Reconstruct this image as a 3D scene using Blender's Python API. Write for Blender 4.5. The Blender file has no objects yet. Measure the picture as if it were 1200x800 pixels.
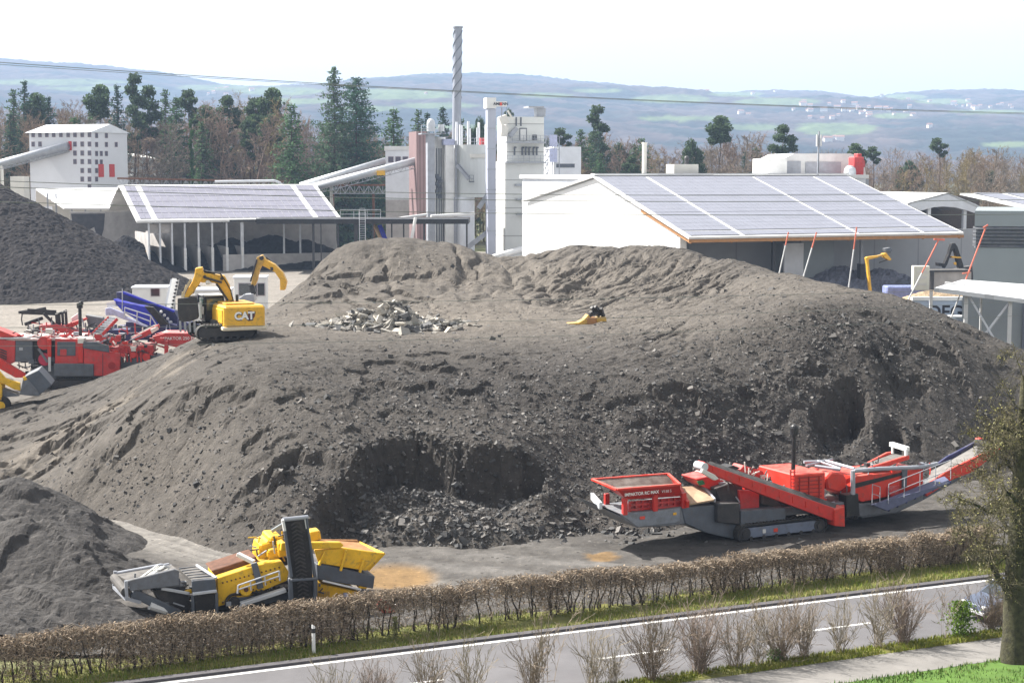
import bpy, bmesh, math, random
import numpy as np
from mathutils import Vector, Matrix
R = math.radians
scene = bpy.context.scene
COL = scene.collection
# ------------------------------------------------------------------ camera, sky, sun, exposure
CAM_H = 18.0; FPX = 2000.0; PITCH = math.atan(200 / FPX)
cd = bpy.data.cameras.new('camera'); cam = bpy.data.objects.new('camera', cd); COL.objects.link(cam)
cam.location = (0, 0, CAM_H); cam.rotation_euler = (R(90) - PITCH, 0, 0)
cd.sensor_width = 36; cd.lens = 36 * FPX / 1200; cd.clip_start = 1; cd.clip_end = 20000
scene.camera = cam
SUN_AZ = (-0.93, 0.368); SUN_EL = R(46)
world = bpy.data.worlds.new('World'); scene.world = world; world.use_nodes = True
wn = world.node_tree; wn.nodes.clear()
sky = wn.nodes.new('ShaderNodeTexSky'); sky.sky_type = 'NISHITA'; sky.sun_disc = False
sky.sun_elevation = SUN_EL; sky.sun_rotation = math.atan2(SUN_AZ[0], SUN_AZ[1])
sky.air_density = 1.0; sky.dust_density = 2.2; sky.ozone_density = 1.0; sky.altitude = 450
bg = wn.nodes.new('ShaderNodeBackground'); bg.inputs[1].default_value = 0.108
wo = wn.nodes.new('ShaderNodeOutputWorld')
hs = wn.nodes.new('ShaderNodeHueSaturation'); hs.inputs['Saturation'].default_value = 0.08
wn.links.new(sky.outputs[0], hs.inputs['Color']); wn.links.new(hs.outputs[0], bg.inputs[0]); wn.links.new(bg.outputs[0], wo.inputs[0])
sl = bpy.data.lights.new('sun', 'SUN'); sl.energy = 5.0; sl.angle = R(0.53); sl.color = (1, 0.955, 0.89)
so = bpy.data.objects.new('sun', sl); COL.objects.link(so)
sd = Vector((SUN_AZ[0] * math.cos(SUN_EL), SUN_AZ[1] * math.cos(SUN_EL), math.sin(SUN_EL)))
so.rotation_euler = sd.to_track_quat('Z', 'Y').to_euler(); so.location = (-60, 60, 80)
vs = scene.view_settings; vs.view_transform = 'Standard'; vs.look = 'None'; vs.gamma = 1; vs.use_curve_mapping = False
vs.exposure = 1.34
cy = scene.cycles; cy.max_bounces = 6; cy.diffuse_bounces = 2; cy.glossy_bounces = 2; cy.transmission_bounces = 3
cy.transparent_max_bounces = 8; cy.volume_bounces = 0; cy.use_denoising = True; cy.caustics_reflective = False; cy.caustics_refractive = False

# ------------------------------------------------------------------ picture to place
SP, CP = math.sin(PITCH), math.cos(PITCH)
def ray(px, py):
    u = (px - 600) / FPX; v = (400 - py) / FPX
    return u, CP + v * SP, -SP + v * CP
def at(px, py, Y):
    a, b, c = ray(px, py); k = Y / b
    return Vector((a * k, Y, CAM_H + c * k))
def gnd(px, py, z=0.0):
    a, b, c = ray(px, py); k = (z - CAM_H) / c
    return Vector((a * k, b * k, z))

# ------------------------------------------------------------------ noise
_rt = np.random.RandomState(7).rand(256, 256)
def vn(x, y, s=0):
    x = np.asarray(x, float) + 17.3 * s; y = np.asarray(y, float) + 9.7 * s
    xi = np.floor(x).astype(int); yi = np.floor(y).astype(int); fx = x - xi; fy = y - yi
    fx = fx * fx * (3 - 2 * fx); fy = fy * fy * (3 - 2 * fy)
    a = _rt[xi & 255, yi & 255]; b = _rt[(xi + 1) & 255, yi & 255]; c = _rt[xi & 255, (yi + 1) & 255]; d = _rt[(xi + 1) & 255, (yi + 1) & 255]
    return (a + (b - a) * fx) + ((c + (d - c) * fx) - (a + (b - a) * fx)) * fy
def fbm(x, y, o=4, s=0, g=0.5):
    t = 0; a = 1; n = 0; f = 1
    for i in range(o):
        th = 0.65 + 1.1 * i; c_, s_ = math.cos(th), math.sin(th)
        t = t + a * vn((x * c_ - y * s_) * f, (x * s_ + y * c_) * f, s + i * 3); n += a; a *= g; f *= 2.03
    return t / n * 2 - 1
def sst(a, b, x):
    t = np.clip((x - a) / (b - a), 0, 1); return t * t * (3 - 2 * t)

# ------------------------------------------------------------------ materials
MATS = {}
def mat(name, col, rough=0.7, metal=0.0, var=0.18, scale=2.0, dust=0.0, dustcol=(0.3, 0.28, 0.25), bump=0.0, bscale=20.0, spec=0.4, attr=None, col2=None):
    """principled paint with cloudy variation, dust lying on the faces that look up, and a fine bump"""
    if name in MATS: return MATS[name]
    m = bpy.data.materials.new(name); m.use_nodes = True; nt = m.node_tree; N = nt.nodes; L = nt.links
    b = N['Principled BSDF']; b.inputs['Roughness'].default_value = rough; b.inputs['Metallic'].default_value = metal
    b.inputs['Specular IOR Level'].default_value = spec
    tc = N.new('ShaderNodeTexCoord'); no = N.new('ShaderNodeTexNoise'); no.inputs['Scale'].default_value = scale
    no.inputs['Detail'].default_value = 6; no.inputs['Roughness'].default_value = 0.65
    L.new(tc.outputs['Object'], no.inputs['Vector'])
    ramp = N.new('ShaderNodeMix'); ramp.data_type = 'RGBA'
    c2 = col2 or tuple(min(1, c * (1 + var)) for c in col)
    c1 = tuple(c * (1 - var) for c in col)
    ramp.inputs[6].default_value = (*c1, 1); ramp.inputs[7].default_value = (*c2, 1)
    mr = N.new('ShaderNodeMapRange'); mr.inputs[1].default_value = 0.3; mr.inputs[2].default_value = 0.7
    L.new(no.outputs['Fac'], mr.inputs[0]); L.new(mr.outputs[0], ramp.inputs[0])
    out = ramp.outputs[2]
    if attr:
        at_ = N.new('ShaderNodeAttribute'); at_.attribute_name = attr
        mu = N.new('ShaderNodeMix'); mu.data_type = 'RGBA'; mu.blend_type = 'MULTIPLY'; mu.inputs[0].default_value = 1
        L.new(out, mu.inputs[6]); L.new(at_.outputs['Color'], mu.inputs[7]); out = mu.outputs[2]
    if dust > 0:
        ge = N.new('ShaderNodeNewGeometry'); sx = N.new('ShaderNodeSeparateXYZ'); L.new(ge.outputs['Normal'], sx.inputs[0])
        m1 = N.new('ShaderNodeMapRange'); m1.inputs[1].default_value = 0.35; m1.inputs[2].default_value = 0.95; m1.inputs[4].default_value = dust
        m1.inputs[3].default_value = dust * 0.12
        L.new(sx.outputs[2], m1.inputs[0])
        n2 = N.new('ShaderNodeTexNoise'); n2.inputs['Scale'].default_value = 1.7; n2.inputs['Detail'].default_value = 8; n2.inputs['Roughness'].default_value = 0.75
        L.new(tc.outputs['Object'], n2.inputs['Vector'])
        m2 = N.new('ShaderNodeMapRange'); m2.inputs[1].default_value = 0.36; m2.inputs[2].default_value = 0.62
        L.new(n2.outputs['Fac'], m2.inputs[0])
        mm = N.new('ShaderNodeMath'); mm.operation = 'MULTIPLY'; L.new(m1.outputs[0], mm.inputs[0]); L.new(m2.outputs[0], mm.inputs[1])
        dx = N.new('ShaderNodeMix'); dx.data_type = 'RGBA'; dx.inputs[7].default_value = (*dustcol, 1)
        L.new(mm.outputs[0], dx.inputs[0]); L.new(out, dx.inputs[6]); out = dx.outputs[2]
        rr = N.new('ShaderNodeMapRange'); rr.inputs[3].default_value = rough; rr.inputs[4].default_value = 0.9
        L.new(mm.outputs[0], rr.inputs[0]); L.new(rr.outputs[0], b.inputs['Roughness'])
    if dust > 0:
        n3 = N.new('ShaderNodeTexNoise'); n3.inputs['Scale'].default_value = 2.6; n3.inputs['Detail'].default_value = 10; n3.inputs['Roughness'].default_value = 0.78; n3.inputs['Distortion'].default_value = 0.6
        L.new(tc.outputs['Object'], n3.inputs['Vector'])
        m3 = N.new('ShaderNodeMapRange'); m3.inputs[1].default_value = 0.52; m3.inputs[2].default_value = 0.70; m3.inputs[4].default_value = 0.75
        L.new(n3.outputs['Fac'], m3.inputs[0])
        gr = N.new('ShaderNodeMix'); gr.data_type = 'RGBA'; gr.inputs[7].default_value = (0.10, 0.085, 0.07, 1)
        L.new(m3.outputs[0], gr.inputs[0]); L.new(out, gr.inputs[6]); out = gr.outputs[2]
    L.new(out, b.inputs['Base Color'])
    if bump > 0:
        nb = N.new('ShaderNodeTexNoise'); nb.inputs['Scale'].default_value = bscale; nb.inputs['Detail'].default_value = 6; nb.inputs['Roughness'].default_value = 0.7
        L.new(tc.outputs['Object'], nb.inputs['Vector'])
        bp = N.new('ShaderNodeBump'); bp.inputs['Strength'].default_value = 1; bp.inputs['Distance'].default_value = bump
        L.new(nb.outputs['Fac'], bp.inputs['Height']); L.new(bp.outputs[0], b.inputs['Normal'])
    MATS[name] = m
    return m
def seams(m, axis, period, width, dark=0.6, axis2=None, period2=1.0):
    """sheet joints: thin darker lines every `period` metres along one object axis (and a second)"""
    nt = m.node_tree; N = nt.nodes; L = nt.links; b = N['Principled BSDF']
    src = b.inputs['Base Color'].links[0].from_socket
    tc = N.new('ShaderNodeTexCoord'); sx = N.new('ShaderNodeSeparateXYZ'); L.new(tc.outputs['Object'], sx.inputs[0])
    for ax, pe in ((axis, period), (axis2, period2)):
        if ax is None: continue
        md = N.new('ShaderNodeMath'); md.operation = 'PINGPONG'; md.inputs[1].default_value = pe / 2; L.new(sx.outputs[ax], md.inputs[0])
        lt = N.new('ShaderNodeMath'); lt.operation = 'LESS_THAN'; lt.inputs[1].default_value = width; L.new(md.outputs[0], lt.inputs[0])
        mx = N.new('ShaderNodeMix'); mx.data_type = 'RGBA'; mx.blend_type = 'MULTIPLY'; mx.inputs[7].default_value = (dark, dark, dark, 1)
        L.new(lt.outputs[0], mx.inputs[0]); L.new(src, mx.inputs[6]); src = mx.outputs[2]
    L.new(src, b.inputs['Base Color'])
    return m
DUSTC = (0.30, 0.275, 0.25)
M = {}
M['red'] = mat('red_paint', (0.55, 0.025, 0.018), 0.42, var=0.12, dust=0.55, dustcol=(0.42, 0.28, 0.25))
M['red2'] = mat('faded_red_paint', (0.50, 0.03, 0.03), 0.5, var=0.16, dust=0.8, dustcol=(0.45, 0.35, 0.33))
M['orange'] = mat('orange_red_paint', (0.60, 0.034, 0.018), 0.45, var=0.12, dust=0.5, dustcol=(0.45, 0.25, 0.2))
M['yellow'] = mat('yellow_paint', (0.78, 0.46, 0.015), 0.45, var=0.12, dust=0.5, dustcol=(0.32, 0.2, 0.09), scale=3)
M['catyellow'] = mat('ochre_yellow_paint', (0.76, 0.42, 0.03), 0.42, var=0.08, dust=0.3)
M['olive'] = mat('dusty_yellow_paint', (0.55, 0.33, 0.06), 0.55, var=0.2, dust=0.6)
M['blue'] = mat('blue_paint', (0.02, 0.03, 0.42), 0.45, var=0.12, dust=0.3)
M['navy'] = mat('navy_paint', (0.02, 0.025, 0.10), 0.5, var=0.15, dust=0.3)
M['paleblue'] = mat('pale_blue_paint', (0.42, 0.45, 0.62), 0.5, var=0.1, dust=0.3)
M['slate'] = mat('slate_grey_paint', (0.085, 0.10, 0.125), 0.5, var=0.2, dust=0.6)
M['chassis'] = mat('chassis_grey_paint', (0.14, 0.15, 0.17), 0.55, var=0.25, dust=0.6)
M['dark'] = mat('dark_steel', (0.03, 0.03, 0.034), 0.55, var=0.3, dust=0.5)
M['black'] = mat('black_paint', (0.012, 0.012, 0.014), 0.45, var=0.3, dust=0.15)
M['rubber'] = mat('rubber', (0.022, 0.021, 0.021), 0.8, var=0.3, dust=0.55, dustcol=(0.17, 0.16, 0.15), bump=0.01, bscale=8)
M['belt'] = mat('dusty_belt', (0.07, 0.066, 0.062), 0.85, var=0.3, dust=0.6, dustcol=(0.2, 0.185, 0.17))
M['galv'] = mat('galvanised_steel', (0.52, 0.54, 0.57), 0.5, 0.25, var=0.12, scale=1.2)
M['galvd'] = mat('dull_galvanised_steel', (0.33, 0.345, 0.38), 0.55, 0.2, var=0.15, scale=1.2)
M['white'] = mat('white_sheet', (0.66, 0.66, 0.65), 0.55, var=0.12, scale=0.5)
M['whiteb'] = mat('blue_white_sheet', (0.68, 0.70, 0.74), 0.55, var=0.10, scale=0.4)
M['cream'] = mat('cream_sheet', (0.62, 0.60, 0.55), 0.6, var=0.1, scale=0.4)
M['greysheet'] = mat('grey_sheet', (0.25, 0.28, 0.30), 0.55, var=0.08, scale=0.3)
M['darkblue'] = mat('dark_blue_grey_sheet', (0.14, 0.16, 0.20), 0.6, var=0.1, scale=0.3)  # the shed sheet's own dark blue grey
M['concrete'] = mat('concrete', (0.38, 0.36, 0.345), 0.85, var=0.22, scale=0.5, bump=0.02, bscale=3)
M['stained'] = mat('stained_concrete', (0.20, 0.19, 0.20), 0.85, var=0.6, scale=0.35, col2=(0.42, 0.40, 0.39))
M['pinkrib'] = seams(mat('faded_red_ribbed_sheet', (0.30, 0.20, 0.20), 0.6, var=0.1, scale=0.3), 0, 0.7, 0.16, 0.7)
M['rust'] = mat('rusty_steel', (0.115, 0.052, 0.03), 0.85, var=0.5, scale=3)
M['rustmud'] = mat('rusty_mud', (0.30, 0.15, 0.06), 0.9, var=0.35, scale=4, bump=0.02, bscale=9)
M['glass'] = mat('dark_glass', (0.02, 0.025, 0.03), 0.08, var=0.2, spec=0.8)
M['glassg'] = mat('green_glass', (0.04, 0.07, 0.065), 0.1, var=0.2, spec=0.8)
M['timber'] = mat('orange_timber', (0.36, 0.18, 0.07), 0.7, var=0.2, scale=1.5)
M['wood'] = mat('pale_timber', (0.48, 0.33, 0.2), 0.7, var=0.2, scale=1.5)
M['redwhite'] = mat('signal_red', (0.65, 0.07, 0.04), 0.5, var=0.08)
M['letter'] = mat('black_lettering', (0.02, 0.02, 0.03), 0.6, var=0.1)
M['letterw'] = mat('white_lettering', (0.82, 0.80, 0.78), 0.6, var=0.05)
M['wire'] = mat('wire', (0.22, 0.22, 0.23), 0.5, var=0.1)
M['pv'] = mat('solar_cells', (0.20, 0.205, 0.245), 0.32, var=0.10, scale=0.6, spec=0.6)
M['pvframe'] = mat('solar_frames', (0.72, 0.72, 0.74), 0.45, var=0.04)

# ------------------------------------------------------------------ mesh builder and tags
def tag(o, label=None, cat=None, group=None, kind=None):
    if label: o['label'] = label
    if cat: o['category'] = cat
    if group: o['group'] = group
    if kind: o['kind'] = kind
    return o
def link(name, me, m=None, parent=None):
    o = bpy.data.objects.new(name, me); COL.objects.link(o)
    if m is not None and me is not None:
        for mm in (m if isinstance(m, (list, tuple)) else [m]): me.materials.append(mm)
    if parent is not None: o.parent = parent
    return o
def empty(name, loc=(0, 0, 0), rz=0.0, label=None, cat=None, group=None):
    o = bpy.data.objects.new(name, None); COL.objects.link(o); o.location = loc; o.rotation_euler = (0, 0, rz); o.empty_display_size = 0.5
    return tag(o, label, cat, group)
def npmesh(name, V, F, smooth=False, attrs=None):
    """mesh from arrays; F is (n,3) or (n,4)"""
    V = np.asarray(V, np.float32); F = np.asarray(F, np.int32); k = F.shape[1]
    me = bpy.data.meshes.new(name); me.vertices.add(len(V)); me.vertices.foreach_set('co', V.ravel())
    me.loops.add(F.size); me.loops.foreach_set('vertex_index', F.ravel())
    me.polygons.add(len(F)); me.polygons.foreach_set('loop_start', np.arange(0, F.size, k, dtype=np.int32))
    try: me.polygons.foreach_set('loop_total', np.full(len(F), k, np.int32))
    except Exception: pass
    me.polygons.foreach_set('use_smooth', np.full(len(F), smooth, bool))
    me.update(calc_edges=True)
    for nm, arr in (attrs or {}).items():
        a = me.color_attributes.new(nm, 'FLOAT_COLOR', 'POINT'); c = np.ones((len(V), 4), np.float32); c[:, :3] = arr
        a.data.foreach_set('color', c.ravel())
    return me
def grid_faces(ny, nx, keep=None):
    i = np.arange(ny * nx).reshape(ny, nx)
    q = np.stack([i[:-1, :-1], i[:-1, 1:], i[1:, 1:], i[1:, :-1]], -1).reshape(-1, 4)
    return q if keep is None else q[keep.ravel()]
class MB:
    def __init__(s): s.v = []; s.f = []
    def add(s, vs, fs):
        n = len(s.v); s.v += [tuple(v) for v in vs]; s.f += [tuple(i + n for i in f) for f in fs]; return s
    def box(s, x0, x1, y0, y1, z0, z1):
        return s.add([(x, y, z) for z in (z0, z1) for y in (y0, y1) for x in (x0, x1)],
                     [(0, 2, 3, 1), (4, 5, 7, 6), (0, 1, 5, 4), (2, 6, 7, 3), (0, 4, 6, 2), (1, 3, 7, 5)])
    def prism(s, poly, t0, t1):                       # poly of (x, z), extruded along y
        n = len(poly); ar = sum(poly[i][0] * poly[(i + 1) % n][1] - poly[(i + 1) % n][0] * poly[i][1] for i in range(n))
        if ar < 0: poly = poly[::-1]
        return s.add([(x, t0, z) for x, z in poly] + [(x, t1, z) for x, z in poly],
                     [tuple(range(n)), tuple(range(2 * n - 1, n - 1, -1))] + [(i, i + n, (i + 1) % n + n, (i + 1) % n) for i in range(n)])
    def zprism(s, poly, z0, z1):                      # poly of (x, y), extruded upwards
        n = len(poly); ar = sum(poly[i][0] * poly[(i + 1) % n][1] - poly[(i + 1) % n][0] * poly[i][1] for i in range(n))
        if ar < 0: poly = poly[::-1]
        return s.add([(x, y, z0) for x, y in poly] + [(x, y, z1) for x, y in poly],
                     [tuple(range(n - 1, -1, -1)), tuple(range(n, 2 * n))] + [(i, (i + 1) % n, (i + 1) % n + n, i + n) for i in range(n)])
    def tube(s, p, q, r, r2=None, n=8):
        p = Vector(p); q = Vector(q); r2 = r if r2 is None else r2; d = (q - p)
        if d.length < 1e-6: return s
        d.normalize(); a = d.orthogonal().normalized(); b = d.cross(a); vs = []
        for c, rr in ((p, r), (q, r2)):
            for i in range(n):
                t = 2 * math.pi * i / n; vs.append(c + a * rr * math.cos(t) + b * rr * math.sin(t))
        return s.add(vs, [(i, (i + 1) % n, (i + 1) % n + n, i + n) for i in range(n)] + [tuple(range(n - 1, -1, -1)), tuple(range(n, 2 * n))])
    def path(s, pts, r, n=6):
        for a, b in zip(pts[:-1], pts[1:]): s.tube(a, b, r, n=n)
        return s
    def bar(s, p, q, w, h, up=(0, 0, 1)):             # rectangular beam between two points
        p = Vector(p); q = Vector(q); d = (q - p).normalized(); up = Vector(up)
        if abs(d.dot(up)) > 0.98: up = Vector((0, 1, 0))
        a = d.cross(up).normalized(); b = a.cross(d)
        vs = [c + a * (sx * w / 2) + b * (sz * h / 2) for c in (p, q) for sx, sz in ((-1, -1), (1, -1), (1, 1), (-1, 1))]
        return s.add(vs, [(0, 1, 2, 3), (7, 6, 5, 4), (0, 4, 5, 1), (1, 5, 6, 2), (2, 6, 7, 3), (3, 7, 4, 0)])
    def slab(s, a, b, c, d, th):                      # thick plate under a quad
        P = [Vector(x) for x in (a, b, c, d)]; n = (P[1] - P[0]).cross(P[3] - P[0]).normalized()
        if n.z < 0: n = -n; P = P[::-1]
        vs = [x - n * th for x in P] + P
        return s.add(vs, [(3, 2, 1, 0), (4, 5, 6, 7), (0, 1, 5, 4), (1, 2, 6, 5), (2, 3, 7, 6), (3, 0, 4, 7)])
    def ball(s, c, r, n=8, m=5, sc=(1, 1, 1)):
        c = Vector(c); vs = []; fs = []
        for j in range(m + 1):
            ph = math.pi * j / m - math.pi / 2
            for i in range(n):
                t = 2 * math.pi * i / n; vs.append(c + Vector((r * sc[0] * math.cos(ph) * math.cos(t), r * sc[1] * math.cos(ph) * math.sin(t), r * sc[2] * math.sin(ph))))
        for j in range(m):
            for i in range(n): fs.append((j * n + i, j * n + (i + 1) % n, (j + 1) * n + (i + 1) % n, (j + 1) * n + i))
        return s.add(vs, fs)
    def build(s, name, m, parent=None, bev=0.0, smooth=False):
        me = bpy.data.meshes.new(name); me.from_pydata([tuple(v) for v in s.v], [], s.f)
        if bev > 0:
            bm = bmesh.new(); bm.from_mesh(me)
            ed = [e for e in bm.edges if len(e.link_faces) == 2 and e.calc_face_angle(0) > 0.5]
            try: bmesh.ops.bevel(bm, geom=ed, offset=bev, segments=1, affect='EDGES', clamp_overlap=True)
            except Exception: pass
            bm.to_mesh(me); bm.free()
        if smooth: me.polygons.foreach_set('use_smooth', [True] * len(me.polygons))
        me.update()
        return link(name, me, m, parent)
class Frame:
    """a local frame standing on the ground: s along the thing, t away from the photographer, z up"""
    def __init__(f, x, y, deg, z=0.0):
        f.o = Vector((x, y, z)); f.a = R(deg); f.u = (math.cos(f.a), math.sin(f.a)); f.w = (-math.sin(f.a), math.cos(f.a))
    def sz(f, px, py, t=0.0):
        a, b, c = ray(px, py)
        k = (f.o.x * f.w[0] + f.o.y * f.w[1] + t) / (a * f.w[0] + b * f.w[1])
        X, Y, Z = a * k - f.o.x, b * k - f.o.y, CAM_H + c * k - f.o.z
        return X * f.u[0] + Y * f.u[1], Z
    def p(f, px, py, t=0.0):
        s, z = f.sz(px, py, t); return (s, t, z)
    def poly(f, pts, t=0.0): return [f.sz(x, y, t) for x, y in pts]
    def loc(f): return tuple(f.o)
    def w2(f, s, t, z): return Vector((f.o.x + s * f.u[0] + t * f.w[0], f.o.y + s * f.u[1] + t * f.w[1], f.o.z + z))
def text(body, m, parent, size, loc, rot, ext=0.004, name='lettering', align='CENTER', bold=0.0):
    cu = bpy.data.curves.new(name, 'FONT'); cu.body = body; cu.size = size; cu.extrude = ext; cu.align_x = align; cu.align_y = 'CENTER'; cu.offset = bold
    tmp = bpy.data.objects.new('tmp', cu); COL.objects.link(tmp)
    dg = bpy.context.evaluated_depsgraph_get(); me = bpy.data.meshes.new_from_object(tmp.evaluated_get(dg)); bpy.data.objects.remove(tmp)
    me.materials.clear(); o = link(name, me, m, parent); o.location = loc; o.rotation_euler = rot
    return o
def copy_tree(o, parent=None):
    c = o.copy(); COL.objects.link(c)
    if parent is not None: c.parent = parent
    for ch in [x for x in bpy.data.objects if x.parent == o]: copy_tree(ch, c)
    return c
# ================================================================== SETTING: ground, yard, road, hills, haze
SITE = R(24.5); U = Vector((math.cos(SITE), math.sin(SITE), 0)); NN = Vector((math.sin(SITE), -math.cos(SITE), 0))
RO = gnd(700, 737)                                   # a point on the far white line of the road
def rd(s, n, z=0.0): return RO + U * s + NN * n + Vector((0, 0, z))
def strip(name, n0, n1, z, m, s0=-90, s1=160, step=4.0, th=0.0):
    b = MB(); a = [(s0, n0), (s1, n0), (s1, n1), (s0, n1)]
    P = [rd(s, n, z) for s, n in a]
    if th: b.slab(*P, th)
    else: b.add(P, [(0, 3, 2, 1)] if (P[1] - P[0]).cross(P[3] - P[0]).z < 0 else [(0, 1, 2, 3)])
    return tag(b.build(name, m), kind='structure')
M['field'] = mat('field_soil', (0.10, 0.095, 0.05), 0.95, var=0.35, scale=0.02, col2=(0.16, 0.17, 0.06))
gp = MB(); gp.add([(-9000, -300, -0.03), (9000, -300, -0.03), (9000, 12000, -0.03), (-9000, 12000, -0.03)], [(0, 1, 2, 3)])
tag(gp.build('ground', M['field']), kind='structure')
M['asphalt'] = mat('asphalt', (0.112, 0.108, 0.112), 0.85, var=0.22, scale=0.35, bump=0.004, bscale=60)
M['path'] = mat('path_asphalt', (0.19, 0.18, 0.168), 0.9, var=0.2, scale=0.5, bump=0.004, bscale=60)
M['kerb'] = mat('gutter_stone', (0.085, 0.08, 0.085), 0.85, var=0.2, scale=3)
M['lines'] = mat('road_line_paint', (0.62, 0.61, 0.59), 0.7, var=0.25, scale=3)
strip('road', -0.25, 6.7, 0.012, M['asphalt'])
k = MB(); k.slab(rd(-90, -0.62, 0.10), rd(160, -0.62, 0.10), rd(160, -0.25, 0.10), rd(-90, -0.25, 0.10), 0.12); tag(k.build('kerb', M['kerb']), kind='structure')
ml = MB()
ml.add([rd(-90, -0.09, 0.017), rd(-90, 0.11, 0.017), rd(160, 0.11, 0.017), rd(160, -0.09, 0.017)], [(0, 1, 2, 3)])
for i in range(-9, 18):
    s = 7.35 + i * 9.2
    ml.add([rd(s, 3.62, 0.017), rd(s, 3.78, 0.017), rd(s + 3.0, 3.78, 0.017), rd(s + 3.0, 3.62, 0.017)], [(0, 1, 2, 3)])
tag(ml.build('road_markings', M['lines']), kind='structure')
strip('path', 7.55, 9.95, 0.016, M['path'])

# grass: soil strips that rise a little, and blades standing on them
M['turf'] = mat('turf', (0.10, 0.115, 0.025), 0.95, var=0.35, scale=1.2, col2=(0.17, 0.16, 0.04))
M['lawn'] = mat('lawn', (0.07, 0.135, 0.02), 0.95, var=0.25, scale=0.8)
def bumpy(name, n0, n1, s0, s1, hmax, m, ds=0.5, dn=0.22):
    ns = int((s1 - s0) / ds) + 1; nn = int((n1 - n0) / dn) + 1
    S, Nn = np.meshgrid(np.linspace(s0, s1, ns), np.linspace(n0, n1, nn))
    e = np.minimum(Nn - n0, n1 - Nn)
    Z = 0.004 + hmax * sst(0, 0.5, e) * (0.7 + 0.5 * fbm(S * 0.6, Nn * 0.9, 3, 2))
    X = RO.x + U.x * S + NN.x * Nn; Y = RO.y + U.y * S + NN.y * Nn
    return tag(link(name, npmesh(name, np.stack([X, Y, Z], -1).reshape(-1, 3), grid_faces(nn, ns), True), m), kind='structure')
bumpy('far_verge', -3.6, -0.60, -60, 75, 0.12, M['turf'])
bumpy('near_verge', 6.62, 7.62, -60, 75, 0.10, M['turf'])
bumpy('lawn', 9.9, 70, -60, 75, 0.10, M['lawn'], 1.0, 0.7)
def blades(name, n0, n1, s0, s1, count, h, cols, seed, label, zoff=0.08, lean=0.4, wid=0.02):
    r = np.random.RandomState(seed); S = r.uniform(s0, s1, count); Nn = r.uniform(n0, n1, count)
    keep = fbm(S * 0.5, Nn * 0.8, 3, seed) > -0.35 + 0.3 * r.rand(count) - 0.15
    S = S[keep]; Nn = Nn[keep]; c = len(S)
    X = RO.x + U.x * S + NN.x * Nn; Y = RO.y + U.y * S + NN.y * Nn
    a = r.uniform(0, 6.28, c); H = h * (0.5 + r.rand(c)); w = wid * (0.7 + r.rand(c)); la = r.uniform(0, 6.28, c); le = H * lean * r.rand(c)
    P = np.stack([X, Y, np.full(c, zoff * 0.4)], -1); d = np.stack([np.cos(a) * w, np.sin(a) * w, np.zeros(c)], -1)
    tip = P + np.stack([np.cos(la) * le, np.sin(la) * le, H], -1)
    V = np.stack([P - d, P + d, tip], 1).reshape(-1, 3); F = np.arange(3 * c).reshape(-1, 3)
    cl = np.array(cols)[r.randint(0, len(cols), c)]; t = fbm(S * 0.35, Nn * 0.5, 3, seed + 5)[:, None]
    cl = cl * (1 + 0.35 * t); cl = np.repeat(cl, 3, 0)
    m = mat(name + '_blades', (0.9, 0.9, 0.9), 0.8, var=0.08, attr='tone', spec=0.2)
    return tag(link(name, npmesh(name, V, F, False, {'tone': cl}), m), label, 'grass', kind='stuff')
blades('verge_grass', -3.6, -0.62, -50, 50, 60000, 0.16, [(0.14, 0.19, 0.025), (0.22, 0.215, 0.05), (0.28, 0.25, 0.11), (0.12, 0.17, 0.025)], 3, 'tufted spring grass with dry stalks between hedge and road')
blades('roadside_grass', 6.62, 7.62, -40, 50, 34000, 0.13, [(0.20, 0.23, 0.03), (0.27, 0.26, 0.05), (0.16, 0.20, 0.025)], 4, 'yellowish mown grass strip between road and path')
blades('lawn_grass', 9.95, 20, -30, 50, 100000, 0.13, [(0.07, 0.16, 0.015), (0.11, 0.19, 0.03), (0.06, 0.125, 0.015), (0.15, 0.17, 0.05)], 5, 'bright green lawn in the lower right corner')

# ------------------------------------------------------------------ the pile: heights through points read off the photograph
def D(z, py):                                        # distance at which height z is seen at image row py
    a, b, c = ray(600, py); return (z - CAM_H) / c * b
CP_ = []
def cp(px, py, z): v = gnd(px, py, z); CP_.append((v.x, v.y, z))
def cpd(px, py, d): v = at(px, py, d); CP_.append((v.x, v.y, v.z))
# foot of the slope
for px, py in ((-60, 560), (40, 585), (95, 600), (150, 612), (220, 632), (290, 652), (350, 655), (420, 645), (480, 641), (540, 641), (600, 640), (680, 628), (760, 628), (860, 603), (950, 592), (1030, 580), (1100, 572), (1200, 552), (1330, 530), (1420, 500)):
    cp(px, py, 0.0); v = gnd(px, py, 0); CP_.append((v.x, v.y - 4, -1.2)); CP_.append((v.x, v.y - 11, -1.6))
cp(40, 540, 1.0); cp(100, 500, 2.9); cp(170, 457, 4.9); cp(238, 408, 6.9)           # edge of the haul ramp
cp(30, 525, 1.0); cp(110, 478, 2.6); cp(175, 440, 4.7); cp(228, 402, 6.6)
cp(100, 540, 2.3); cp(160, 500, 4.2); cp(210, 520, 3.7); cp(260, 560, 2.8); cp(300, 600, 1.7); cp(230, 450, 6.4); cp(300, 430, 7.3); cp(330, 520, 4.5); cp(290, 480, 5.6)
cpd(262, 394, 110); cpd(300, 393, 111); cpd(330, 388, 114); cpd(282, 387, 115); cpd(250, 393, 115)     # excavator bench
cp(0, 505, 0.2); cp(70, 466, 1.7); cp(110, 452, 2.4); cp(180, 424, 4.3); cp(224, 400, 6.3); cpd(20, 470, 131); cpd(120, 440, 134); cpd(200, 420, 137); cpd(245, 395, 128)
CP_ += [(-38, 140, -1), (-30, 142, -1), (-24, 146, -1), (-50, 120, -0.6), (-60, 110, -1), (-45, 135, -1)]
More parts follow.
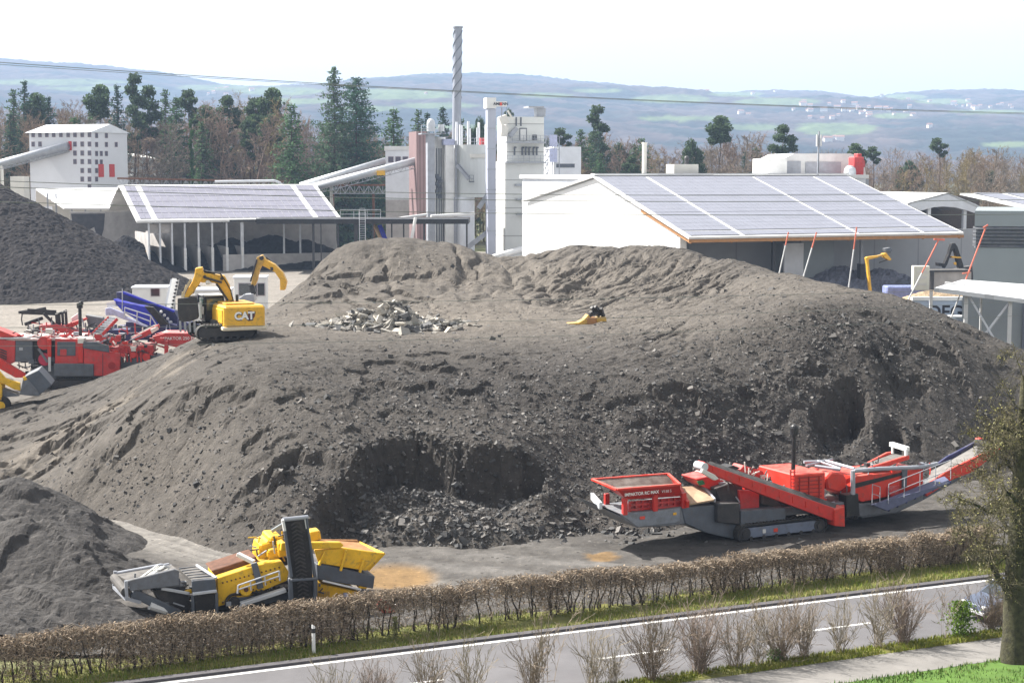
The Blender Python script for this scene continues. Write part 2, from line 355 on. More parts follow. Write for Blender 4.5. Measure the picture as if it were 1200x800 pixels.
cp(420, 405, 7.3); cp(500, 406, 7.2); cp(600, 408, 7.1); cp(680, 408, 7.0)           # rim of the bench
cp(400, 440, 6.7); cp(470, 450, 6.3); cp(560, 455, 6.1); cp(640, 455, 6.1); cp(400, 490, 5.3); cp(455, 512, 4.3); cp(540, 514, 4.3); cp(620, 516, 4.3); cp(400, 560, 3.0); cp(380, 600, 1.8)
cpd(400, 388, 116); cpd(500, 388, 117); cpd(600, 384, 118); cpd(700, 378, 121); cpd(440, 376, 123)
def cpf(px, py, base, tan_=0.60):                     # a spot on an even slope that rises from the foot row `base`
    f = gnd(px, base, 0); a, b, c = ray(px, py); k = (CAM_H + tan_ * f.y) / (tan_ * b - c); CP_.append((a * k, b * k, CAM_H + c * k))
for px, base, rows in ((640, 634, (580, 545)), (700, 627, (590, 560, 520, 485, 460)), (760, 627, (590, 550, 510, 480, 458)), (820, 614, (560, 520, 480, 452)), (880, 600, (560, 520, 480, 445)), (940, 593, (550, 510, 470, 430, 400, 370)), (1000, 585, (550, 510, 470, 430, 400, 375)), (1060, 576, (540, 500, 460, 420, 390)), (1120, 568, (530, 490, 450, 415)), (1200, 552, (520, 480, 445))):
    for r_ in rows: cpf(px, r_, base)
cp(1300, 490, 1.7)
cp(760, 405, 7.2); cp(840, 425, 6.7); cp(800, 392, 7.6); cp(880, 410, 7.2); cp(700, 440, 6.5); cp(780, 435, 6.6)
cp(930, 348, 9.9); cp(880, 362, 9.0); cp(860, 388, 8.2)
cpd(1050, 348, 119); cpd(1130, 384, 114); cpd(1200, 415, 112); cpd(1300, 462, 110); cpd(1000, 339, 124); cpd(920, 318, 136); cpd(850, 300, 146); cpd(800, 289, 152); cpd(760, 287, 156); cpd(700, 288, 160); cpd(650, 290, 162)
cpd(590, 306, 158); cpd(605, 304, 163); cpd(572, 298, 158); cpd(630, 297, 163); cpd(520, 283, 161); cpd(430, 284, 157); cpd(392, 289, 152); cpd(352, 322, 143); cpd(325, 365, 130)
cpd(450, 322, 146); cpd(540, 322, 148); cpd(620, 324, 149); cpd(450, 350, 136); cpd(560, 350, 138); cpd(660, 350, 139); cpd(380, 350, 132); cpd(400, 330, 143); cpd(700, 330, 145); cpd(760, 330, 144); cpd(760, 362, 131); cpd(840, 340, 136); cpd(700, 362, 131); cpd(600, 312, 155); cpd(820, 312, 147); cpd(880, 340, 130); cpd(800, 362, 127)
for X, Y in ((-22, 165), (-12, 176), (0, 180), (10, 178), (20, 172), (30, 160), (38, 148), (46, 138), (54, 132), (64, 128)): CP_.append((X, Y, 0.5)); CP_.append((X + 3, Y + 9, -2.5))
CP_ = np.array(CP_)
def rbf_fit(P, c):
    d = np.sqrt(((P[:, None, :2] - P[None, :, :2]) ** 2).sum(-1) + c * c)
    A = np.zeros((len(P) + 1, len(P) + 1)); A[:-1, :-1] = -d + np.eye(len(P)) * 0.35; A[-1, :-1] = 1; A[:-1, -1] = 1
    return np.linalg.solve(A, np.append(P[:, 2], 0))
_w = rbf_fit(CP_, 1.2)
def rbf_full(X, Y):
    out = np.full(X.shape, _w[-1])
    for (a, b, z), w in zip(CP_, _w[:-1]): out -= w * np.sqrt((X - a) ** 2 + (Y - b) ** 2 + 1.44)
    return out
_RX, _RY, _RS = -75.0, 60.0, 0.6                      # the smooth surface, tabulated
_RG = rbf_full(*np.meshgrid(np.arange(_RX, 85, _RS), np.arange(_RY, 205, _RS)))
def rbf_eval(X, Y):
    u = np.clip((X - _RX) / _RS, 0, _RG.shape[1] - 1.01); v = np.clip((Y - _RY) / _RS, 0, _RG.shape[0] - 1.01)
    i = u.astype(int); j = v.astype(int); u = u - i; v = v - j
    return (_RG[j, i] * (1 - u) + _RG[j, i + 1] * u) * (1 - v) + (_RG[j + 1, i] * (1 - u) + _RG[j + 1, i + 1] * u) * v
def surf(px, py):
    """where the ray of a picture spot meets the smooth surface"""
    u, b, c = ray(px, py)
    for d in np.arange(74, 175, 0.15):
        k = d / b; z = CAM_H + c * k
        if z < 0 or rbf_eval(np.array([u * k]), np.array([d]))[0] > z: return (u * k, d, max(z, 0))
    return (u * k, d, 0)
def sf(*pts): return [surf(*p)[:2] for p in pts]
def poly_dist(X, Y, poly):
    """signed distance (inside positive) to a plan polygon"""
    ins = np.zeros(X.shape, bool); dm = np.full(X.shape, 1e9); n = len(poly)
    for i in range(n):
        (x0, y0), (x1, y1) = poly[i], poly[(i + 1) % n]
        dx, dy = x1 - x0, y1 - y0; t = np.clip(((X - x0) * dx + (Y - y0) * dy) / (dx * dx + dy * dy + 1e-9), 0, 1)
        dm = np.minimum(dm, np.hypot(X - x0 - t * dx, Y - y0 - t * dy))
        c = ((y0 > Y) != (y1 > Y)) & (X < (x1 - x0) * (Y - y0) / (y1 - y0 + 1e-12) + x0); ins ^= c
    return np.where(ins, dm, -dm)
def seg_dist(X, Y, pts):
    dm = np.full(X.shape, 1e9); al = np.zeros(X.shape); acc = 0
    for (x0, y0), (x1, y1) in zip(pts[:-1], pts[1:]):
        dx, dy = x1 - x0, y1 - y0; L = math.hypot(dx, dy); t = np.clip(((X - x0) * dx + (Y - y0) * dy) / (L * L + 1e-9), 0, 1)
        d = np.hypot(X - x0 - t * dx, Y - y0 - t * dy); c = d < dm; dm = np.where(c, d, dm); al = np.where(c, acc + t * L, al); acc += L
    return dm, al
def vproj(X, Y, Z):                                   # where a point lies in the photograph (to place real colour patches)
    dy = Y * CP - (Z - CAM_H) * SP; vz = (Z - CAM_H) * CP + Y * SP
    return 600 + FPX * X / dy, 400 - FPX * vz / dy
def g2(px, py, z): v = gnd(px, py, z); return (v.x, v.y)
def patch(PX, PY, cx, cy_, rx, ry): return np.exp(-((PX - cx) / rx) ** 2 - ((PY - cy_) / ry) ** 2)
CAVES = [  # lip outline in plan, the picture spot of the foot, fall of the floor towards the viewer
    (sf((350, 604), (375, 565), (418, 540), (455, 521), (500, 515), (545, 518), (592, 513), (622, 522), (652, 550)) + [g2(636, 590, 2.0), g2(610, 648, 0), g2(500, 660, 0), g2(370, 660, 0)], (500, 638), 0.24),
    (sf((944, 478), (962, 455), (1000, 448), (1018, 468), (1026, 492), (1012, 520), (1000, 545), (955, 535)), (985, 540), 0.10),
    (sf((1020, 500), (1040, 488), (1063, 503), (1066, 535), (1030, 545)), (1050, 545), 0.15),
    (sf((925, 437), (945, 425), (978, 434), (968, 446), (930, 446)), (950, 448), 0.15),
    (sf((318, 541), (335, 520), (362, 513), (352, 537), (330, 553)), (335, 566), 0.15),
    (sf((285, 587), (305, 562), (333, 552), (325, 572), (300, 594)), (305, 605), 0.15),
    (sf((735, 366), (745, 348), (756, 342), (754, 360), (740, 372)), (740, 372), 0.1),
    (sf((690, 470), (720, 460), (760, 453), (800, 453), (850, 441), (872, 450), (850, 466), (800, 470), (760, 470), (700, 480)), (780, 482), 0.30),
    (sf((700, 398), (740, 404), (800, 408), (852, 420), (845, 431), (790, 424), (730, 418)), (780, 432), 0.25),
    (sf((378, 330), (386, 319), (396, 318), (392, 332)), (386, 336), 0.2), (sf((455, 344), (470, 338), (484, 342), (478, 356)), (470, 358), 0.2),
    (sf((200, 470), (220, 455), (235, 452), (215, 474)), (212, 480), 0.2), (sf((430, 495), (445, 480), (470, 478), (460, 494)), (450, 500), 0.2),
    (sf((768, 360), (774, 349), (782, 350), (778, 362)), (772, 364), 0.1),
]
CAVES = [(p, surf(*f), k) for p, f, k in CAVES]
def pile_height(X, Y):
    Z = rbf_eval(X, Y)
    base = Z.copy()
    act = sst(-0.6, 1.2, Z)
    Z = Z + act * (0.34 * fbm(X * 0.14, Y * 0.14, 3, 1) + 0.15 * fbm(X * 0.5, Y * 0.5, 3, 4, 0.5))
    PX, PY = vproj(X, Y, Z)
    # gullies running down the upper right ridge
    a = R(52); gx = X * math.cos(a) + Y * math.sin(a); gy = -X * math.sin(a) + Y * math.cos(a)
    wx = 1.6 * fbm(X * 0.18, Y * 0.18, 3, 15); rid = 1 - np.abs(fbm(gy * 0.62 + wx, gx * 0.13 + 0.5 * wx, 4, 9)) * 2
    m = np.clip(patch(PX, PY, 735, 325, 115, 40) + 0.6 * patch(PX, PY, 780, 410, 70, 22) + 0.35 * patch(PX, PY, 880, 470, 90, 50), 0, 1)
    rid = np.clip((rid - 0.35) / 0.65, 0, 1) ** 1.6; rd2 = 1 - np.abs(fbm(gy * 1.5 + wx, gx * 0.3, 3, 29)) * 2
    Z = Z - m * 0.22 * np.clip((rd2 - 0.3) / 0.7, 0, 1) - m * 1.0 * rid * (0.5 + 0.5 * sst(-0.3, 0.3, fbm(X * 0.12, Y * 0.12, 2, 18))) + 0.25 * m
    m2 = np.clip(patch(PX, PY, 560, 318, 150, 40), 0, 1); rid2 = 1 - np.abs(fbm(X * 0.35, Y * 0.10, 3, 12)) * 2
    Z = Z - m2 * 0.6 * np.clip((rid2 - 0.4) / 0.6, 0, 1) ** 1.5
    # slumped little scarps on the left flank and right face
    for sx, sy, rx, ry, am, sd_ in ((330, 550, 90, 60, 0.55, 20), (1040, 450, 120, 90, 0.55, 21), (850, 470, 160, 40, 0.5, 22), (520, 445, 150, 40, 0.35, 23), (120, 510, 130, 50, 0.45, 24), (60, 520, 120, 40, 0.5, 26), (260, 480, 120, 60, 0.35, 27), (430, 330, 120, 30, 0.45, 28)):
        n = fbm(X * 0.45, Y * 0.45, 4, sd_); Z = Z - am * patch(PX, PY, sx, sy, rx, ry) * sst(0.12, 0.22, n)
    # dug faces
    wob = 1.3 * fbm(X * 0.38, Y * 0.45, 5, 31, 0.6)
    wob2 = 0.35 * fbm(X * 1.7, Y * 1.7, 4, 35, 0.6)
    for ci, (poly, (fx, fy, fz), sl_) in enumerate(CAVES):
        d = poly_dist(X, Y, poly) + (wob if ci == 0 else 0.2 * wob) + wob2 * (1 if ci < 2 else 0.5)
        fl = np.maximum(fz + np.maximum(Y - fy, 0) * sl_ + 0.4 * fbm(X * 0.8, Y * 0.8, 4, 33), 0.05)
        Z = np.where(d > 0, np.minimum(Z, Z + (fl - Z) * sst(0.0, 0.95 if ci < 2 else 0.5, d)), Z)
    # debris fans in the big cut
    for px, py, h, rx, ry in ((470, 612, 1.15, 2.2, 2.2), (505, 622, 0.9, 2.0, 1.8), (555, 628, 0.7, 2.2, 1.4), (430, 615, 0.8, 1.6, 1.6), (640, 612, 0.8, 1.8, 1.5), (590, 625, 0.5, 1.5, 1.2), (1010, 535, 0.8, 1.4, 1.6)):
        v = gnd(px, py, 0.5); Z = Z + h * np.exp(-((X - v.x) / rx) ** 2 - ((Y - v.y) / ry) ** 2) * (0.9 + 0.5 * fbm(X * 1.3, Y * 1.3, 3, 41))
    # haul ramp: smooth wheel ruts
    rp = [g2(10, 545, 0.9), g2(100, 490, 2.8), g2(170, 450, 4.85), g2(238, 405, 6.8)]
    d, al = seg_dist(X, Y, rp); ru = sst(4.0, 1.0, d); Z = Z - ru * 0.14 * (np.cos(d * 3.0) + 1) - ru * 0.12 * fbm(d * 2.5, al * 0.15, 3, 51)
    # clods
    cl = fbm(X * 1.7, Y * 1.7, 4, 61, 0.6); fine = fbm(X * 3.1, Y * 3.1, 2, 66, 0.6)
    rough = np.clip(0.35 + 0.75 * patch(PX, PY, 560, 460, 200, 50) + 0.85 * patch(PX, PY, 830, 520, 170, 90) + 0.8 * patch(PX, PY, 1000, 400, 130, 60) + 0.9 * patch(PX, PY, 500, 590, 140, 60) - 0.25 * ru, 0.12, 1.15)
    Z = Z + act * rough * (0.085 * cl + 0.075 * fine)
    return Z, PX, PY, ru, rough
def pile_z(x, y):
    z = pile_height(np.array([[float(x)]]), np.array([[float(y)]]))[0]; return float(z[0, 0])
_xs = np.arange(-66, 66, 0.165)
_ys = [70.0]
while _ys[-1] < 192: _ys.append(_ys[-1] + 0.13 + 0.13 * sst(95, 180, _ys[-1]))
GX, GY = np.meshgrid(_xs, np.array(_ys))
GZ, PX, PY, RU, RGH = pile_height(GX, GY)
# real colour: dry trodden beige flats, dark coarse millings, grey fines
t_dry = np.clip(0.8 * patch(PX, PY, 520, 375, 300, 26) + 1.5 * RU * sst(-0.25, 0.15, fbm(GX * 0.5, GY * 0.5, 3, 71)) + 0.75 * patch(PX, PY, 720, 325, 160, 40) + 0.55 * patch(PX, PY, 480, 315, 150, 45) + 0.5 * patch(PX, PY, 960, 335, 110, 18) + 0.3 * patch(PX, PY, 150, 540, 160, 60), 0, 1)
t_dark = np.clip(0.8 * patch(PX, PY, 830, 520, 210, 80) + 0.7 * patch(PX, PY, 560, 450, 170, 40) + 0.7 * patch(PX, PY, 1000, 400, 110, 50) + 0.8 * patch(PX, PY, 500, 560, 150, 45) + 0.4 * patch(PX, PY, 1120, 500, 140, 80), 0, 1)
v = 0.5 * fbm(GX * 0.12, GY * 0.12, 3, 81) + 0.35 * fbm(GX * 2.2, GY * 2.2, 3, 85)
t_dry = np.clip(t_dry + 0.30 * v, 0, 1); t_dark = np.clip(t_dark + 0.25 * v - 0.2 * t_dry, 0, 1)
base = np.array([0.106, 0.096, 0.086]); dry = np.array([0.190, 0.168, 0.143]); drk = np.array([0.049, 0.045, 0.043])
TONE = base + (dry - base) * t_dry[..., None]; TONE = TONE + (drk - TONE) * (t_dark * 0.9)[..., None]
orange = (patch(PX, PY, 705, 650, 16, 8) * sst(0, 0.3, fbm(GX, GY, 3, 88)))[..., None]
TONE = TONE * (1 - orange) + np.array([0.28, 0.17, 0.06]) * orange
low = GZ < -0.12
keep = ~(low[:-1, :-1] & low[1:, 1:] & low[:-1, 1:] & low[1:, :-1])
def gravel_mat(name, bump=0.05, bscale=5.0):
    if name in MATS: return MATS[name]
    m = mat(name, (0.95, 0.95, 0.95), 0.95, var=0.42, scale=1.6, attr='tone', spec=0.15, bump=bump, bscale=bscale)
    nt = m.node_tree; N = nt.nodes; L = nt.links; b = N['Principled BSDF']; src = b.inputs['Base Color'].links[0].from_socket
    tc = N.new('ShaderNodeTexCoord')
    for sc, cut, col, hi in ((5.5, 0.93, (1.4, 1.36, 1.3), True), (4.5, 0.94, (0.5, 0.5, 0.5), False), (11.0, 0.80, (1.3, 1.28, 1.25), False)):
        vo = N.new('ShaderNodeTexVoronoi'); vo.inputs['Scale'].default_value = sc; L.new(tc.outputs['Object'], vo.inputs['Vector'])
        sp = N.new('ShaderNodeSeparateColor'); L.new(vo.outputs['Color'], sp.inputs[0])
        gt = N.new('ShaderNodeMath'); gt.operation = 'GREATER_THAN'; gt.inputs[1].default_value = cut; L.new(sp.outputs[0], gt.inputs[0])
        ds = N.new('ShaderNodeMath'); ds.operation = 'LESS_THAN'; ds.inputs[1].default_value = 0.34; L.new(vo.outputs['Distance'], ds.inputs[0])
        mu = N.new('ShaderNodeMath'); mu.operation = 'MULTIPLY'; L.new(gt.outputs[0], mu.inputs[0]); L.new(ds.outputs[0], mu.inputs[1])
        mx = N.new('ShaderNodeMix'); mx.data_type = 'RGBA'; mx.blend_type = 'MULTIPLY'; mx.inputs[7].default_value = (*col, 1)
        L.new(mu.outputs[0], mx.inputs[0]); L.new(src, mx.inputs[6]); src = mx.outputs[2]
    L.new(src, b.inputs['Base Color'])
    return m
pile = link('gravel_pile', npmesh('gravel_pile', np.stack([GX, GY, GZ], -1).reshape(-1, 3), grid_faces(len(_ys), len(_xs), keep), False, {'tone': TONE.reshape(-1, 3)}), gravel_mat('millings', 0.16, 5.0))
tag(pile, 'huge grey brown gravel pile with benches and dug faces across the middle', 'gravel pile')
del GX, GY, GZ, PX, PY, RGH, TONE, t_dry, t_dark, v, RU

# ------------------------------------------------------------------ yard sheet in front of and behind the pile
def yard_part(name, x0, x1, y0, y1, st, kind='structure'):
    xs = np.arange(x0, x1 + st, st); ys = np.arange(y0, y1 + st, st); X, Y = np.meshgrid(xs, ys)
    PX, PY = vproj(X, Y, np.zeros_like(X))
    # front road curving round the foot of the pile
    rp = [g2(-60, 560, 0), g2(60, 590, 0), g2(150, 617, 0), g2(240, 645, 0), g2(330, 668, 0), g2(470, 690, 0)]
    d, al = seg_dist(X, Y, rp); road = sst(3.2, 1.2, d)
    rut = fbm(d * 3.0, al * 0.08, 3, 101)
    n = fbm(X * 0.35, Y * 0.35, 4, 103); nf = fbm(X * 1.8, Y * 1.8, 4, 105)
    sw = np.sin((X * 0.35 + Y) * 2.2 + 3 * fbm(X * 0.08, Y * 0.2, 2, 107))
    open_ = np.clip(patch(PX, PY, 620, 665, 170, 22), 0, 1)
    Z = 0.03 + 0.10 * (n + 1) * (1 - road) + 0.05 * nf * (1 - 0.6 * road) + 0.07 * road * rut + 0.09 * open_ * sw * sst(-0.2, 0.3, n)
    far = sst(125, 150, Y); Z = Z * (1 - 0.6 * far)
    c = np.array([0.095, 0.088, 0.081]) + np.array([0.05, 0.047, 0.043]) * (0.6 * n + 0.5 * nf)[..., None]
    c = c + (np.array([0.24, 0.225, 0.205]) * (1 + 0.4 * rut[..., None]) - c) * (road * 0.85)[..., None]
    c = c + (np.array([0.215, 0.203, 0.19]) - c) * (open_ * 0.6 * (0.6 + 0.4 * sw))[..., None]
    mud = sst(0.35, 0.7, patch(PX, PY, 462, 679, 60, 17) + 0.12 * n); c = c + (np.array([0.24, 0.155, 0.075]) - c) * mud[..., None]; Z = Z * (1 - 0.8 * mud)
    mud2 = sst(0.55, 0.8, patch(PX, PY, 705, 655, 30, 10) + 0.25 * nf); c = c + (np.array([0.24, 0.15, 0.065]) - c) * (0.8 * mud2)[..., None]
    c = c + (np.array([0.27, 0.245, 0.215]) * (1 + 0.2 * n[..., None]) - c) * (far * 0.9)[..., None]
    hed = sst(-1.0, -4.6, (X - RO.x) * NN.x + (Y - RO.y) * NN.y)
    Z = Z * hed - 0.02 * (1 - hed)
    o = link(name, npmesh(name, np.stack([X, Y, Z], -1).reshape(-1, 3), grid_faces(len(ys), len(xs)), False, {'tone': c.reshape(-1, 3)}), gravel_mat('yard_gravel', 0.03, 7.0))
    return tag(o, kind=kind)
yard_part('yard', -45, 45, 62, 100, 0.2)
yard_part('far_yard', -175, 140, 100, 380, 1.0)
# ------------------------------------------------------------------ smaller heaps
def heap(name, label, poly_fn, x0, x1, y0, y1, st, tone, seed, matname, rough=0.12, cat='gravel pile'):
    xs = np.arange(x0, x1, st); ys = np.arange(y0, y1, st); X, Y = np.meshgrid(xs, ys); Z = poly_fn(X, Y)
    act = sst(-0.5, 0.8, Z)
    Z = Z + act * (0.25 * fbm(X * 0.3, Y * 0.3, 3, seed) + rough * fbm(X * 1.4, Y * 1.4, 4, seed + 3, 0.6) + 0.5 * rough * fbm(X * 4, Y * 4, 2, seed + 5))
    low = Z < -0.1; keep = ~(low[:-1, :-1] & low[1:, 1:] & low[:-1, 1:] & low[1:, :-1])
    v = 1 + 0.25 * fbm(X * 0.3, Y * 0.3, 4, seed + 7) + 0.15 * fbm(X * 2, Y * 2, 3, seed + 8)
    t = np.array(tone) * v[..., None]
    return tag(link(name, npmesh(name, np.stack([X, Y, Z], -1).reshape(-1, 3), grid_faces(len(ys), len(xs), keep), False, {'tone': t.reshape(-1, 3)}), gravel_mat(matname, 0.13, 6.0)), label, cat)
def cone_heap(peaks, tan_=0.62, round_=1.2):
    def f(X, Y):
        z = np.full(X.shape, -9.0)
        for (x, y, h, ex, ey) in peaks:
            r = np.sqrt(((X - x) / ex) ** 2 + ((Y - y) / ey) ** 2 + round_ ** 2) - round_
            z = np.maximum(z, h - tan_ * r)
        return z
    return f
a = gnd(15, 573, 2.9); b = gnd(-90, 590, 3.2); c = gnd(70, 640, 1.8); e = gnd(30, 615, 2.6); f2_ = gnd(35, 692, 1.5); f3_ = gnd(-60, 690, 2.0)
def fh(X, Y):
    f = cone_heap([(a.x, a.y, 3.35, 1.05, 1.0), (b.x, b.y, 3.7, 1.5, 1.1), (c.x, c.y, 2.2, 1.1, 0.95), (e.x, e.y, 2.9, 1.2, 1.0), (f2_.x, f2_.y, 1.75, 1.5, 1.0), (f3_.x, f3_.y, 2.3, 1.5, 1.0)], 0.66, 1.0)(X, Y)
    dn = gnd(8, 597, 2.7); f = f - 0.7 * np.exp(-((X - dn.x) / 1.1) ** 2 - ((Y - dn.y) / 0.5) ** 2)
    s = sst(-0.05, 0.12, fbm(X * 0.4, Y * 0.4, 4, 213)); return f - 0.25 * s * sst(0.2, 1, f)
heap('gravel_heap', 'rounded grey gravel heap at the left edge behind the hedge', fh, -40, -10, 62, 95, 0.14, (0.098, 0.092, 0.088), 210, 'fines_gravel')
a = at(-60, 205, 255); b = at(40, 270, 247); c = at(-20, 232, 250)
heap('dark_millings_heap', 'tall blackish heap of asphalt millings at the left edge', cone_heap([(a.x, a.y, a.z + 1.5, 1.25, 0.95), (c.x, c.y, c.z, 1.1, 1), (b.x - 5, b.y, b.z + 0.6, 1.05, 0.9), (at(55, 300, 246).x, 246, at(85, 300, 246).z, 1.0, 0.9)], 0.66, 1.5), -125, -45, 215, 290, 0.28, (0.050, 0.045, 0.045), 220, 'black_millings', 0.26)

# ------------------------------------------------------------------ stones
def stones(name, pts, sizes, tones, seed, label, flat=0.75):
    r = np.random.RandomState(seed); n = len(pts); pts = np.asarray(pts); sizes = np.asarray(sizes)
    cube = np.array([(x, y, z) for z in (-1, 1) for y in (-1, 1) for x in (-1, 1)], float)
    q = np.array([(0, 2, 3, 1), (4, 5, 7, 6), (0, 1, 5, 4), (2, 6, 7, 3), (0, 4, 6, 2), (1, 3, 7, 5)])
    V = np.repeat(cube[None], n, 0) * (0.62 + 0.55 * r.rand(n, 8, 3)); V[:, :4, :2] *= 0.8
    V *= np.stack([0.7 + 0.8 * r.rand(n), 0.6 + 0.6 * r.rand(n), flat * (0.5 + 0.7 * r.rand(n))], -1)[:, None]
    a, b_, c_ = r.uniform(0, 6.28, n), r.normal(0, 0.5, n), r.normal(0, 0.5, n)
    def rot(V, ang, i, j):
        ca, sa = np.cos(ang)[:, None], np.sin(ang)[:, None]; x, y = V[..., i].copy(), V[..., j].copy()
        V[..., i] = x * ca - y * sa; V[..., j] = x * sa + y * ca
    rot(V, b_, 0, 2); rot(V, c_, 1, 2); rot(V, a, 0, 1)
    V = V * (sizes * 0.5)[:, None, None] + pts[:, None, :]
    F = (q[None] + 8 * np.arange(n)[:, None, None]).reshape(-1, 4)
    cl = np.asarray(tones)[r.randint(0, len(tones), n)] * (0.7 + 0.6 * r.rand(n, 1)); cl = np.repeat(cl, 8, 0)
    return tag(link(name, npmesh(name, V.reshape(-1, 3), F, False, {'tone': cl}), mat('stone', (0.97, 0.97, 0.97), 0.9, var=0.2, scale=5, attr='tone', spec=0.2)), label, 'stones', kind='stuff')
rs = np.random.RandomState(11)
def on_pile(px, py, full=False):
    """points of the pile seen around the given picture spots: march along the ray"""
    px = np.asarray(px, float); py = np.asarray(py, float); u = (px - 600) / FPX; v = (400 - py) / FPX
    bx, by, bz = u, CP + v * SP, -SP + v * CP
    best = np.full(px.shape, np.nan)
    for d in np.arange(75, 170, 0.5) if not full else np.arange(75, 96, 0.25):
        k = d / by; z = CAM_H + bz * k; zp = np.maximum(pile_height(bx * k, np.full(px.shape, d))[0], 0.05) if full else rbf_eval(bx * k, np.full(px.shape, d)); hit = np.isnan(best) & (zp > z); best[hit] = d
    best = best - (0.25 if full else 0.5) * rs.rand(len(best)); k = best / by; X = bx * k; Y = best.copy(); ok = ~np.isnan(best); X = X[ok]; Y = Y[ok]
    Z = pile_height(X[None], Y[None])[0][0]; return np.stack([X, Y, Z], -1)
nst = 48000
px = rs.uniform(0, 1200, nst); py = rs.uniform(300, 640, nst)
wgt = 0.18 + 0.8 * patch(px, py, 560, 460, 180, 45) + 0.9 * patch(px, py, 820, 510, 170, 90) + 0.9 * patch(px, py, 1000, 400, 120, 60) + 1.0 * patch(px, py, 500, 570, 150, 70)
sel = rs.rand(nst) < wgt
P1 = on_pile(px[sel], py[sel])
stones('loose_stones', P1, np.clip(np.exp(rs.normal(-2.55, 0.5, len(P1))), 0.045, 0.5), [(0.115, 0.11, 0.105), (0.085, 0.083, 0.082), (0.17, 0.16, 0.15), (0.06, 0.06, 0.06)], 12, 'loose stones strewn over the faces of the gravel pile')
px = np.concatenate([rs.normal(500, 45, 380), rs.normal(560, 50, 300), rs.normal(430, 30, 120), rs.normal(770, 60, 500), rs.normal(650, 40, 220), rs.uniform(390, 645, 260)])
py = np.concatenate([np.minimum(rs.normal(612, 16, 380), 640), np.minimum(rs.normal(624, 9, 300), 642), np.minimum(rs.normal(600, 16, 120), 640), np.minimum(rs.normal(630, 5, 500), 640), rs.normal(622, 8, 220), rs.uniform(525, 610, 260)])
pts = on_pile(px, py, True); pts[:, 2] = np.maximum(pts[:, 2], 0.06)
stones('broken_asphalt', pts, np.clip(np.exp(rs.normal(-2.2, 0.55, len(pts))), 0.06, 0.42), [(0.12, 0.115, 0.11), (0.18, 0.17, 0.16), (0.08, 0.08, 0.08), (0.10, 0.10, 0.10)], 13, 'broken asphalt lumps at the foot of the dug face', 0.6)
# heap of broken concrete slabs on the bench
pts = []; szs = []
c0 = at(445, 382, 120)
for i in range(1700):
    x = rs.normal(0, 1.0); y = rs.normal(0, 1.0); h = max(0, 1.55 * (1 - 0.42 * math.hypot(x, y)) * (1 + 0.4 * math.sin(x * 4))) * rs.rand() ** 0.45
    X = c0.x + x * 2.0 + 0.5; Y = c0.y + y * 1.5; pts.append((X, Y, h)); szs.append(min(1.0, max(0.14, math.exp(rs.normal(-1.0, 0.5)))))
pts = np.array(pts); pts[:, 2] += pile_height(pts[None, :, 0], pts[None, :, 1])[0][0]
stones('concrete_rubble', pts, szs, [(0.42, 0.39, 0.34), (0.33, 0.31, 0.275), (0.22, 0.21, 0.195), (0.13, 0.13, 0.13)], 14, 'heap of broken concrete slabs on the pile beside the excavator', 0.35)

# ------------------------------------------------------------------ hills far behind
SKY_ = [(-400, 62), (-150, 66), (0, 67), (60, 71), (130, 75), (200, 84), (255, 95), (300, 99), (370, 97), (430, 90), (480, 86), (560, 83), (620, 86), (680, 93), (760, 100), (840, 106), (900, 103), (950, 104), (985, 109), (1015, 113), (1045, 107), (1100, 103), (1160, 102), (1210, 107), (1350, 112), (1600, 108)]
sx_ = np.array([p[0] for p in SKY_], float); sy_ = np.array([p[1] for p in SKY_], float)
def hills(name, Y0, Y1, ridge_fn, base, nx, ny, seed, tone_fn, xpad=1.1, front=0.0):
    ys = np.concatenate([np.linspace(Y0, Y1, ny), np.linspace(Y1, Y1 + (Y1 - Y0) * 0.5, ny // 3)[1:]])
    w = Y1 * 0.36 * xpad; xs = np.linspace(-w, w, nx); X, Y = np.meshgrid(xs, ys)
    top = ridge_fn(X / Y1 * FPX + 600) * Y1 / FPX
    t = np.clip((Y - Y0) / (Y1 - Y0), 0, 1); bk = np.clip((Y - Y1) / ((Y1 - Y0) * 0.5), 0, 1)
    prof = front + (1 - front) * (t ** 0.8) + 0.16 * np.sin(t * math.pi) * fbm(X / 500, Y / 380, 4, seed)
    Z = CAM_H + base + (top - base) * prof * (1 - 0.9 * bk * bk)
    canopy = (fbm(X / 26, Y / 26, 3, seed + 4, 0.7))
    Z = Z + 7.0 * canopy
    PX = 600 + FPX * X / Y; PY = 200 - FPX * (Z - CAM_H) / Y
    tone = tone_fn(X, Y, PX, PY, canopy)
    me = npmesh(name, np.stack([X, Y, Z], -1).reshape(-1, 3), grid_faces(len(ys), nx), True, {'tone': tone.reshape(-1, 3)})
    m = mat('hill_woods', (0.95, 0.95, 0.95), 0.95, var=0.35, scale=0.02, attr='tone', spec=0.1)
    return tag(link(name, me, m), kind='structure'), X, Y, Z, PX, PY
